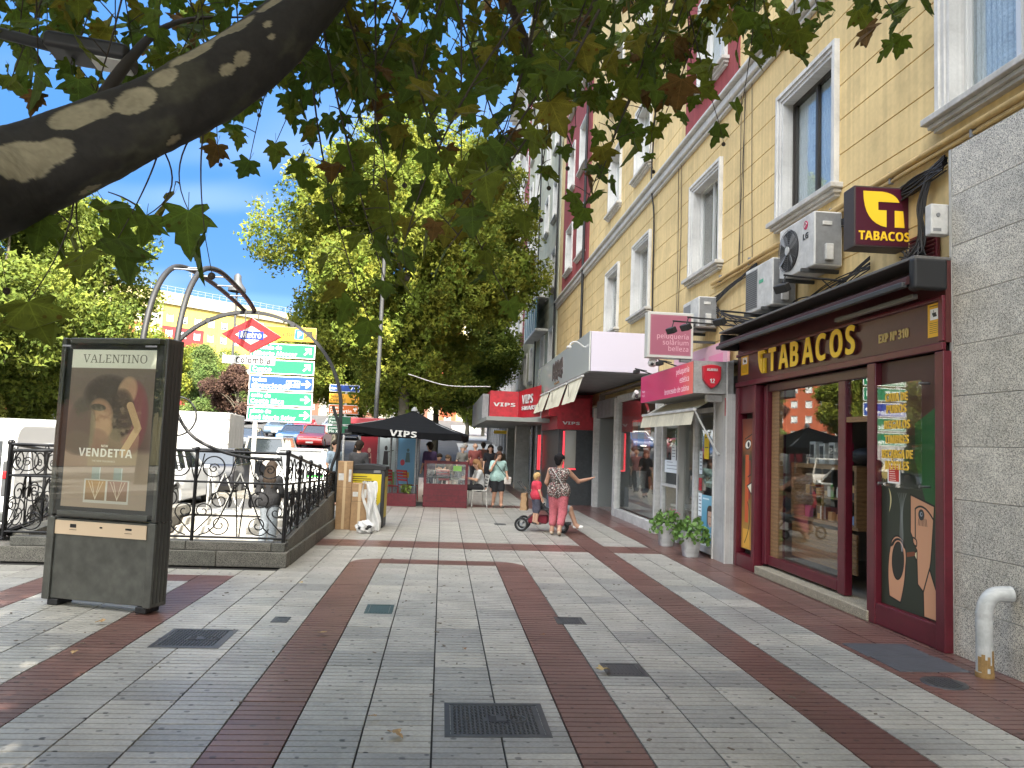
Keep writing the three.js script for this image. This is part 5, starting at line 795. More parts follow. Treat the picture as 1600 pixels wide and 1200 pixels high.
// ---------- direction signs ----------
function directionSigns(name, label, x, z, post, W, rows, turn = 0) {
  const t = thing(name, label, 'road sign', [x, 0, z], turn); const gy = roadY(z); mb().rod(V(post, gy, -0.08), V(post, rows[0][0] + 0.3, -0.08), 0.07, 12).mesh('post', M.whiteDirty, t);
  for (const [y, h, col, lines, arrow, extra] of rows) {
    const px = 640, py = Math.round(px * h / W);
    mb().rbox(W, h, 0.05, 0, y, -0.03, 0.03).mesh('sign_board', M.grey, t);
    panelTex(t, 'sign_face', -W / 2 + 0.01, W / 2 - 0.01, y - h / 2 + 0.01, y + h / 2 - 0.01, -0.002, canv(px, py, (c) => {
      c.fillStyle = col === YEL ? YEL : '#f0f0ec'; c.fillRect(0, 0, px, py); c.fillStyle = col; c.fillRect(7, 7, px - 14, py - 14); const ink = col === YEL ? '#2a2410' : '#fbfbf8';
      if (lines.length === 2) { T(c, lines[0], 26, py * 0.42, py * 0.36, ink); T(c, lines[1], 22, py * 0.86, py * (lines[1].length > 14 ? 0.40 : 0.46), ink); } else if (lines[0]) T(c, lines[0], 30, py * 0.68, py * 0.42, ink);
      if (extra === 'M-30') { c.strokeStyle = ink; c.lineWidth = 5; c.strokeRect(372, py * 0.30, 132, py * 0.44); T(c, 'M-30', 384, py * 0.65, py * 0.32, ink); }
      if (extra === 'P') { c.fillStyle = '#1257b8'; c.fillRect(428, py * 0.16, 84, py * 0.68); T(c, 'P', 446, py * 0.74, py * 0.62, '#fff'); }
      if (arrow) { c.save(); c.translate(px - 74, py / 2); c.rotate(arrow === 'ur' ? -Math.PI / 4 : arrow === 'u' ? -Math.PI / 2 : 0); c.strokeStyle = ink; c.lineWidth = py * 0.12; c.beginPath(); c.moveTo(-46, 0); c.lineTo(40, 0); c.stroke(); c.beginPath(); c.moveTo(2, -38); c.lineTo(42, 0); c.lineTo(2, 38); c.stroke(); c.restore(); }
    }), 0.45);
  }
  return t;
}
const GREEN = '#04704a', BLUE = '#0a3a8c', YEL = '#cf9410';
directionSigns('direction_sign', 'stack of green, blue and yellow street direction signs behind the metro arch', -5.0, -24, -0.72, 1.94, [
  [4.86, 0.45, YEL, ['República Dominicana'], 'ur', 'P'], [4.33, 0.45, GREEN, ['avenida de', 'Alberto Alcocer'], 'ur'], [3.83, 0.45, GREEN, ['plaza de', 'Cuzco'], 'ur'], [3.33, 0.46, BLUE, ['todas', 'direcciones'], 'r', 'M-30'], [2.85, 0.45, GREEN, ['calle de', 'Costa Rica'], 'r'], [2.37, 0.45, GREEN, ['plaza de', 'José María Soler'], 'r']], 0.0);
directionSigns('direction_sign', 'small far group of blue, yellow, orange and dark green signs beside the arch leg', -5.9, -46, 0.1, 1.75, [
  [4.65, 0.42, BLUE, ['Europa'], 'u', 'P'], [4.05, 0.55, YEL, ['hospital', 'Cuartel'], 'u'], [3.40, 0.55, '#c8641c', ['estación', 'Chamartín'], 'u'], [2.75, 0.5, '#0b5a3c', ['plaza', 'Perú'], null], [2.2, 0.5, '#0b5a3c', ['avenida', 'Pío XII'], null]], 0.0);
struct(mb().rbox(1.6, 0.16, 2.6, -5.72, -0.06, -24.3, 0.03).mesh('traffic_island', stoneB));
// ---------- lamps ----------
{
  const t = thing('street_lamp', 'tall grey lamp post behind the black parasol', 'street lamp', [-2.5, 0, -28.85]); mb().cyl(0.07, 0.09, 9.2, 0, 4.6, 0, 14).mesh('pole', M.darkGrey, t); mb().lathe([[0.02, 0], [0.16, 0.05], [0.2, 0.4], [0.05, 0.55]], 0, 9.2, 0, 14).mesh('lamp_head', M.darkGrey, t);
  const u = thing('street_lamp', 'bell topped lamp rising over the metro arch crown', 'street lamp', [-19.5, roadY(-70), -72]); mb().cyl(0.10, 0.14, 13.2, 0, 6.6, 0, 12).mesh('pole', M.darkGrey, u); mb().lathe([[0.8, 0], [0.78, 0.3], [0.42, 0.8], [0.34, 1.1], [0.32, 1.5], [0.1, 1.7]], 0, 12.9, 0, 18).mesh('lamp_head', M.darkGrey, u);
  // dark flood lamp up in the branches, near
  const n = thing('street_lamp', 'dark flat lamp head with a pale diffuser among the upper left branches', 'street lamp', [-1.70, 3.48, -3.6], 0.1);
  mb().rbox(0.36, 0.075, 0.20, 0, 0, 0, 0.025, 0, 0, -0.06).mesh('lamp_head', mat([0.03, 0.03, 0.032], 0.5), n); mb().rbox(0.16, 0.02, 0.15, 0.085, -0.04, 0.0, 0.006, 0, 0, -0.06).mesh('diffuser', mat([0.6, 0.6, 0.57], 0.3), n); mb().rod(V(-0.17, 0.01, 0), V(-1.6, -0.05, 0.7), 0.025, 8).rod(V(-1.6, -0.05, 0.7), V(-1.6, -3.47, 0.7), 0.045, 10).mesh('arm', M.darkGrey, n);
}
// ---------- cartons, waste unit, parasol terrace ----------
{
  const box = (label, x, z, w, h, d, turn) => { const t = thing('cardboard_box', label, 'box', [x, 0, z], turn); mb().rbox(w, h, d, 0, h / 2, 0, 0.008).mesh('carton', M.card, t); mb().bar(-0.025, 0.025, 0.01, h - 0.01, d / 2 + 0.0005, d / 2 + 0.0015).mesh('tape', mat([0.5, 0.36, 0.2], 0.3), t); mb().bar(-w / 2 + 0.02, -w / 2 + 0.12, h * 0.72, h * 0.82, d / 2 + 0.001, d / 2 + 0.002).mesh('label_sticker', M.white, t); mb().bar(w / 2 - 0.07, w / 2 - 0.02, h * 0.7, h * 0.88, d / 2 + 0.001, d / 2 + 0.002).mesh('label_sticker', M.white, t); mb().box(w, 0.003, 0.004, 0, h * 0.62, d / 2 + 0.001).mesh('seam', M.cable, t); };
  box('taller cardboard box standing against the end of the metro wall', -1.84, -15.15, 0.28, 1.30, 0.26, 0.08); box('shorter cardboard box standing in front of the yellow waste unit', -1.53, -15.05, 0.30, 0.89, 0.26, 0.04);
  const t = thing('waste_unit', 'black waste collection unit with yellow printed panel', 'waste bin', [-1.45, 0, -15.75], -0.05); mb().rbox(0.72, 1.16, 0.5, 0, 0.58, 0, 0.03).mesh('body', mat([0.03, 0.032, 0.034], 0.5), t);
  { const s = new THREE.Shape(); s.moveTo(-0.37, 0); s.lineTo(0.37, 0); s.lineTo(0.37, 0.05); s.quadraticCurveTo(0, 0.14, -0.37, 0.05); s.closePath(); mb().ext(s, 0.52, 0, 1.14, -0.26, 0, 0, 0, 0.006).mesh('lid', M.black, t); }
  panelTex(t, 'printed_panel', -0.33, 0.29, 0.1, 1.05, 0.253, canv(384, 576, (x) => { x.fillStyle = '#c9b423'; x.fillRect(0, 0, 384, 576); x.fillStyle = '#2a2a1a'; for (let i = 0; i < 4; i++) x.fillRect(30, 30 + i * 26, 180 + (i * 53) % 120, 9); for (let i = 0; i < 4; i++) x.fillRect(230, 250 + i * 30, 110, 12); x.fillStyle = '#8e959a'; x.beginPath(); x.moveTo(384, 330); x.lineTo(384, 576); x.lineTo(190, 576); x.fill(); }), 0.5);
  mb().rbox(0.008, 0.8, 0.36, 0.362, 0.6, 0, 0.002).mesh('side_panel', mat([0.45, 0.35, 0.05], 0.5), t); mb().rbox(0.14, 0.06, 0.02, 0.2, 1.10, 0.25, 0.01).mesh('notice', M.grey, t);
  { // plastic sheeting thrown over the short box
    const p = thing('plastic_sheet', 'crumpled white plastic sheet hanging over the shorter box to the ground', 'plastic sheet', [-1.36, 0, -14.95]); const P = [], n = 14, mm = 20, r = rng(12), hz = []; for (let i = 0; i <= n; i++) for (let j = 0; j <= mm; j++) { const u = i / n, v = j / mm; const y = v < 0.2 ? 0.90 + 0.05 * Math.sin(u * 9) * (v * 5) : 0.92 * (1 - (v - 0.2) / 0.8); hz.push([-0.16 + u * 0.26 + v * 0.16 + 0.03 * Math.sin(v * 11 + u * 5), Math.max(0.012, y + 0.02 * Math.sin(u * 21)), (v < 0.2 ? -0.2 + v : 0.02 + 0.05 * v) + 0.05 * Math.sin(u * 13 + v * 4) + 0.02 * (r() - 0.5)]); }
    for (let i = 0; i < n; i++) for (let j = 0; j < mm; j++) { const a = hz[i * (mm + 1) + j], b = hz[(i + 1) * (mm + 1) + j], c = hz[(i + 1) * (mm + 1) + j + 1], d = hz[i * (mm + 1) + j + 1]; P.push(...a, ...b, ...c, ...a, ...c, ...d); }
    const g = new THREE.BufferGeometry(); g.setAttribute('position', new THREE.Float32BufferAttribute(P, 3)); g.computeVertexNormals(); mb().add(g).mesh('sheet', mat([0.62, 0.62, 0.61], 0.35, { side: THREE.DoubleSide }), p);
    const q = thing('plastic_bag', 'small crumpled black and white bag on the ground before the boxes', 'plastic bag', [-1.36, 0.0, -14.62]); const r2 = rng(44), ic = new THREE.IcosahedronGeometry(0.15, 3), pa = ic.attributes.position; for (let i = 0; i < pa.count; i++) { const x = pa.getX(i), y = pa.getY(i), z = pa.getZ(i), k = 1 + 0.25 * Math.sin(x * 40 + y * 23) * Math.sin(z * 37 + y * 31); pa.setXYZ(i, x * k * 1.1, Math.max(-0.1, y * k * 0.85), z * k); } ic.computeVertexNormals(); mb().add(ic, 0, 0.10, 0).mesh('bag', mat([0.55, 0.55, 0.55], 0.4), q); for (let i = 0; i < 4; i++) mb().sph(0.045, -0.07 + i * 0.05, 0.10 + 0.03 * (i % 2), 0.12, 1.3, 0.7, 0.5, 8).mesh('dark_fold', M.black, q);
  }
}
const screenRed = mat([0.15, 0.008, 0.018], 0.5, { map: TX.fine, tile: 0.8 });
function parasol(label, x, z, turn, tilt, low, apex, half, text, pole) {
  const t = thing('parasol', label, 'parasol', [x, 0, z], turn), c = mat([0.007, 0.0075, 0.009], 0.85, { phys: true, specularIntensity: 0.25, side: THREE.DoubleSide, map: TX.fine, tile: 0.5 });
  const head = sub('canopy_frame', t, 0, 0, 0); head.rotation.z = tilt; const b = mb(), A = [[-half, half], [half, half], [half, -half], [-half, -half]];
  A.forEach((p, i) => { const q = A[(i + 1) % 4], n = 8; for (let k = 0; k < n; k++) for (let l = 0; l < 6; l++) { const f = (u, v) => { const ex = p[0] + (q[0] - p[0]) * u, ez = p[1] + (q[1] - p[1]) * u; const sag = -0.10 * Math.sin(Math.PI * v) * 0.6 - 0.05 * Math.sin(Math.PI * u) * v; return [ex * v, low + (apex - low) * (1 - v) + sag, ez * v]; }; b.quad(f(k / n, (l + 1) / 6), f((k + 1) / n, (l + 1) / 6), f((k + 1) / n, l / 6), f(k / n, l / 6)); }
    for (let k = 0; k < n; k++) { const f = (u, y) => [p[0] + (q[0] - p[0]) * u, low - 0.05 * Math.sin(Math.PI * u) - y * (0.17 + 0.015 * Math.cos(u * 25)), p[1] + (q[1] - p[1]) * u]; b.quad(f(k / n, 1), f((k + 1) / n, 1), f((k + 1) / n, 0), f(k / n, 0)); } });
  b.mesh('canopy', c, head); mb().lathe([[0, 0.12], [0.05, 0.1], [0.09, 0.02], [0.1, 0]], 0, apex - 0.01, 0, 12).mesh('cap', M.grey, head);
  for (const [px, pz] of A) mb().rod(V(0, apex - 0.12, 0), V(px * 0.98, low - 0.01, pz * 0.98), 0.014, 6).mesh('rib', M.grey, head);
  if (text) put('lettering', fitText('VIPS', 0.15, 0.004, -0.38, 0.32, low - 0.19, half + 0.012), M.white, head);
  mb().cyl(0.032, 0.032, apex - 0.05, pole, (apex - 0.05) / 2 + 0.02, 0, 12).mesh('pole', M.steel, t); mb().cyl(0.35, 0.38, 0.06, pole, 0.03, 0, 20).mesh('base', M.darkGrey, t); return t;
}
parasol('black square parasol with white lettering over the terrace', -0.92, -21.3, -0.10, -0.045, 2.02, 2.56, 1.46, true, 0.22);
parasol('second black parasol partly hidden behind the lettered one', -1.55, -23.6, 0.2, 0, 2.02, 2.36, 1.3, false, 0);
{
  const s = thing('terrace_screen', 'dark red terrace screen with a glazed upper half', 'screen', [0.13, 0, -20.72]); mb().rbox(1.17, 0.62, 0.07, 0, 0.31, 0, 0.01).mesh('lower_panel', screenRed, s); for (let i = 0; i < 3; i++) mb().bar(-0.57, 0.57, 0.15 + i * 0.16, 0.156 + i * 0.16, 0.034, 0.037).mesh('board_joint', M.black, s); mb().rbox(0.07, 0.6, 0.07, -0.55, 0.91, 0, 0.01).rbox(0.07, 0.6, 0.07, 0.55, 0.91, 0, 0.01).rbox(1.17, 0.08, 0.075, 0, 1.19, 0, 0.01).mesh('frame', screenRed, s); mb().bar(-0.515, 0.515, 0.62, 1.15, -0.006, 0.0).mesh('pane', M.glass, s); mb().rbox(0.22, 0.14, 0.004, 0.3, 1.04, 0.006, 0.001).mesh('green_notice', mat([0.25, 0.5, 0.12], 0.6), s);
  const p = thing('planter_box', 'low dark red planter box with a small plant under the parasol', 'planter', [-1.01, 0, -20.75]); mb().rbox(0.76, 0.33, 0.3, 0, 0.165, 0, 0.01).mesh('box', screenRed, p); const r = rng(6), f = mb(); for (let i = 0; i < 90; i++) f.add(new THREE.CircleGeometry(0.03 + r() * 0.02, 5), 0.1 + (r() - 0.5) * 0.24, 0.36 + r() * 0.2, (r() - 0.5) * 0.2, r() * 6, r() * 3); stuff(f.mesh('foliage', mat([0.13, 0.18, 0.03], 0.7, { side: THREE.DoubleSide }), p));
  const k = thing('kiosk', 'poster covered street kiosk with red roof edge behind the parasol', 'kiosk', [-1.7, 0, -25.6]); mb().rbox(1.9, 2.2, 1.3, 0, 1.1, -0.2, 0.03).mesh('body', M.steel, k); mb().rbox(2.3, 0.2, 1.8, -0.1, 2.3, -0.2, 0.03).mesh('roof', mat([0.26, 0.02, 0.03], 0.5), k);
  const post = (a, b, fn) => panelTex(k, 'poster', a, b, 0.25, 1.95, 0.455, canv(192, 384, fn), 0.4); const fig = (x, c, cx, cy, s) => { x.fillStyle = c; x.beginPath(); x.arc(cx, cy, s * 0.16, 0, 7); x.fill(); x.beginPath(); x.moveTo(cx - s * 0.2, cy + s * 0.2); x.lineTo(cx + s * 0.2, cy + s * 0.2); x.lineTo(cx + s * 0.3, cy + s * 1.1); x.lineTo(cx - s * 0.3, cy + s * 1.1); x.fill(); };
  post(-0.92, -0.38, (x) => { x.fillStyle = '#8f1d2b'; x.fillRect(0, 0, 192, 384); fig(x, '#c89a86', 100, 130, 110); fig(x, '#5a1420', 100, 165, 110); }); post(-0.32, 0.2, (x) => { x.fillStyle = '#c9d2d6'; x.fillRect(0, 0, 192, 384); fig(x, '#3a3436', 80, 110, 110); x.strokeStyle = '#3a2c24'; x.lineWidth = 5; x.beginPath(); x.moveTo(90, 140); x.lineTo(170, 125); x.stroke(); x.fillStyle = '#5f8f52'; x.fillRect(0, 280, 192, 104); }); post(0.28, 0.9, (x) => { x.fillStyle = '#7db4dd'; x.fillRect(0, 0, 192, 384); fig(x, '#4a6a70', 100, 120, 80); x.fillStyle = '#c8384a'; x.beginPath(); x.arc(50, 210, 22, 0, 7); x.fill(); x.fillStyle = '#d8b23a'; x.fillRect(60, 280, 60, 40); x.fillStyle = '#e8f0f4'; x.fillRect(20, 20, 140, 12); });
  for (const x of [-0.95, -0.35, 0.24, 0.93]) mb().bar(x - 0.025, x + 0.025, 0.1, 2.15, 0.45, 0.49).mesh('post', M.steel, k);
}
function chair(m, parent) {
  for (const [x, z] of [[-0.19, -0.19], [0.19, -0.19], [-0.19, 0.19], [0.19, 0.19]]) mb().rod(V(x * 1.15, 0, z * 1.15), V(x, 0.44, z), 0.013, 6).mesh('leg', m, parent);
  mb().rbox(0.42, 0.025, 0.42, 0, 0.45, 0, 0.012).mesh('seat', m, parent); const b = mb(); b.rod(V(-0.19, 0.45, -0.2), V(-0.2, 0.88, -0.27), 0.013, 6).rod(V(0.19, 0.45, -0.2), V(0.2, 0.88, -0.27), 0.013, 6); for (let i = 0; i < 4; i++) b.rbox(0.40, 0.06, 0.015, 0, 0.60 + i * 0.085, -0.225 - i * 0.014, 0.006); b.mesh('backrest', m, parent);
}
{
  const w = M.whiteDirty, c = thing('terrace_chair', 'white metal chair under the seated woman beside the red screen', 'chair', [1.02, 0, -21.3], -1.35); chair(w, c);
  const tb = thing('terrace_table', 'small white terrace table in front of the seated woman', 'table', [0.62, 0, -21.55]); mb().rbox(0.7, 0.03, 0.7, 0, 0.73, 0, 0.012).mesh('table_top', w, tb); for (const [a, b] of [[-1, -1], [1, -1], [-1, 1], [1, 1]]) mb().rod(V(a * 0.26, 0, b * 0.26), V(a * 0.28, 0.72, b * 0.28), 0.014, 6).mesh('leg', w, tb);
  const rc = thing('terrace_chair', 'red chair behind the low planter, nearer the waste unit', 'chair', [-1.45, 0, -22.0], 0.5, 'red terrace chairs'); chair(M.red, rc); dup(rc, 'terrace_chair', 'red chair behind the low planter, nearer the parasol pole', [-0.95, 0, -22.6], 2.4); dup(rc, 'terrace_chair', 'red chair at the far edge of the terrace behind the glazed screen', [0.1, 0, -23.3], 0.2);
  const t2 = thing('terrace_table', 'dark terrace table behind the glazed red screen', 'table', [-0.1, 0, -22.4]); mb().cyl(0.36, 0.36, 0.03, 0, 0.73, 0, 20).mesh('table_top', M.darkGrey, t2); mb().cyl(0.03, 0.03, 0.7, 0, 0.37, 0, 10).mesh('leg', M.steel, t2); mb().cyl(0.22, 0.24, 0.02, 0, 0.01, 0, 16).mesh('base', M.darkGrey, t2);
  const ln = thing('string_light_cable', 'pale cable hung between the tree and the restaurant canopy', 'cable', [0, 0, 0]); mb().tube([V(-1.3, 4.05, -27), V(0, 3.72, -27), V(1.6, 3.75, -27.2)], 0.018, 24, 5).mesh('cable', M.whiteDirty, ln);
}
// ---------- vehicles: local -z is the front ----------
const paintMat = (c) => mat(c, 0.28, { phys: true, metalness: 0.15, clearcoat: 1, clearcoatRoughness: 0.05 });
const lampRed = mat([0.55, 0.01, 0.012], 0.25), lampWhite = mat([0.75, 0.75, 0.72], 0.15), plateMat = mat([0.7, 0.7, 0.68], 0.5);
function car(label, cat, x, z, turn, c, o = {}) {
  const { L = 4.3, W = 1.76, H = 1.46, belt = 0.92, hood = 0.98, shieldBase = 1.15, roofFront = 1.95, roofRear = 0.75, tail = 0.1, group } = o;
  const t = thing('parked_car', label, cat, [x, roadY(z), z], turn, group), pm = paintMat(c), h = L / 2, R0 = 0.32, zf = -h + 0.82, zr = h - 0.78;
  const s = new THREE.Shape(); s.moveTo(h, 0.36); s.lineTo(h, 0.62); s.quadraticCurveTo(h - 0.02, belt, h - tail - 0.12, belt); s.lineTo(-h + shieldBase, belt); s.quadraticCurveTo(-h + 0.4, belt - 0.05, -h + 0.12, hood - 0.28); s.quadraticCurveTo(-h, 0.62, -h, 0.36); s.lineTo(-h + 0.12, 0.24);
  s.lineTo(zf - R0 - 0.05, 0.22); s.absarc(zf, 0.30, R0 + 0.05, Math.PI + 0.2, -0.2, true); s.lineTo(zr - R0 - 0.05, 0.22); s.absarc(zr, 0.30, R0 + 0.05, Math.PI + 0.2, -0.2, true); s.lineTo(h - 0.08, 0.26); s.closePath();
  const g = new THREE.ExtrudeGeometry(s, { depth: W - 0.16, bevelEnabled: true, bevelSize: 0.05, bevelThickness: 0.08, bevelSegments: 4, curveSegments: 10 }); g.translate(0, 0, -(W - 0.16) / 2); g.rotateY(-Math.PI / 2);
  mb().add(g).mesh('body', pm, t);
  const zA = -h + shieldBase, zB = -h + roofFront, zC = h - roofRear, zD = h - tail - 0.16, wb = W / 2 - 0.09, wt = W / 2 - 0.24;
  const P = (z, y, wd) => [[-wd, y, z], [wd, y, z]], [a0, a1] = P(zA, belt - 0.01, wb), [b0, b1] = P(zB, H - 0.05, wt), [c0, c1] = P(zC, H - 0.05, wt), [d0, d1] = P(zD, belt - 0.01, wb);
  mb().quad(a0, a1, b1, b0).mesh('windscreen', M.glassDark, t); mb().quad(d1, d0, c0, c1).mesh('rear_window', o.rearMat || M.glassDark, t);
  for (const [p, q, r, u] of [[a0, b0, c0, d0], [a1, b1, c1, d1]]) mb().quad(p, q, r, u).mesh('side_window', M.glassDark, t);
  mb().rbox(wt * 2 + 0.06, 0.07, zC - zB + 0.12, 0, H - 0.035, (zB + zC) / 2, 0.03).mesh('roof', o.roofMat || pm, t);
  const pl = mb(), vv = (p) => V(...p); for (const [p, q] of [[a0, b0], [a1, b1], [d0, c0], [d1, c1]]) pl.rod(vv(p), vv(q), 0.045, 6); for (const k of [0.36, 0.7]) { const zz = zB + (zC - zB) * k; pl.rod(V(-wb + 0.01, belt, zz + 0.05), V(-wt, H - 0.05, zz), 0.03, 6).rod(V(wb - 0.01, belt, zz + 0.05), V(wt, H - 0.05, zz), 0.03, 6); } pl.mesh('pillar', pm, t);
  for (const sx of [-1, 1]) {
    for (const zz of [zf, zr]) { const w = sub('wheel', t, sx * (W / 2 - 0.1), R0 - 0.02, zz); const ty = new THREE.TorusGeometry(R0 - 0.08, 0.085, 8, 22); ty.rotateY(Math.PI / 2); mb().add(ty).cyl(R0 - 0.1, R0 - 0.1, 0.13, 0, 0, 0, 20, 0, Math.PI / 2).mesh('tyre', M.rubber, w); mb().cyl(R0 - 0.12, R0 - 0.12, 0.15, 0, 0, 0, 14, 0, Math.PI / 2).mesh('rim', M.steel, w); }
    mb().rbox(0.34, 0.13, 0.1, sx * (W / 2 - 0.27), 0.66, -h + 0.1, 0.03).mesh('headlight', lampWhite, t);
    mb().rbox(0.22, 0.2, 0.1, sx * (W / 2 - 0.17), 0.74, h - 0.06, 0.03).mesh('taillight', lampRed, t);
    mb().rbox(0.16, 0.11, 0.08, sx * (W / 2 + 0.06), belt + 0.06, zA + 0.32, 0.03).mesh('mirror', pm, t);
    mb().rbox(0.02, 0.03, 0.18, sx * (W / 2 - 0.012), belt - 0.14, 0.35, 0.006).mesh('door_handle', M.darkGrey, t);
  }
  mb().rbox(W * 0.55, 0.13, 0.05, 0, 0.44, -h + 0.02, 0.02).mesh('grille', M.black, t); mb().rbox(W * 0.9, 0.12, 0.08, 0, 0.40, h - 0.01, 0.03).mesh('bumper', M.darkGrey, t);
  mb().rbox(0.5, 0.11, 0.02, 0, 0.60, h + 0.005, 0.004).mesh('number_plate', plateMat, t); mb().rbox(0.5, 0.11, 0.02, 0, 0.36, -h - 0.055, 0.004).mesh('number_plate', plateMat, t);
  return t;
}
function van(label, x, z, turn, c, L, H, W = 1.9) {
  const t = thing('parked_van', label, 'van', [x, roadY(z), z], turn), pm = paintMat(c), h = L / 2, s = new THREE.Shape();
  s.moveTo(h, 0.34); s.lineTo(h, H - 0.22); s.quadraticCurveTo(h - 0.02, H, h - 0.25, H); s.lineTo(-h + 1.75, H); s.quadraticCurveTo(-h + 1.45, H - 0.04, -h + 1.25, H - 0.3); s.lineTo(-h + 0.85, 1.12); s.quadraticCurveTo(-h + 0.2, 1.02, -h + 0.06, 0.8); s.lineTo(-h, 0.36); s.lineTo(-h + 0.45, 0.25); s.absarc(-h + 0.9, 0.32, 0.40, Math.PI + 0.15, -0.15, true); s.lineTo(h - 1.4, 0.25); s.absarc(h - 0.95, 0.32, 0.40, Math.PI + 0.15, -0.15, true); s.lineTo(h - 0.1, 0.28); s.closePath();
  const g = new THREE.ExtrudeGeometry(s, { depth: W - 0.2, bevelEnabled: true, bevelSize: 0.06, bevelThickness: 0.10, bevelSegments: 4, curveSegments: 10 }); g.translate(0, 0, -(W - 0.2) / 2); g.rotateY(-Math.PI / 2); mb().add(g).mesh('body', pm, t);
  for (const sx of [-1, 1]) {
    mb().rbox(0.02, H * 0.34, 1.2, sx * (W / 2 + 0.001), H * 0.68, h - 1.0, 0.008).rbox(0.02, H * 0.34, 1.15, sx * (W / 2 + 0.001), H * 0.68, h - 2.3, 0.008).mesh('side_panel', pm, t);
    mb().rbox(0.02, H * 0.3, 0.8, sx * (W / 2 + 0.001), H * 0.69, -h + 2.05, 0.008).mesh('side_window', M.glassDark, t);
    mb().rbox(0.018, 0.08, L * 0.7, sx * (W / 2 + 0.002), 0.52, 0.2, 0.006).mesh('side_moulding', M.darkGrey, t);
    for (const zz of [-h + 0.9, h - 0.95]) { const w = sub('wheel', t, sx * (W / 2 - 0.1), 0.32, zz); const ty = new THREE.TorusGeometry(0.25, 0.09, 8, 22); ty.rotateY(Math.PI / 2); mb().add(ty).mesh('tyre', M.rubber, w); mb().cyl(0.22, 0.22, 0.15, 0, 0, 0, 16, 0, Math.PI / 2).mesh('rim', M.steel, w); }
    mb().rbox(0.14, H * 0.30, 0.06, sx * (W / 2 - 0.09), H * 0.55, h + 0.045, 0.02).mesh('taillight_housing', M.darkGrey, t); mb().rbox(0.12, 0.12, 0.05, sx * (W / 2 - 0.09), H * 0.58, h + 0.07, 0.02).mesh('taillight', lampRed, t);
    mb().rbox(0.20, 0.26, 0.1, sx * (W / 2 + 0.12), 1.2, -h + 1.35, 0.03).mesh('mirror', M.darkGrey, t); mb().rbox(0.3, 0.16, 0.12, sx * (W / 2 - 0.28), 0.8, -h + 0.16, 0.03).mesh('headlight', lampWhite, t);
    mb().rbox(W * 0.36, H * 0.26, 0.02, sx * W * 0.22, H * 0.74, h + 0.062, 0.006).mesh('rear_window', M.glassDark, t);
  }
  mb().rbox(0.012, H * 0.6, 0.02, 0, H * 0.58, h + 0.06, 0.003).mesh('door_joint', M.black, t); mb().quad([-W / 2 + 0.2, 1.14, -h + 0.79], [W / 2 - 0.2, 1.14, -h + 0.79], [W / 2 - 0.28, H - 0.3, -h + 1.2], [-W / 2 + 0.28, H - 0.3, -h + 1.2]).mesh('windscreen', M.glassDark, t);
  mb().rbox(W * 0.92, 0.16, 0.1, 0, 0.42, h + 0.04, 0.03).mesh('bumper', M.darkGrey, t); mb().rbox(0.5, 0.11, 0.02, 0, 0.62, h + 0.065, 0.004).mesh('number_plate', plateMat, t);
  return t;
}
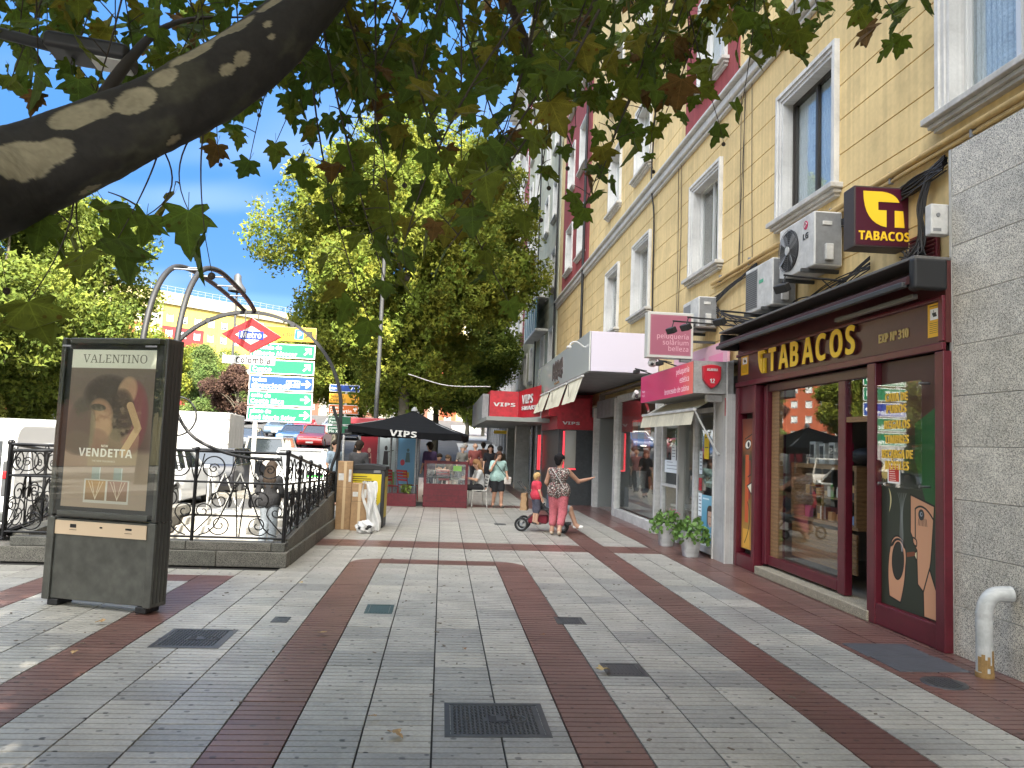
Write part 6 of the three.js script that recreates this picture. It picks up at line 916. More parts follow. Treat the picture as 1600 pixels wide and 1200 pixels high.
{
  const white = [0.52, 0.53, 0.54];
  van('white delivery van parked behind the left iron railing, its rear light red', -7.75, -15.5, 0, white, 4.9, 1.86);
  van('taller white van beyond the first one, only its roof showing above', -9.9, -22, 0, white, 5.0, 1.98, 1.9);
  car('white hatchback with a red tail light right of the advertising panel', 'car', -7.15, -20.5, 0, [0.45, 0.46, 0.47], {});
  car('black car parked in front of the white truck, seen through the railing', 'car', -6.9, -25.4, 0, [0.012, 0.012, 0.014], { H: 1.42 });
  const gr = mat([0.06, 0.5, 0.07], 0.3), gc = car('white and green shared car with red tail lights beyond the railing', 'car', -4.35, -25.3, 0.06, [0.62, 0.63, 0.62], { L: 3.8, H: 1.5, roofRear: 0.45 });
  mb().rbox(0.03, 0.5, 1.1, 0.885, 0.68, 1.0, 0.01).rbox(0.5, 0.28, 0.03, 0.5, 0.62, 1.93, 0.01).mesh('green_panel', gr, gc);
  { const q = car('beige grey people carrier with a roof rack waiting in the road', 'car', -7.2, -34, 0.02, [0.36, 0.34, 0.31], { L: 4.3, W: 1.8, H: 1.78, belt: 1.05, shieldBase: 0.95, roofFront: 1.6, roofRear: 0.2, tail: 0.0 }); for (const sx of [-0.62, 0.62]) mb().rod(V(sx, 1.84, -0.8), V(sx, 1.84, 1.6), 0.02, 6).mesh('roof_rail', M.darkGrey, q); }
  const traffic = [['blue car coming up the road towards the signs', -10.9, -58, [0.05, 0.13, 0.27], {}], ['bright red car coming towards the arch on the right lane', -9.0, -56, [0.50, 0.02, 0.02], { H: 1.62, belt: 0.98 }], ['dark grey car in the queue left of the blue car', -13.2, -53, [0.06, 0.065, 0.07], {}], ['silver car in the queue left of the dark grey one', -15.6, -56, [0.35, 0.37, 0.40], {}], ['slate blue car higher up the queue', -13.6, -66, [0.09, 0.13, 0.18], {}], ['crimson car far up the road behind the blue one', -12.4, -70, [0.45, 0.02, 0.05], {}], ['small white car far up the road beside the crimson one', -10.6, -76, [0.65, 0.66, 0.67], {}], ['pale silver car at the far left of the traffic', -18.6, -68, [0.45, 0.47, 0.5], {}], ['navy car at the far right of the traffic behind the arch leg', -7.8, -66, [0.03, 0.05, 0.12], {}], ['grey car at the very back of the queue', -16.0, -82, [0.2, 0.21, 0.22], {}]];
  for (const [l, x, z, c, o] of traffic) car(l, 'car', x, z, Math.PI + (z % 3) * 0.02, c, { ...o, group: 'cars queueing up the avenue' });
  { // box truck
    const t = thing('box_truck', 'white box truck with double rear doors waiting in the road', 'truck', [-10.25, roadY(-35), -35], 8 * R), wm = mat([0.50, 0.50, 0.485], 0.55, { map: TX.grime, tile: 2 });
    mb().rbox(2.3, 2.05, 5.4, 0, 1.68, 0, 0.03).mesh('cargo_box', wm, t);
    for (const s of [-1, 1]) { mb().rbox(1.08, 1.9, 0.03, s * 0.56, 1.68, 2.715, 0.01).mesh('rear_door', wm, t); mb().rod(V(s * 0.12, 0.8, 2.75), V(s * 0.12, 2.6, 2.75), 0.018, 6).rod(V(s * 0.9, 0.8, 2.75), V(s * 0.9, 2.6, 2.75), 0.018, 6).mesh('lock_rod', M.grey, t); for (let i = 0; i < 4; i++) mb().rbox(0.14, 0.03, 0.03, s * 1.08, 0.95 + i * 0.5, 2.74, 0.006).mesh('hinge', M.grey, t); mb().rbox(0.2, 0.12, 0.05, s * 0.95, 0.5, 2.6, 0.02).mesh('taillight', lampRed, t); for (const zz of [-3.1, 1.8]) { const w = sub('wheel', t, s * 0.95, 0.4, zz); const ty = new THREE.TorusGeometry(0.29, 0.11, 8, 22); ty.rotateY(Math.PI / 2); mb().add(ty).mesh('tyre', M.rubber, w); mb().cyl(0.24, 0.24, 0.16, 0, 0, 0, 14, 0, Math.PI / 2).mesh('rim', M.steel, w); } }
    mb().rbox(2.1, 0.16, 7.2, 0, 0.56, -0.7, 0.02).rbox(2.2, 0.14, 0.1, 0, 0.45, 2.7, 0.02).mesh('chassis', M.darkGrey, t); mb().rbox(2.0, 1.6, 1.5, 0, 1.35, -3.6, 0.15).mesh('cab', wm, t); mb().rbox(1.8, 0.6, 0.03, 0, 1.7, -4.36, 0.02).rbox(2.02, 0.5, 0.7, 0, 1.7, -3.7, 0.02).mesh('cab_window', M.glassDark, t); mb().bar(-0.9, -0.6, 2.2, 2.26, 2.731, 2.735).mesh('small_print', M.grey, t);
  }
  { const t = thing('city_bus', 'white and blue bus far up the avenue above the queue of cars', 'bus', [-24.5, roadY(-96), -98], Math.PI - 0.25), wm = paintMat([0.6, 0.64, 0.68]); mb().rbox(2.5, 2.7, 10, 0, 1.75, 0, 0.12).mesh('body', wm, t); mb().rbox(2.54, 0.9, 9.4, 0, 2.1, 0.1, 0.04).rbox(2.2, 1.1, 0.04, 0, 2.0, -5.0, 0.04).mesh('window', M.glassDark, t); mb().rbox(1.9, 0.3, 0.05, 0, 2.85, -5.0, 0.02).mesh('destination_board', mat([0.05, 0.2, 0.5], 0.4), t); for (const s of [-1, 1]) for (const zz of [-3.2, 2.8]) mb().cyl(0.48, 0.48, 0.3, s * 1.12, 0.48, zz, 18, 0, Math.PI / 2).mesh('wheel', M.rubber, t); }
  { // folding site barrier behind the railing
    const t = thing('folding_barrier', 'pale grey expanding lattice barrier between the stairs and the parked cars', 'barrier', [-5.2, 0, -17.95], 0.05), b = mat([0.50, 0.50, 0.48], 0.5, { metalness: 0.3 }); for (let i = 0; i < 6; i++) { mb().rod(V(i * 0.34, 0.03, 0), V(i * 0.34 + 0.34, 0.86, 0), 0.016, 6).mesh('lattice_bar', b, t); mb().rod(V(i * 0.34 + 0.34, 0.03, 0.025), V(i * 0.34, 0.86, 0.025), 0.016, 6).mesh('lattice_bar', b, t); } for (const x of [0, 2.04]) mb().rod(V(x, 0, 0.01), V(x, 0.92, 0.01), 0.02, 8).rod(V(x, 0.03, -0.25), V(x, 0.03, 0.25), 0.02, 6).mesh('post', b, t);
  }
}
// ---------- trees ----------
const leafMat = (c, tr = 0.3) => new THREE.MeshPhysicalMaterial({ color: new THREE.Color(...c), roughness: 0.9, transmission: tr, thickness: 0, side: THREE.DoubleSide, specularIntensity: 0.3 });
function planeLeaf(curl, fold) {                            // five lobed plane tree leaf, unit size, hanging from its stalk
  const half = [[0.16, 0.10], [0.40, 0.13], [0.46, 0.02], [0.34, -0.10], [0.50, -0.22], [0.66, -0.42], [0.44, -0.40], [0.40, -0.50], [0.24, -0.50], [0.28, -0.70], [0.17, -0.74], [0.12, -0.88]];
  const s = new THREE.Shape(); s.moveTo(0, 0); for (const p of half) s.lineTo(...p); s.lineTo(0, -1.04); for (const p of half.slice().reverse()) s.lineTo(-p[0], p[1]); s.closePath();
  const g = new THREE.ShapeGeometry(s), st = new THREE.PlaneGeometry(0.016, 0.4); st.translate(0, 0.2, 0);
  const q = mergeGeometries([g.toNonIndexed(), st.toNonIndexed()]), p = q.attributes.position, uq = q.attributes.uv; for (let i = 0; i < p.count; i++) uq.setXY(i, (p.getX(i) + 0.7) / 1.4, (p.getY(i) + 1.1) / 1.3);
  for (let i = 0; i < p.count; i++) { const x = p.getX(i), y = p.getY(i); if (y > 0.14) continue; p.setZ(i, fold * Math.abs(x) + curl * (y * y) * 0.5 + 0.05 * Math.sin(x * 9 + y * 7)); }
  q.computeVertexNormals(); return q;
}
const leafTex = canv(256, 256, (x) => {                     // veins, mottling and a few browned spots
  const X = (a) => (a + 0.7) / 1.4 * 256, Y = (b) => 256 - (b + 1.1) / 1.3 * 256, r = rng(55);
  x.fillStyle = '#d2d6c8'; x.fillRect(0, 0, 256, 256);
  for (let i = 0; i < 260; i++) { const g = 170 + 80 * r(); x.fillStyle = `rgba(${g},${g},${g * 0.85},.28)`; x.beginPath(); x.arc(256 * r(), 256 * r(), 4 + 16 * r(), 0, 7); x.fill(); }
  for (let i = 0; i < 16; i++) { x.fillStyle = `rgba(${120 + 60 * r()},${80 + 40 * r()},60,.5)`; x.beginPath(); x.arc(256 * r(), 256 * r(), 2 + 7 * r(), 0, 7); x.fill(); }
  x.strokeStyle = '#fbffe8'; x.lineCap = 'round'; const tip = [[0, -1], [0.6, -0.4], [-0.6, -0.4], [0.42, 0.08], [-0.42, 0.08]];
  for (const [a, b] of tip) { x.lineWidth = 4; x.beginPath(); x.moveTo(X(0), Y(0)); x.lineTo(X(a), Y(b)); x.stroke(); x.lineWidth = 1.5; for (let k = 2; k < 9; k++) { const t = k / 10, l = 0.17 * (1.1 - t), an = Math.atan2(b, a); for (const s of [-1, 1]) { x.beginPath(); x.moveTo(X(a * t), Y(b * t)); x.lineTo(X(a * t + l * Math.cos(an + s * 0.75)), Y(b * t + l * Math.sin(an + s * 0.75))); x.stroke(); } } }
});
const LEAF = [planeLeaf(-0.2, 0.22), planeLeaf(0.25, 0.12), planeLeaf(-0.45, 0.35), planeLeaf(0.1, -0.25)];
const LM = [[0.095, 0.14, 0.018], [0.075, 0.115, 0.018], [0.12, 0.145, 0.018], [0.17, 0.15, 0.02], [0.13, 0.07, 0.022]].map((c) => { const m = leafMat(c.map((v) => v * 1.35), 0.42); m.map = leafTex; return m; });
const bark = mat([0.048, 0.044, 0.036], 0.9, { map: TX.grime, bump: TX.bark, bs: 0.012, tile: 0.9 }), barkPale = mat([0.30, 0.265, 0.18], 0.85, { map: TX.fine, tile: 0.5 });
function taper(pts, radii, n = 40, s = 16) {                // tube with changing radius
  const c = new THREE.CatmullRomCurve3(pts, false, 'centripetal'), f = c.computeFrenetFrames(n, false), P = [], U = [], row = [];
  const rad = (t) => { const k = t * (radii.length - 1), i = Math.min(radii.length - 2, Math.floor(k)); return radii[i] + (radii[i + 1] - radii[i]) * (k - i); };
  for (let i = 0; i <= n; i++) { const p = c.getPoint(i / n), r = rad(i / n), q = []; for (let j = 0; j <= s; j++) { const a = j / s * 2 * Math.PI, w = 1 + 0.05 * Math.sin(a * 3 + i * 0.5) + 0.03 * Math.sin(a * 5 - i * 0.9); q.push(p.clone().addScaledVector(f.normals[i], r * w * Math.cos(a)).addScaledVector(f.binormals[i], r * w * Math.sin(a))); } row.push(q); }
  const L = c.getLength();
  for (let i = 0; i < n; i++) for (let j = 0; j < s; j++) for (const [a, b] of [[0, 0], [0, 1], [1, 1], [0, 0], [1, 1], [1, 0]]) { const v = row[i + a][j + b]; P.push(v.x, v.y, v.z); U.push((j + b) / s * 1.0, (i + a) / n * L); }
  const g = new THREE.BufferGeometry(); g.setAttribute('position', new THREE.Float32BufferAttribute(P, 3)); g.setAttribute('uv', new THREE.Float32BufferAttribute(U, 2));
  const idx = new Map(), nrm = []; for (let i = 0; i < P.length; i += 3) { const k = `${P[i].toFixed(4)},${P[i + 1].toFixed(4)},${P[i + 2].toFixed(4)}`; const e = idx.get(k) || V(0, 0, 0); idx.set(k, e); }
  for (let i = 0; i < P.length; i += 9) { const a = V(P[i], P[i + 1], P[i + 2]), b = V(P[i + 3], P[i + 4], P[i + 5]), d = V(P[i + 6], P[i + 7], P[i + 8]), m = b.clone().sub(a).cross(d.clone().sub(a)); for (const v of [a, b, d]) idx.get(`${v.x.toFixed(4)},${v.y.toFixed(4)},${v.z.toFixed(4)}`).add(m); }
  for (let i = 0; i < P.length; i += 3) { const e = idx.get(`${P[i].toFixed(4)},${P[i + 1].toFixed(4)},${P[i + 2].toFixed(4)}`).clone().normalize(); nrm.push(e.x, e.y, e.z); }
  g.setAttribute('normal', new THREE.Float32BufferAttribute(nrm, 3)); return g;
}
const Q = new THREE.Quaternion(), EU = new THREE.Euler();
{ // ----- the near plane tree: its limb crosses the upper left, twigs hang over the pavement -----
  const t = thing('plane_tree', 'near plane tree with a thick mottled limb and leaves hanging over the pavement', 'tree', [0, 0, 0]);
  const r = rng(2024), limb = [[-1.81, 2.24, -2.4, 0.17], [-1.71, 2.42, -2.6, 0.169], [-1.59, 2.60, -2.8, 0.163], [-1.44, 2.74, -2.9, 0.150], [-1.26, 2.91, -3.0, 0.142], [-1.09, 3.08, -3.1, 0.142], [-0.93, 3.28, -3.2, 0.139], [-0.80, 3.48, -3.3, 0.132], [-0.70, 3.68, -3.4, 0.125], [-0.57, 4.04, -3.6, 0.118], [-0.31, 4.65, -4.0, 0.10], [0.05, 5.40, -4.5, 0.08], [0.5, 6.6, -4.9, 0.05]];
  const lp = limb.map((q) => V(q[0], q[1], q[2])); const bk = bark.clone(); bk.userData = {};
  put('trunk', taper([V(-3.5, -0.05, -0.6), V(-3.35, 0.8, -0.75), V(-3.0, 1.6, -1.0), V(-2.5, 1.92, -1.5)], [0.34, 0.29, 0.24, 0.19], 24, 20), bk, t);
  put('trunk', taper([V(-3.4, 0.5, -0.7), V(-3.5, 2.5, -0.4), V(-3.2, 5, 0.2), V(-2.6, 8, 0.8)], [0.27, 0.24, 0.17, 0.08], 24, 18), bk, t);
  // the limb: a dense tube whose bark tones follow the flaked patches
  const all = [[-2.5, 1.9, -1.5, 0.19], ...limb], ap = all.map((q) => V(q[0], q[1], q[2])), cv = new THREE.CatmullRomCurve3(lp, false, 'centripetal'), ca = new THREE.CatmullRomCurve3(ap, false, 'centripetal'), cam = camera.position;
  const PS = [[0.10, 0.45, 0.045, 0.5], [0.185, 0.36, 0.05, 0.40], [0.235, 0.30, 0.02, 0.3], [0.285, 0.95, 0.034, 0.36], [0.35, 0.62, 0.026, 0.36], [0.395, 0.80, 0.024, 0.34], [0.44, 1.08, 0.04, 0.26], [0.52, 1.15, 0.04, 0.22], [0.465, 0.15, 0.012, 0.17], [0.49, 0.17, 0.012, 0.18], [0.545, 0.15, 0.006, 0.07], [0.555, 0.5, 0.006, 0.08], [0.60, 1.15, 0.04, 0.22], [0.25, -1.0, 0.02, 0.2], [0.36, -0.7, 0.012, 0.15], [0.05, -0.9, 0.03, 0.3]].map((q) => [(q[0] * 12 + 1) / 13, q[1] - 0.62, q[2] * 12 / 13, q[3]]);
  const N = 420, S = 120, pos = [], col = [], uvs = [], ix = [];
  for (let i = 0; i <= N; i++) {
    const u = i / N, p = ca.getPoint(u), tg = ca.getTangent(u), out = V(0, 0, 1).sub(tg.clone().multiplyScalar(tg.z)).normalize(), up = out.clone().cross(tg).normalize(), k = u * (all.length - 1), m = Math.min(all.length - 2, Math.floor(k)), R0 = all[m][3] + (all[m + 1][3] - all[m][3]) * (k - m);
    for (let j = 0; j <= S; j++) {
      const a = j / S * 2 * Math.PI - Math.PI, jj = j / S, n1 = fbm(u * 2.2 % 1, jj, 6, 301, 4), n2 = fbm(u * 4 % 1, jj, 20, 305, 3), n3 = vnoise(u * 4 % 1, jj, 90, 309); let mk = 0;
      for (const q of PS) { const dx = (u - q[0]) / q[2], da = (a - q[1]) / q[3], d = Math.hypot(dx, da) + (n1 - 0.5) * 1.2 + (n2 - 0.5) * 0.35; mk = Math.max(mk, 1 - sm(0.90, 0.96, d)); }
      const mid = sm(0.50, 0.66, n1) * 0.75, dark = [0.026, 0.024, 0.021], ol = [0.062, 0.060, 0.040], pale = [0.30, 0.265, 0.175], tone = 0.75 + 0.5 * n2 + (n3 - 0.5) * 0.25;
      for (let c = 0; c < 3; c++) col.push(((dark[c] + (ol[c] - dark[c]) * mid) * (1 - mk) + pale[c] * (0.78 + 0.3 * n1) * mk) * tone);
      const r2 = R0 * (1 + 0.05 * Math.sin(a * 3 + u * 14) + 0.03 * Math.sin(a * 2 - u * 23)) + 0.012 * (n1 - 0.5) + 0.006 * (n2 - 0.5) + 0.003 * mid - 0.004 * mk, d = out.clone().multiplyScalar(Math.cos(a)).addScaledVector(up, Math.sin(a));
      pos.push(p.x + d.x * r2, p.y + d.y * r2, p.z + d.z * r2); uvs.push(jj, u * 4);
    }
  }
  for (let i = 0; i < N; i++) for (let j = 0; j < S; j++) { const a = i * (S + 1) + j, b = a + S + 1; ix.push(a, b, a + 1, b, b + 1, a + 1); }
  const lg = new THREE.BufferGeometry(); lg.setAttribute('position', new THREE.Float32BufferAttribute(pos, 3)); lg.setAttribute('color', new THREE.Float32BufferAttribute(col, 3)); lg.setAttribute('uv', new THREE.Float32BufferAttribute(uvs, 2)); lg.setIndex(ix); lg.computeVertexNormals();
  put('limb', lg, new THREE.MeshStandardMaterial({ vertexColors: true, roughness: 0.9, bumpMap: TX.bark, bumpScale: 0.006 }), t);
  // twigs with leaves
  const tips = [[-1.14, 2.40, -2.7], [-1.07, 2.5, -2.75], [-0.88, 2.44, -2.8], [-0.98, 2.57, -2.9], [-1.34, 2.39, -2.9], [-1.44, 2.46, -3.0], [-1.36, 2.15, -2.6], [-1.68, 2.38, -3.0], [-1.81, 3.18, -3.4], [-1.79, 3.42, -3.6], [-2.14, 3.62, -3.8], [-1.69, 3.66, -3.8], [-1.41, 3.63, -3.6], [-1.33, 3.8, -4.0], [-1.52, 2.97, -3.2], [-2.04, 3.34, -3.6], [-2.12, 3.8, -4.0], [-1.63, 3.59, -3.9], [-1.53, 3.78, -4.2], [-1.54, 3.61, -5.0], [-1.33, 3.52, -5.0], [-1.22, 3.72, -5.2], [-0.98, 3.69, -4.5], [-1.59, 3.95, -5.5], [-0.8, 3.84, -4.5], [-0.66, 3.66, -4.5], [-0.63, 3.06, -4.0], [-0.55, 3.23, -4.2], [-0.42, 2.89, -4.0], [-0.31, 2.87, -3.8], [-0.29, 3.22, -4.0], [-0.22, 3.44, -4.0], [-0.43, 2.39, -4.2], [-0.32, 2.53, -3.8], [-0.23, 2.64, -3.6], [-0.04, 2.58, -3.4], [-0.02, 2.78, -3.6], [0.04, 3.07, -4.0], [0.11, 3.31, -4.0], [0.17, 3.17, -4.0], [0.26, 3.4, -4.0], [0.33, 2.54, -4.2], [0.40, 3.05, -4.2], [0.50, 3.23, -4.5], [0.54, 3.43, -4.5], [0.60, 3.88, -4.5], [0.65, 3.56, -4.5], [0.79, 3.19, -4.5], [0.85, 3.29, -4.5], [0.80, 3.9, -5.0], [1.06, 4.1, -5.0], [1.20, 3.93, -5.0], [1.37, 3.84, -5.2], [1.42, 4.04, -5.0], [1.51, 4.32, -5.0], [1.62, 4.19, -5.0], [1.73, 3.91, -4.8], [1.88, 4.05, -4.8], [2.01, 4.38, -4.6], [2.16, 4.35, -4.6], [1.68, 4.61, -5.0], [1.96, 4.64, -4.8], [2.31, 4.61, -4.6], [2.59, 4.39, -4.2], [2.75, 4.49, -4.2], [-0.90, 3.64, -4.6], [-0.67, 4.27, -5.0], [-0.49, 4.06, -5.0], [-0.33, 4.3, -5.0], [-0.12, 4.23, -5.0], [0.05, 4.43, -5.2], [0.26, 4.48, -5.0], [0.44, 4.27, -5.0], [0.63, 4.62, -5.2], [0.86, 4.55, -5.2], [1.09, 4.77, -5.4], [1.28, 4.73, -5.2], [1.91, 4.49, -5.0], [-1.37, 4.04, -5.2], [-1.17, 4.18, -5.0], [-1.01, 4.37, -5.0]];
  const tw = mb(), leaves = [];
  const addLeaf = (p, s, yaw, pitch, roll) => leaves.push({ p, s, yaw, pitch, roll });
  tips.forEach((tp, i) => {
    const T0 = V(...tp), small = i < 8, len = small ? 0.5 + r() * 0.3 : 1.0 + r() * 0.7;
    const from = i < 8 ? cv.getPoint(Math.min(0.46, 0.12 + 0.30 * (T0.x + 1.7) / 0.8 + r() * 0.06)).add(V(0, -0.10, -0.06)) : V(T0.x + (0.35 - T0.x) * 0.18 + (r() - 0.5) * 1.5, T0.y + len, T0.z + 0.25 + (r() - 0.4) * 1.1);
    const mid = T0.clone().add(from).multiplyScalar(0.5).add(V((r() - 0.5) * 0.3, (r() - 0.3) * 0.12, (r() - 0.5) * 0.25)), c = new THREE.QuadraticBezierCurve3(from, mid, T0), pts = c.getPoints(6);
    tw.add(taper(pts, small ? [0.004, 0.003, 0.002] : [0.007, 0.005, 0.0025], 10, 5));
    const n = small ? 1 + (r() * 2 | 0) : 5 + (r() * 6 | 0) + (i > 25 && i < 50 ? 3 : 0);
    for (let k = 0; k < n; k++) {
      const u = 1 - (k / n) * (small ? 0.55 : 0.95), b = c.getPoint(u), off = V((r() - 0.5) * 0.26, (r() - 0.5) * 0.12, (r() - 0.5) * 0.3), p = k ? b.clone().add(off) : b;
      if (k) tw.add(taper([b, b.clone().add(p).multiplyScalar(0.5).add(V(0, 0.03, 0)), p.clone().add(V(0, 0.05, 0))], [0.0035, 0.002], 4, 4));
      addLeaf(p, (small ? 0.12 : 0.09) + r() * 0.085, r() * 6.28, (r() - 0.5) * 1.5, (r() - 0.5) * 0.9);
    }
    if (r() > 0.75) { const q = T0.clone().add(V(0.03, -0.12, 0)); tw.rod(T0, q, 0.0015, 4).sph(0.014, q.x, q.y - 0.012, q.z, 1, 1, 1, 8); }
  });
  // boughs above the frame that carry the twigs
  const boughs = [[V(-0.57, 4.04, -3.6), V(0.1, 4.6, -4.2), V(0.9, 4.95, -4.8), V(1.9, 5.2, -5.0), V(2.8, 5.1, -4.6)], [V(-0.31, 4.65, -4.0), V(-0.2, 4.9, -4.6), V(0.3, 4.7, -5.2)], [V(-1.44, 2.78, -2.95), V(-1.5, 3.4, -3.5), V(-1.6, 4.1, -4.4), V(-1.4, 4.6, -5.2)], [V(0.1, 4.6, -4.2), V(0.45, 4.1, -4.5), V(0.72, 3.6, -4.6)], [V(-0.6, 4.0, -3.6), V(-0.9, 4.5, -4.3), V(-1.2, 4.7, -5.2)]];
  boughs.forEach((b) => tw.add(taper(b, [0.035, 0.02, 0.003], 20, 8)));
  tw.mesh('twigs', mat([0.05, 0.04, 0.03], 0.9), t);
  // dense leaves along the top of the picture
  for (let i = 0; i < 1200; i++) { const x = -2.6 + 5.4 * r(), z = -3.9 - 2.9 * r(), low = 1.75 + -z * (0.475 + 0.02 * x) + (0.12 * Math.sin(x * 4.1) + 0.08 * Math.sin(x * 9 + z * 3)) + (x < -1.0 ? 0.05 : 0) + (x > 1.2 ? (x - 1.2) * 0.32 : 0); addLeaf(V(x, low + Math.pow(r(), 1.2) * 1.5, z), 0.10 + r() * 0.09, r() * 6.28, (r() - 0.5) * 1.8, (r() - 0.5) * 1.2); }
  camera.updateMatrixWorld(); const pp = V(0, 0, 0), cand = [];
  leaves.forEach((l) => { pp.copy(l.p).project(camera); l.vis = Math.abs(pp.x) < 1.05 && Math.abs(pp.y) < 1.08; l.m = r() < 0.04 ? 4 : r() < 0.14 ? 3 : (r() * 3) | 0; l.g = (r() * 4) | 0; l.key = (l.vis ? 0 : 100) + l.p.distanceTo(cam) / l.s; });
  leaves.sort((a, b) => a.key - b.key);
  const inst = {};
  leaves.forEach((l, i) => {
    Q.setFromEuler(EU.set(l.pitch, l.yaw, l.roll, 'YXZ'));
    if (i < 294 && l.vis) { const m = put('leaf', LEAF[l.g], LM[l.m], t); m.position.copy(l.p); m.quaternion.copy(Q); m.scale.setScalar(l.s); }
    else (inst[l.g * 5 + l.m] ??= []).push(new THREE.Matrix4().compose(l.p, Q.clone(), V(l.s, l.s, l.s)));
  });
  for (const [k, list] of Object.entries(inst)) { const im = new THREE.InstancedMesh(LEAF[(k / 5) | 0], LM[k % 5], list.length); im.name = 'foliage'; stuff(im); list.forEach((m, i) => im.setMatrixAt(i, m)); im.castShadow = im.receiveShadow = true; t.add(im); }
  // the rest of the crown, over and behind the camera
  const list = []; for (let i = 0; i < 13000; i++) { const a = r() * 6.28, q = Math.sqrt(r()), rr = 6.2 * q; list.push([-2.6 + rr * Math.cos(a), 5.6 + 4.6 * r() * (1.1 - q * 0.6), 1.6 + rr * Math.sin(a) * 0.95]); }
  const im = new THREE.InstancedMesh(LEAF[1], LM[0], list.length); im.name = 'crown'; stuff(im); list.forEach((p, i) => { Q.setFromEuler(EU.set((r() - 0.5) * 2, r() * 6.28, (r() - 0.5) * 2)); const s = 0.2 + 0.14 * r(); im.setMatrixAt(i, new THREE.Matrix4().compose(V(...p), Q, V(s, s, s))); }); im.castShadow = true; t.add(im);
}
// ----- trees farther off: clumps of small leaves spread over many boughs -----
function leafClump(n, spread, s, seed) {
  const r = rng(seed), P = []; for (let i = 0; i < n; i++) {
    const c = V((r() - 0.5), (r() - 0.5) * 0.8, (r() - 0.5)).multiplyScalar(spread * 2), q = new THREE.Quaternion().setFromEuler(new THREE.Euler((r() - 0.5) * 2.2, r() * 6.28, (r() - 0.5) * 1.6)), k = s * (0.7 + 0.6 * r());
    const v = [[0, 0.35, 0], [0.62, 0.25, 0.14], [0.22, -0.1, 0.05], [0, -0.75, -0.1], [-0.22, -0.1, 0.05], [-0.62, 0.25, 0.14]].map((a) => V(...a).multiplyScalar(k).applyQuaternion(q).add(c)); for (const j of [0, 1, 2, 0, 2, 4, 2, 3, 4, 0, 4, 5]) P.push(v[j].x, v[j].y, v[j].z);
  }
  const g = new THREE.BufferGeometry(); g.setAttribute('position', new THREE.Float32BufferAttribute(P, 3)); g.computeVertexNormals(); return g;
}
const CL = [leafClump(26, 0.36, 0.135, 3), leafClump(26, 0.32, 0.13, 4)], farLeaf = leafMat([1, 1, 1], 0.28);
function tree(name, label, x, z, o) {                       // o: crown box, number of clumps, tints
  const { cx = 0, cy, rx, ry, rz = rx, n = 4000, tint = [[0.10, 0.14, 0.025], [0.16, 0.165, 0.03]], seed = 1, trunkR = 0.22, lobes = 46, group, s = 1, cone = false, ground = roadY(z) + 0.1 } = o;
  const t = thing(name, label, 'tree', [x, ground, z], 0, group), r = rng(seed * 31 + 7), tips = [];
  const B = []; for (let i = 0; i < lobes; i++) { const a = r() * 6.28, v = Math.acos(1 - 2 * r()), k = 0.35 + 0.55 * Math.pow(r(), 0.5); let y = Math.cos(v) * k; const sh = cone ? Math.max(0.08, (1 - y) * 0.5) : 1 - 0.25 * Math.max(0, y); B.push([cx + rx * k * Math.sin(v) * Math.cos(a) * sh * 1.05, cy + ry * y, rz * k * Math.sin(v) * Math.sin(a) * sh, (0.20 + 0.16 * r()) * Math.min(rx, ry) * (cone ? 0.7 : 1)]); }
  const tb = mb(); tb.add(taper([V(0, -0.2, 0), V(0.05, cy * 0.3, 0), V(-0.05 + cx * 0.3, cy * 0.7, 0.05), V(cx * 0.7, cy + ry * 0.5, 0)], [trunkR, trunkR * 0.85, trunkR * 0.6, trunkR * 0.15], 20, 12)); tb.mesh('trunk', mat([0.15, 0.135, 0.10], 0.9, { map: TX.grime, bump: TX.bark, bs: 0.01 }), t);
  const lb = mb(); B.slice(0, 22).forEach((b, i) => { const y0 = cy * (0.45 + 0.4 * (i / 22)); lb.add(taper([V(0, y0, 0), V(b[0] * 0.45, y0 + (b[1] - y0) * 0.6, b[2] * 0.45), V(b[0], b[1], b[2])], [trunkR * 0.35, trunkR * 0.2, 0.012], 10, 6)); }); lb.mesh('limbs', mat([0.13, 0.115, 0.085], 0.9), t);
  const im = new THREE.InstancedMesh(CL[seed % 2], farLeaf, n), m = new THREE.Matrix4(), c = new THREE.Color(); im.name = 'crown'; stuff(im); im.castShadow = im.receiveShadow = true;
  for (let i = 0; i < n; i++) { const b = B[(r() * B.length) | 0], a = r() * 6.28, v = Math.acos(1 - 2 * r()), k = b[3] * Math.pow(r(), 0.4); Q.setFromEuler(EU.set(r() * 6, r() * 6, r() * 6)); const q = s * (0.75 + 0.5 * r()); im.setMatrixAt(i, m.compose(V(b[0] + k * Math.sin(v) * Math.cos(a), b[1] + k * Math.cos(v) * 0.85, b[2] + k * Math.sin(v) * Math.sin(a)), Q, V(q, q, q))); const f = r(), g = 0.8 + 0.4 * r(), T1 = tint[0], T2 = tint[1]; const w = Math.pow(f, 1.3); im.setColorAt(i, c.setRGB((T1[0] + (T2[0] - T1[0]) * w) * g, (T1[1] + (T2[1] - T1[1]) * w) * g, (T1[2] + (T2[2] - T1[2]) * w) * g)); }
  t.add(im); return t;
}
const YG = [[0.11, 0.16, 0.02], [0.22, 0.225, 0.028]], GG = [[0.085, 0.13, 0.02], [0.165, 0.19, 0.026]];
tree('plane_tree', 'tall broad plane tree behind the parasol, yellow green on its sunny side', -1.75, -33, { cy: 9.7, rx: 5.7, ry: 6.9, rz: 5, n: 7000, tint: YG, seed: 3, lobes: 60, trunkR: 0.28 });
tree('plane_tree', 'plane tree behind the big middle one, darker and lower', -0.5, -47, { cy: 7.0, rx: 5, ry: 5.0, n: 4200, tint: GG, seed: 5, lobes: 44 });
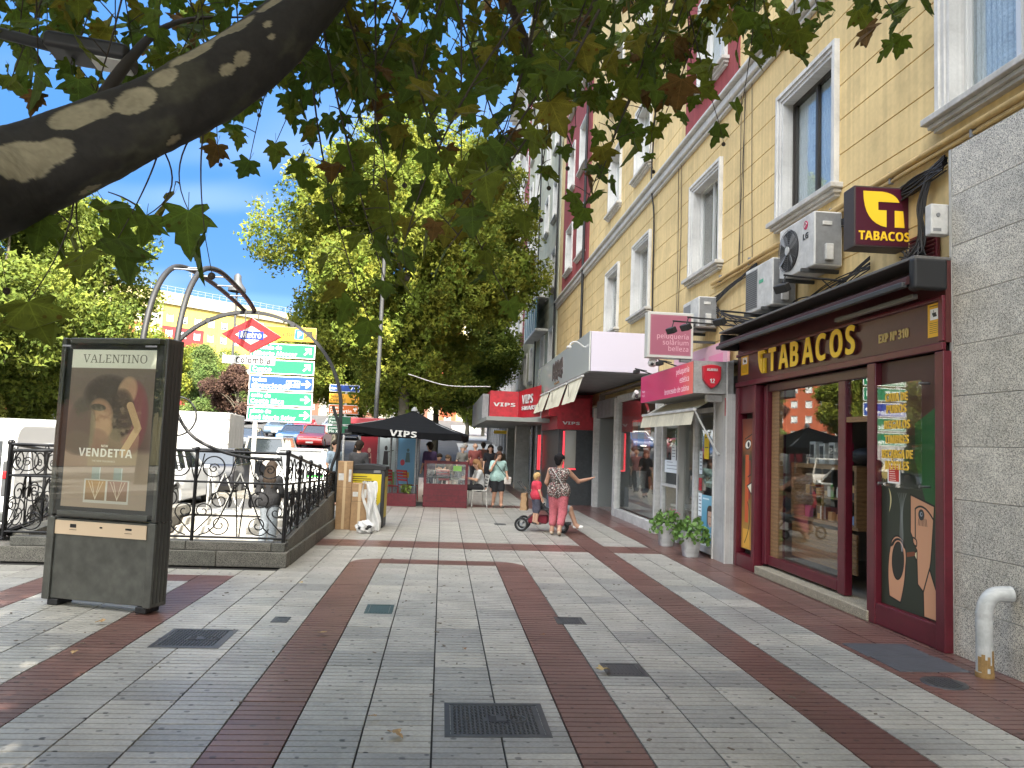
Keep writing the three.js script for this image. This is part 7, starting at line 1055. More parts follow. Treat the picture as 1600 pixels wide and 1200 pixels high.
tree('plane_tree', 'plane tree left of the middle one rising behind the arch leg', -7.2, -52, { cy: 6.4, rx: 3.6, ry: 4.4, n: 3200, tint: YG, seed: 11, lobes: 36 });
tree('plane_tree', 'leafy plane tree at the left edge across the road above the white vans', -16.0, -29, { cy: 6.6, rx: 4.9, ry: 4.5, n: 5200, tint: GG, seed: 8, lobes: 50 });
tree('plane_tree', 'plane tree at the far left edge, nearer than its neighbour', -19.5, -21, { cy: 6.6, rx: 5.2, ry: 5.2, n: 4200, tint: GG, seed: 14, lobes: 44 });
for (const [x, z, i, l] of [[-19, -9, 21, 'plane tree across the road, seen only in the shop glass, next to the left edge'], [-19, 3, 22, 'plane tree across the road level with the tobacco shop'], [-20, 16, 23, 'plane tree across the road behind the viewer']]) tree('plane_tree', l, x, z, { cy: 7, rx: 4.6, ry: 4.6, n: 2600, tint: GG, seed: i, lobes: 36 });
tree('cedar_tree', 'drooping conifer in front of the yellow block behind the truck', -23.2, -76, { cy: 4.1, rx: 3.6, ry: 4.6, n: 2400, tint: [[0.07, 0.12, 0.03], [0.15, 0.19, 0.05]], seed: 31, cone: true, lobes: 50, trunkR: 0.15 });
tree('cedar_tree', 'arching conifer with hanging tip right of the drooping one', -19.6, -74, { cy: 3.6, rx: 2.3, ry: 3.6, n: 1500, tint: [[0.08, 0.13, 0.03], [0.17, 0.21, 0.05]], seed: 33, cone: true, lobes: 34, trunkR: 0.12 });
tree('plum_tree', 'reddish purple leaved small tree behind the truck', -16.6, -64, { cy: 3.4, rx: 2.6, ry: 1.9, n: 1300, tint: [[0.065, 0.035, 0.03], [0.12, 0.07, 0.045]], seed: 35, lobes: 26, trunkR: 0.1 });
tree('street_tree', 'yellow green street tree between the signs and the yellow block', -13.2, -70, { cy: 6.2, rx: 2.8, ry: 3.6, n: 1900, tint: YG, seed: 37, lobes: 30 });
tree('street_tree', 'small bright tree beyond the parasol tip at the end of the pavement', 2.2, -72, { cy: 4.4, rx: 2.6, ry: 2.6, n: 1500, tint: YG, seed: 39, lobes: 26 });
tree('street_tree', 'bright tree just left of the red box sign at the street end', 4.4, -86, { cy: 3.2, rx: 3.2, ry: 2.2, n: 1500, tint: YG, seed: 43, lobes: 26 });
tree('street_tree', 'green tree far off behind the queue of cars', -8.5, -98, { cy: 6.5, rx: 5, ry: 5, n: 2600, tint: GG, seed: 45, lobes: 36 });
tree('street_tree', 'green tree far off to the left of the bus', -34, -112, { cy: 6.0, rx: 5.5, ry: 4.5, n: 2400, tint: GG, seed: 46, lobes: 36 });
tree('plane_tree', 'low plane tree hidden behind the advertising panel across the road', -20.3, -52, { cy: 4.6, rx: 3.4, ry: 2.9, n: 2400, tint: YG, seed: 50, lobes: 32 });
tree('street_tree', 'dark green tree between the left plane tree and the yellow block', -22.5, -44, { cy: 4.6, rx: 4.2, ry: 3.4, n: 2600, tint: GG, seed: 48, lobes: 36 });
{
  const t = thing('hedge', 'dark clipped hedge across the road behind the white vans', 'hedge', [-19, 0.0, -36]); const r = rng(9), im = new THREE.InstancedMesh(CL[0], farLeaf, 1500), m = new THREE.Matrix4(), c = new THREE.Color(); im.name = 'foliage'; stuff(im);
  for (let i = 0; i < 1500; i++) { Q.setFromEuler(EU.set(r() * 6, r() * 6, r() * 6)); im.setMatrixAt(i, m.compose(V((r() - 0.5) * 12, 0.2 + r() * 1.7, (r() - 0.5) * 2), Q, V(1, 1, 1))); im.setColorAt(i, c.setRGB(0.05 + 0.04 * r(), 0.085 + 0.04 * r(), 0.02)); } t.add(im);
  const u = thing('clipped_shrub', 'small yellow green cone shaped shrub above the white vans', 'shrub', [-14.9, 0, -27]); const im2 = new THREE.InstancedMesh(CL[1], farLeaf, 420); im2.name = 'foliage'; stuff(im2); for (let i = 0; i < 420; i++) { const h = r(), a = r() * 6.28, q = 0.85 * (1 - h) * Math.sqrt(r()); Q.setFromEuler(EU.set(r() * 6, r() * 6, r() * 6)); im2.setMatrixAt(i, m.compose(V(q * Math.cos(a), 0.5 + 2.2 * h, q * Math.sin(a)), Q, V(0.5, 0.5, 0.5))); im2.setColorAt(i, c.setRGB(0.22, 0.24, 0.05)); } u.add(im2); mb().cyl(0.06, 0.08, 0.7, 0, 0.3, 0, 8).mesh('stem', bark, u);
}
{ // dry leaves on the paving
  const r = rng(71), brown = [[0.34, 0.22, 0.10], [0.28, 0.16, 0.08], [0.42, 0.31, 0.14]].map((c) => mat(c, 0.85, { side: THREE.DoubleSide }));
  const sp = [['pale dry leaf at the near edge of the pavement, left of the big cover', -0.22, -4.72, 0.13], ['tiny brown leaf just beyond the pale dry leaf', -0.34, -4.98, 0.07], ['yellow dry leaf at the corner of the small square cover', 1.30, -6.02, 0.15], ['brown dry leaf on the left stripe of the brown loop', -1.0, -7.05, 0.10], ['dark dry leaf on the paving below the advertising panel', -2.95, -7.3, 0.11], ['brown leaf scrap left of the wide iron cover', -2.75, -6.35, 0.08], ['dry leaf on the right loop stripe beyond the yellow one', 1.0, -7.1, 0.07], ['dry leaf in the middle of the loop', 0.26, -6.6, 0.06], ['brown leaf near the iron railing corner', -1.6, -9.4, 0.09]];
  for (const [l, x, z, s] of sp) { const o = put('fallen_leaf', LEAF[(r() * 3) | 0], brown[(r() * 3) | 0]); o.scale.setScalar(s * 0.65); o.rotation.set(-1.45 + (r() - 0.5) * 0.3, 0, r() * 6.28, 'YXZ'); o.rotation.y = r() * 6; o.position.set(x, 0.03, z); tag(o, l, 'leaf', 'dry leaves on the paving'); }
}
// ---------- people: one continuous body each, built as a smooth field of tapered capsules, clothes as children ----------
function surface(bones, cell, k = 0.03) {                   // bones: [a, b, ra, rb]; surface nets over the smooth union
  const lo = V(1e9, 1e9, 1e9), hi = V(-1e9, -1e9, -1e9);
  for (const [a, b, ra, rb] of bones) for (const [p, r] of [[a, ra], [b, rb]]) { lo.min(V(p.x - r, p.y - r, p.z - r)); hi.max(V(p.x + r, p.y + r, p.z + r)); }
  lo.addScalar(-cell * 2.5 - k * 0.4); hi.addScalar(cell * 2.5 + k * 0.4);
  const n = [0, 1, 2].map((i) => Math.ceil((hi.getComponent(i) - lo.getComponent(i)) / cell) + 1), [nx, ny, nz] = n, F = new Float32Array(nx * ny * nz).fill(1e3);
  const id = (i, j, l) => (l * ny + j) * nx + i;
  for (const [a, b, ra, rb] of bones) {
    const m = Math.max(ra, rb) + k * 1.6 + cell * 2, r0 = [0, 1, 2].map((c) => Math.max(0, Math.floor((Math.min(a.getComponent(c), b.getComponent(c)) - m - lo.getComponent(c)) / cell))), r1 = [0, 1, 2].map((c) => Math.min(n[c] - 1, Math.ceil((Math.max(a.getComponent(c), b.getComponent(c)) + m - lo.getComponent(c)) / cell)));
    const dx = b.x - a.x, dy = b.y - a.y, dz = b.z - a.z, dd = dx * dx + dy * dy + dz * dz || 1e-9;
    for (let l = r0[2]; l <= r1[2]; l++) for (let j = r0[1]; j <= r1[1]; j++) for (let i = r0[0]; i <= r1[0]; i++) {
      const px = lo.x + i * cell - a.x, py = lo.y + j * cell - a.y, pz = lo.z + l * cell - a.z; let t = (px * dx + py * dy + pz * dz) / dd; t = t < 0 ? 0 : t > 1 ? 1 : t;
      const d = Math.hypot(px - dx * t, py - dy * t, pz - dz * t) - (ra + (rb - ra) * t), q = id(i, j, l), f = F[q], h = Math.max(k - Math.abs(f - d), 0) / k; F[q] = Math.min(f, d) - h * h * k * 0.25;
    }
  }
  const vid = new Int32Array(nx * ny * nz).fill(-1), P = [], idx = [];
  for (let l = 0; l < nz - 1; l++) for (let j = 0; j < ny - 1; j++) for (let i = 0; i < nx - 1; i++) {
    let c = 0, x = 0, y = 0, z = 0; const s = [];
    for (let q = 0; q < 8; q++) s.push(F[id(i + (q & 1), j + (q >> 1 & 1), l + (q >> 2))]);
    for (const [p, q] of EDG) if ((s[p] < 0) !== (s[q] < 0)) { const t = s[p] / (s[p] - s[q]); x += (p & 1) + ((q & 1) - (p & 1)) * t; y += (p >> 1 & 1) + ((q >> 1 & 1) - (p >> 1 & 1)) * t; z += (p >> 2) + ((q >> 2) - (p >> 2)) * t; c++; }
    if (c) { vid[id(i, j, l)] = P.length / 3; P.push(lo.x + (i + x / c) * cell, lo.y + (j + y / c) * cell, lo.z + (l + z / c) * cell); }
  }
  for (let l = 1; l < nz - 1; l++) for (let j = 1; j < ny - 1; j++) for (let i = 1; i < nx - 1; i++) {
    const f = F[id(i, j, l)] < 0, go = (a, b, c, d, fl) => { if (fl) idx.push(a, c, b, a, d, c); else idx.push(a, b, c, a, c, d); };
    if (f !== F[id(i + 1, j, l)] < 0) go(vid[id(i, j - 1, l - 1)], vid[id(i, j, l - 1)], vid[id(i, j, l)], vid[id(i, j - 1, l)], !f);
    if (f !== F[id(i, j + 1, l)] < 0) go(vid[id(i - 1, j, l - 1)], vid[id(i - 1, j, l)], vid[id(i, j, l)], vid[id(i, j, l - 1)], !f);
    if (f !== F[id(i, j, l + 1)] < 0) go(vid[id(i - 1, j - 1, l)], vid[id(i, j - 1, l)], vid[id(i, j, l)], vid[id(i - 1, j, l)], !f);
  }
  const g = new THREE.BufferGeometry(); g.setAttribute('position', new THREE.Float32BufferAttribute(P, 3)); g.setIndex(idx); g.computeVertexNormals(); return g;
}
const EDG = [[0, 1], [2, 3], [4, 5], [6, 7], [0, 2], [1, 3], [4, 6], [5, 7], [0, 4], [1, 5], [2, 6], [3, 7]];
const SKIN = mat([0.48, 0.28, 0.19], 0.6), SKINB = mat([0.38, 0.21, 0.14], 0.6), fabric = (c) => mat(c, 0.9, { map: TX.fine, tile: 0.3 });
// joints: x to the person's left, y up, z forwards; o.j overrides any of them
function person(label, x, z, turn, o = {}) {
  const { H = 1.65, y = 0, cell = 0.015, skin = SKIN, top = null, topLen = 0.86, sleeve = 0.4, bottom = null, leg = 1, hair = [0.02, 0.014, 0.01], hairLen = 0, shoe = [0.05, 0.045, 0.04], group, wide = 1, girl = 0, dress = 0 } = o;
  const t = thing('person', label, 'person', [x, y, z], turn, group), k = H / 1.68;
  const J = { head: [0, 1.56, 0.015], neck: [0, 1.40, 0], chest: [0, 1.22, 0], waist: [0, 1.02, 0.005], pelvis: [0, 0.92, 0], sL: [0.165, 1.36, -0.01], sR: [-0.165, 1.36, -0.01], eL: [0.225, 1.09, -0.02], eR: [-0.225, 1.09, -0.02], wL: [0.235, 0.86, 0.06], wR: [-0.235, 0.86, 0.06], hL: [0.085, 0.90, 0], hR: [-0.085, 0.90, 0], kL: [0.09, 0.49, 0.02], kR: [-0.09, 0.49, 0.02], aL: [0.09, 0.08, -0.02], aR: [-0.09, 0.08, -0.02], tL: [0.10, 0.035, 0.13], tR: [-0.10, 0.035, 0.13], ...(o.j || {}) };
  const p = Object.fromEntries(Object.entries(J).map(([n, v]) => [n, V(v[0] * (/^[sewh][LR]$/.test(n) && !(o.j && o.j[n]) ? wide : 1), v[1], v[2]).multiplyScalar(k)])), mix = (a, b, u) => a.clone().lerp(b, u);
  const w = wide * k, B = [];
  const torso = (e, low) => [[mix(p.sL, p.chest, 0.12), mix(p.sR, p.chest, 0.12), 0.068 * k + e, 0.068 * k + e], [mix(p.chest, p.sL, 0.35), mix(p.chest, p.sR, 0.35), 0.105 * w + e, 0.105 * w + e], [p.chest, p.waist, 0.118 * w + e, 0.105 * w + e], ...(low ? [[p.waist, p.pelvis, 0.108 * w + e, 0.12 * w + e], [mix(p.pelvis, p.hL, 0.75), mix(p.pelvis, p.hR, 0.75), 0.108 * w + e, 0.108 * w + e]] : [])];
  const legs = (e, f) => { const q = []; for (const s of ['L', 'R']) { q.push([p['h' + s], f >= 0.5 ? p['k' + s] : mix(p['h' + s], p['k' + s], f * 2), 0.088 * w + e, (0.088 - 0.032 * Math.min(1, f * 2)) * w + e]); if (f > 0.5) q.push([p['k' + s], mix(p['k' + s], p['a' + s], (f - 0.5) * 2), 0.055 * w + e, (0.055 - 0.016 * (f - 0.5) * 2) * w + e * (f > 0.9 ? 1.6 : 1)]); } return q; };
  const arms = (e, f) => { const q = []; for (const s of ['L', 'R']) { q.push([p['s' + s], f >= 0.5 ? p['e' + s] : mix(p['s' + s], p['e' + s], f * 2), 0.05 * w + e, (0.05 - 0.012 * Math.min(1, f * 2)) * w + e]); if (f > 0.5) q.push([p['e' + s], mix(p['e' + s], p['w' + s], (f - 0.5) * 2), 0.038 * w + e, (0.038 - 0.012 * (f - 0.5) * 2) * w + e]); } return q; };
  const hd = p.head, up = mix(p.neck, hd, 1).sub(p.neck).normalize(), face = o.face ? V(...o.face).normalize() : V(0, 0, 1), side = up.clone().cross(face).normalize(), at = (a, b, c) => hd.clone().addScaledVector(side, a * k).addScaledVector(up, b * k).addScaledVector(face, c * k);
  const body = [...torso(0, true), ...legs(0, 1), ...arms(0, 1), [p.neck, mix(p.neck, hd, 0.6), 0.05 * k, 0.046 * k], [at(0, 0.03, -0.012), at(0, 0.045, 0.0), 0.092 * k, 0.09 * k], [at(0, -0.02, 0.02), at(0, -0.075, 0.045), 0.066 * k, 0.038 * k]];
  for (const s of ['L', 'R']) body.push([p['a' + s], mix(p['a' + s], p['t' + s], 0.4).add(V(0, -0.02 * k, 0)), 0.036 * k, 0.034 * k], [mix(p['a' + s], p['t' + s], 0.2).add(V(0, -0.03 * k, 0)), p['t' + s], 0.036 * k, 0.026 * k]);
  const small = [surface(body, cell, 0.035 * k)];
  // head details and hands on finer grids
  small.push(surface([[at(0, 0.0, 0.088), at(0, -0.028, 0.104), 0.011 * k, 0.015 * k], [at(0.028, -0.058, 0.076), at(-0.028, -0.058, 0.076), 0.012 * k, 0.012 * k], [at(0.088, -0.01, -0.005), at(0.09, 0.03, -0.012), 0.014 * k, 0.018 * k], [at(-0.088, -0.01, -0.005), at(-0.09, 0.03, -0.012), 0.014 * k, 0.018 * k], [at(0, -0.01, 0.03), at(0, 0.0, 0.03), 0.06 * k, 0.06 * k]], 0.008, 0.012));
  for (const s of ['L', 'R']) {
    const d = p['w' + s].clone().sub(p['e' + s]).normalize(), sx = s === 'L' ? 1 : -1; let ax = V(0, 0, 1); if (Math.abs(d.z) > 0.8) ax = V(0, 1, 0); const ac = ax.clone().addScaledVector(d, -ax.dot(d)).normalize(), nn = d.clone().cross(ac).multiplyScalar(sx), c0 = p['w' + s], bb = [[c0.clone().addScaledVector(d, -0.02 * k), c0.clone().addScaledVector(d, 0.06 * k), 0.024 * k, 0.026 * k]];
    [[-0.027, 0.062], [-0.009, 0.074], [0.009, 0.07], [0.027, 0.055]].forEach(([off, ln]) => { const b0 = c0.clone().addScaledVector(d, 0.075 * k).addScaledVector(ac, off * k), b1 = b0.clone().addScaledVector(d, ln * 0.55 * k), b2 = b1.clone().addScaledVector(d, ln * 0.4 * k).addScaledVector(nn, -0.02 * k); bb.push([c0.clone().addScaledVector(d, 0.04 * k).addScaledVector(ac, off * 0.8 * k), b0, 0.011 * k, 0.0095 * k], [b0, b1, 0.0095 * k, 0.0085 * k], [b1, b2, 0.0085 * k, 0.007 * k]); });
    bb.push([c0.clone().addScaledVector(d, 0.02 * k).addScaledVector(ac, 0.018 * k), c0.clone().addScaledVector(d, 0.055 * k).addScaledVector(ac, 0.05 * k), 0.012 * k, 0.010 * k], [c0.clone().addScaledVector(d, 0.055 * k).addScaledVector(ac, 0.05 * k), c0.clone().addScaledVector(d, 0.085 * k).addScaledVector(ac, 0.058 * k).addScaledVector(nn, -0.008 * k), 0.010 * k, 0.008 * k]);
    small.push(surface(bb, cell > 0.016 ? 0.007 : 0.0045, 0.006));
  }
  const b = mb(); small.forEach((g) => b.add(g)); put("body", b.geo(), skin, t);
  if (top) { const lowCut = topLen, q = [...torso(0.012, true).slice(0, 3)]; if (lowCut < 1) q.push([p.waist, p.pelvis, 0.118 * w, 0.13 * w]); if (lowCut < 0.9 && p.kL.y < p.hL.y - 0.2 * k) { const lo = (o.loose ?? 0.012) + 0.010; for (const dy of [0.07, 0.0]) q.push([p.hL.clone().add(V(0, dy * k, 0)), p.hR.clone().add(V(0, dy * k, 0)), 0.094 * w + lo, 0.094 * w + lo]); } if (dress) q.push(...legs(0.05, dress)); if (sleeve) q.push(...arms(0.013, sleeve)); mb().add(surface(q, cell, 0.04)).mesh('top', top, t); }
  if (bottom) mb().add(surface([...legs(o.loose ?? 0.012, leg), [mix(p.pelvis, p.hL, 0.75), mix(p.pelvis, p.hR, 0.75), 0.118 * w, 0.118 * w], [p.pelvis, p.pelvis.clone().add(V(0, 0.05 * k, 0)), 0.128 * w, 0.118 * w]], cell, 0.035)).mesh('trousers', bottom, t);
  { const q = [[at(0, 0.06, -0.03), at(0, 0.085, 0.0), 0.098 * k, 0.088 * k], [at(0, 0.03, -0.05), at(0, -0.03, -0.055), 0.088 * k, 0.066 * k], [at(0.06, 0.07, 0.02), at(-0.06, 0.07, 0.02), 0.052 * k, 0.052 * k]]; if (hairLen) for (const s of [-1, 0, 1]) q.push([at(s * 0.06, 0.0, -0.055), at(s * 0.075, -0.1 - hairLen * 0.5, -0.075), 0.06 * k, 0.055 * k], [at(s * 0.075, -0.1 - hairLen * 0.5, -0.075), at(s * 0.06, -0.1 - hairLen, -0.085), 0.055 * k, 0.03 * k]); if (o.bun) q.push([at(0, 0.08, -0.11), at(0, 0.09, -0.12), 0.045 * k, 0.045 * k]); if (!o.bald) mb().add(surface(q, 0.012, 0.03)).mesh('hair', mat(hair, 0.8, { specularIntensity: 0.3, phys: true }), t); }
  if (shoe) for (const s of ['L', 'R']) mb().add(surface([[p['a' + s].clone().add(V(0, -0.035 * k, -0.02 * k)), p['t' + s].clone().add(V(0, -0.002, 0.005)), 0.042 * k, 0.033 * k]], 0.010, 0.02)).mesh('shoe', mat(shoe, 0.6), t);
  for (const s of [-1, 1]) mb().sph(0.010 * k, ...at(s * 0.033, 0.012, 0.082).toArray(), 1, 1, 0.6, 8).mesh('eye', M.black, t);
  return t;
}
{
  // on the stairs, seen from behind
  const a = person('woman with long dark hair, black jacket and pale jeans walking up the metro stairs', -3.42, -16.0, Math.PI - 0.1, { H: 1.70, y: -0.515, top: fabric([0.012, 0.012, 0.014]), sleeve: 0.85, topLen: 0.85, bottom: fabric([0.30, 0.34, 0.38]), loose: 0.022, hairLen: 0.26, wide: 1.06, shoe: [0.6, 0.6, 0.58], j: { kL: [0.10, 0.52, 0.10], aL: [0.10, 0.11, -0.03], tL: [0.10, 0.06, 0.12], eR: [-0.24, 1.10, -0.02], wR: [-0.16, 0.98, 0.2], eL: [0.24, 1.10, -0.02], wL: [0.18, 0.96, 0.2] } });
  mb().rbox(0.22, 0.26, 0.10, 0.30, 0.92, -0.02, 0.04).mesh('shoulder_bag', M.black, a);
  // woman with the stroller
  const print = mat([0.5, 0.5, 0.5], 0.9, { map: canv(128, 128, (x) => { const r = rng(3); x.fillStyle = '#4a4440'; x.fillRect(0, 0, 128, 128); for (let i = 0; i < 420; i++) { x.fillStyle = ['#b9afa8', '#8a3b40', '#2a2625', '#d6cfc8'][(r() * 4) | 0]; x.fillRect(r() * 128, r() * 128, 5, 4); } }), tile: 0.35 }); print.map.wrapS = print.map.wrapT = THREE.RepeatWrapping; print.color.setRGB(0.9, 0.9, 0.9);
  const b = person('woman in a patterned sleeveless top and pink cropped trousers pointing at the shop', 2.32, -15.1, Math.PI - 0.25, { H: 1.56, top: print, topLen: 0.8, sleeve: 0.0, bottom: fabric([0.62, 0.16, 0.19]), leg: 0.80, loose: 0.026, wide: 1.15, hair: [0.012, 0.011, 0.012], shoe: [0.42, 0.33, 0.24], bun: 1, skin: SKINB, cell: 0.013, face: [-0.5, 0, 0.86], j: { sR: [-0.19, 1.35, 0], eR: [-0.40, 1.14, 0.16], wR: [-0.62, 1.20, 0.30], eL: [0.27, 1.10, 0.04], wL: [0.20, 0.94, 0.22], kL: [0.10, 0.49, 0.08], aL: [0.12, 0.09, 0.0], tL: [0.12, 0.04, 0.14], kR: [-0.10, 0.49, -0.03], aR: [-0.06, 0.12, -0.24], tR: [-0.06, 0.035, -0.10] } });
  mb().tube([V(0.13, 1.30, -0.14), V(0.0, 1.12, -0.155), V(-0.13, 0.92, -0.14)], 0.007, 12, 5).mesh('bag_strap', M.white, b);
  // stroller
  const s = thing('stroller', 'dark three wheeled stroller with a paper bag hanging behind', 'stroller', [2.12, 0, -15.75], 1.35), fr = M.darkGrey;
  for (const [x, z, r] of [[-0.24, -0.42, 0.14], [0.24, -0.42, 0.14], [-0.18, 0.42, 0.10], [0.18, 0.42, 0.10]]) { const w = sub('wheel', s, x, r, z); const ty = new THREE.TorusGeometry(r - 0.02, 0.022, 8, 22); ty.rotateY(Math.PI / 2); mb().add(ty).mesh('tyre', M.rubber, w); const rim = new THREE.TorusGeometry(r - 0.05, 0.008, 6, 20); rim.rotateY(Math.PI / 2); mb().add(rim).cyl(0.03, 0.03, 0.05, 0, 0, 0, 10, 0, Math.PI / 2).mesh('rim', M.steel, w); }
  const fb = mb(); for (const x of [-0.22, 0.22]) fb.rod(V(x, 0.14, -0.42), V(x, 0.55, 0.0), 0.014, 8).rod(V(x * 0.8, 0.1, 0.42), V(x, 0.98, -0.52), 0.014, 8).rod(V(x, 0.45, -0.1), V(x, 0.45, 0.35), 0.012, 8); fb.rod(V(-0.22, 0.98, -0.52), V(0.22, 0.98, -0.52), 0.018, 8).rod(V(-0.18, 0.16, 0.5), V(0.18, 0.16, 0.5), 0.014, 8); fb.mesh('frame', fr, s);
  mb().rbox(0.38, 0.06, 0.36, 0, 0.46, 0.12, 0.02).rbox(0.38, 0.5, 0.06, 0, 0.70, -0.12, 0.02, 0, -0.3).mesh('seat', M.black, s); mb().rbox(0.34, 0.16, 0.4, 0, 0.24, -0.1, 0.04).mesh('basket', mat([0.20, 0.015, 0.03], 0.8), s); mb().rbox(0.3, 0.04, 0.14, 0, 0.18, 0.5, 0.01).mesh('footrest', fr, s);
  const pb = thing('paper_bag', 'brown paper bag hanging from the stroller handle', 'bag', [1.72, 0.42, -15.75], 1.3); { const g = new THREE.BoxGeometry(0.22, 0.34, 0.12, 6, 6, 4), q = g.attributes.position; for (let i = 0; i < q.count; i++) { const k = 1 - 0.15 * (q.getY(i) / 0.17), n = 0.012 * Math.sin(q.getX(i) * 60 + q.getY(i) * 40); q.setXYZ(i, q.getX(i) * k, q.getY(i), q.getZ(i) * k + n); } g.computeVertexNormals(); mb().add(g, 0, 0.17, 0).mesh('bag', M.card, pb); mb().tube([V(-0.05, 0.33, 0.05), V(-0.03, 0.48, 0.0), V(0.05, 0.33, 0.05)], 0.004, 10, 5).mesh('handle', M.card, pb); }
  const sit = (f) => ({ head: [0, 1.02, 0.05], neck: [0, 0.87, 0.0], chest: [0, 0.70, -0.03], waist: [0, 0.52, -0.04], pelvis: [0, 0.42, -0.03], sL: [0.13, 0.83, 0], sR: [-0.13, 0.83, 0], eL: [0.19, 0.62, 0.05], eR: [-0.19, 0.62, 0.05], wL: [0.12, 0.52, 0.22], wR: [-0.12, 0.52, 0.22], hL: [0.075, 0.41, 0.0], hR: [-0.075, 0.41, 0.0], kL: [0.10, 0.47, 0.40], kR: [-0.10, 0.47, 0.40], aL: [0.09, 0.1, 0.50 + f], aR: [-0.09, 0.1, 0.50 + f], tL: [0.09, 0.06, 0.64 + f], tR: [-0.09, 0.06, 0.64 + f] });
  person('bigger child in pale shorts sitting in the stroller, white shoes on the footrest', 2.30, -15.66, 1.30, { H: 1.45, y: 0.08, top: fabric([0.25, 0.3, 0.4]), sleeve: 0.3, bottom: fabric([0.42, 0.50, 0.55]), leg: 0.45, loose: 0.02, shoe: [0.7, 0.7, 0.68], cell: 0.014, j: sit(0.05) });
  person('small blond child in a bright coral shirt standing on the back of the stroller', 1.93, -15.5, 1.9, { H: 1.05, y: 0.16, top: fabric([0.72, 0.05, 0.09]), sleeve: 0.35, bottom: fabric([0.10, 0.10, 0.14]), leg: 0.6, hair: [0.42, 0.28, 0.12], cell: 0.012, wide: 1.15, j: { head: [0, 1.50, 0.015], neck: [0, 1.32, 0], sL: [0.15, 1.29, 0], sR: [-0.15, 1.29, 0] } });
  // woman on the phone
  const c = person('woman in a pale mint shirt and black shorts talking on a phone', 1.56, -21.2, 0.35, { H: 1.50, top: fabric([0.42, 0.62, 0.58]), topLen: 0.8, sleeve: 0.45, bottom: fabric([0.014, 0.016, 0.02]), leg: 0.42, loose: 0.03, wide: 1.18, hair: [0.06, 0.03, 0.02], hairLen: 0.12, cell: 0.014, skin: SKINB, j: { eR: [-0.30, 1.14, 0.10], wR: [-0.15, 1.42, 0.14], eL: [0.29, 1.12, -0.05], wL: [0.24, 0.97, 0.14], kL: [0.09, 0.49, 0.10], aL: [0.09, 0.09, 0.10], tL: [0.1, 0.045, 0.26], kR: [-0.09, 0.48, 0.0], aR: [-0.09, 0.09, -0.12], tR: [-0.1, 0.035, 0.03] } });
  mb().tube([V(-0.14, 1.22, 0.12), V(0.02, 1.02, 0.16), V(0.17, 0.86, 0.12)], 0.010, 12, 5).mesh('bag_strap', M.black, c); mb().rbox(0.22, 0.2, 0.09, 0.24, 0.74, 0.10, 0.03).mesh('handbag', mat([0.55, 0.50, 0.46], 0.6), c); mb().rbox(0.02, 0.13, 0.06, -0.11, 1.40, 0.10, 0.006, 0, 0.4).mesh('phone', M.black, c);
  // seated at the terrace table
  const st = (q) => ({ head: [0, 1.18, 0.06], neck: [0, 1.02, 0.0], chest: [0, 0.85, -0.04], waist: [0, 0.64, -0.06], pelvis: [0, 0.55, -0.06], sL: [0.155, 0.98, 0], sR: [-0.155, 0.98, 0], eL: [0.20, 0.76, 0.10], eR: [-0.20, 0.76, 0.10], wL: [0.13, 0.80, 0.32], wR: [-0.13, 0.80, 0.32], hL: [0.085, 0.54, 0], hR: [-0.085, 0.54, 0], kL: [0.09, 0.54, 0.42], kR: [-0.09, 0.54, 0.42], aL: [0.09, 0.09, 0.40], aR: [-0.09, 0.09, 0.40], tL: [0.09, 0.04, 0.54], tR: [-0.09, 0.04, 0.54] });
  person('woman with long light brown hair and white shirt seated at the white terrace table', 1.02, -21.3, -1.35, { H: 1.62, top: fabric([0.66, 0.66, 0.66]), sleeve: 0.35, bottom: fabric([0.02, 0.02, 0.025]), leg: 0.98, hair: [0.24, 0.13, 0.06], hairLen: 0.22, j: st() });
  person('dark haired man seated behind the waste unit seen from behind', -2.0, -18.9, Math.PI, { H: 1.66, top: fabric([0.05, 0.05, 0.055]), bottom: fabric([0.05, 0.06, 0.08]), cell: 0.02, j: {} });
  person('man in a light blue shirt standing by the arch leg', -2.75, -20.2, 0.8, { H: 1.64, top: fabric([0.35, 0.45, 0.55]), bottom: fabric([0.08, 0.09, 0.12]), cell: 0.02 });
  person('woman with dark hair in black beside the kiosk corner', -2.42, -22.6, 2.2, { H: 1.60, top: fabric([0.02, 0.02, 0.025]), sleeve: 0.9, bottom: fabric([0.03, 0.03, 0.04]), hairLen: 0.2, cell: 0.022 });
  person('man in a violet shirt standing behind the parasol pole', -0.38, -24.2, -2.6, { H: 1.68, top: fabric([0.10, 0.06, 0.16]), sleeve: 0.5, bottom: fabric([0.03, 0.04, 0.09]), cell: 0.022 });
  // people walking away down the pavement
  const W = { kL: [0.09, 0.49, 0.14], aL: [0.09, 0.1, 0.10], tL: [0.1, 0.045, 0.25], kR: [-0.09, 0.48, -0.02], aR: [-0.09, 0.12, -0.24], tR: [-0.1, 0.035, -0.12] }, far = 'people walking at the far end of the pavement';
  person('bald man in a dark red shirt among the walkers', 1.30, -30.5, Math.PI, { H: 1.70, top: fabric([0.28, 0.07, 0.06]), bottom: fabric([0.05, 0.05, 0.06]), cell: 0.024, bald: 1, wide: 1.15, j: W, group: far });
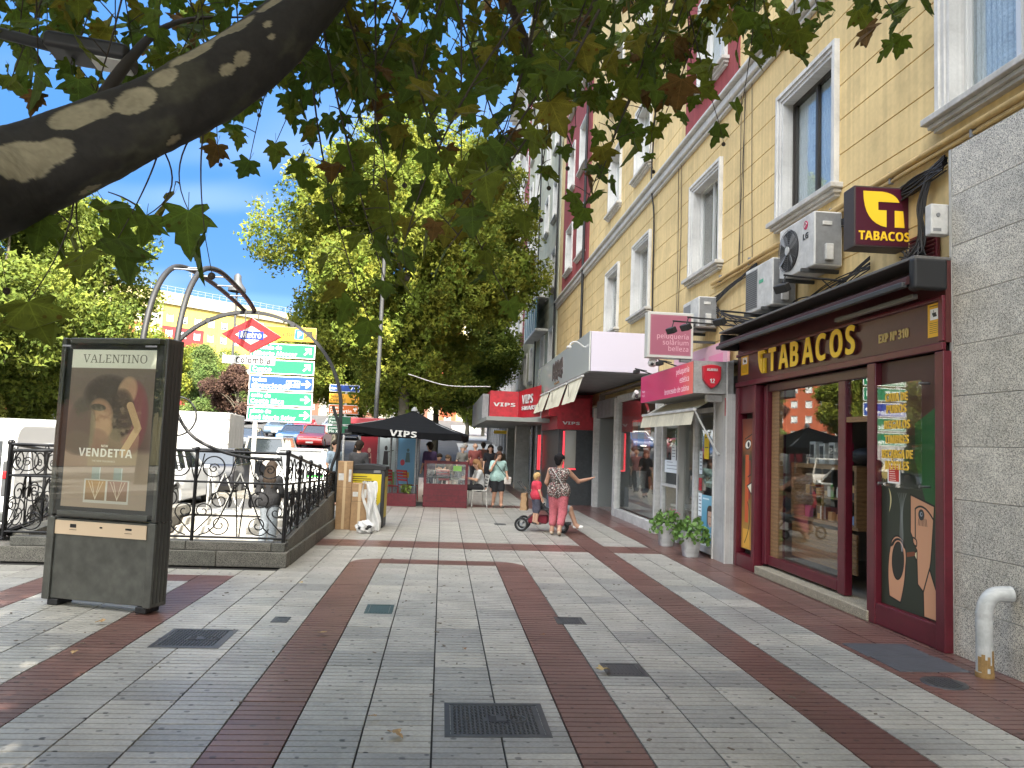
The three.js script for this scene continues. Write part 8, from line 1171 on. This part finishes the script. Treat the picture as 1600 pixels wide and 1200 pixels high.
  person('dark dressed woman with long black hair walking towards the viewer', 1.72, -27.5, 0, { H: 1.66, top: fabric([0.012, 0.012, 0.016]), dress: 0.8, sleeve: 0.4, hairLen: 0.2, cell: 0.022, j: W, group: far });
  person('man in a grey patterned shirt, leftmost of the walkers', 0.78, -29.5, 0.3, { H: 1.60, top: fabric([0.20, 0.19, 0.17]), bottom: fabric([0.10, 0.10, 0.11]), hair: [0.25, 0.24, 0.23], cell: 0.024, group: far });
  person('grey haired person behind the man in grey', 0.98, -33.0, 0, { H: 1.68, top: fabric([0.3, 0.32, 0.4]), bottom: fabric([0.08, 0.08, 0.1]), hair: [0.35, 0.33, 0.3], cell: 0.026, group: far });
  person('tall man in a brown shirt behind the bald man', 1.75, -33.0, Math.PI, { H: 1.74, top: fabric([0.16, 0.07, 0.05]), bottom: fabric([0.04, 0.04, 0.05]), cell: 0.026, j: W, group: far });
  person('man in an olive shirt close to the shop side beyond the phone woman', 2.15, -28.8, Math.PI, { H: 1.62, top: fabric([0.10, 0.09, 0.06]), bottom: fabric([0.06, 0.055, 0.05]), hair: [0.1, 0.09, 0.08], cell: 0.024, j: W, group: far });
  person('person in dark clothes seated on the far terrace', -0.12, -27.5, 0.4, { H: 1.66, top: fabric([0.04, 0.06, 0.07]), bottom: fabric([0.03, 0.03, 0.035]), cell: 0.026, j: st() });
  person('person with brown hair seated facing the dark clothed one', 0.28, -27.2, -1.2, { H: 1.62, top: fabric([0.14, 0.09, 0.05]), bottom: fabric([0.05, 0.05, 0.06]), hair: [0.08, 0.05, 0.03], cell: 0.026, j: st() });
  for (const [x, z, tn, l] of [[-0.12, -27.5, 0.4, 'dark chair under the person in dark clothes on the far terrace'], [0.28, -27.2, -1.2, 'dark chair under the brown haired person on the far terrace']]) { const c2 = thing('terrace_chair', l, 'chair', [x, 0, z], tn); chair(M.darkGrey, c2); }
}
const renderer = new THREE.WebGLRenderer({ antialias: true });
renderer.setSize(1024, 768);
renderer.shadowMap.enabled = true;
renderer.toneMapping = THREE.LinearToneMapping;
renderer.toneMappingExposure = EXPOSURE;
renderer.render(scene, camera);
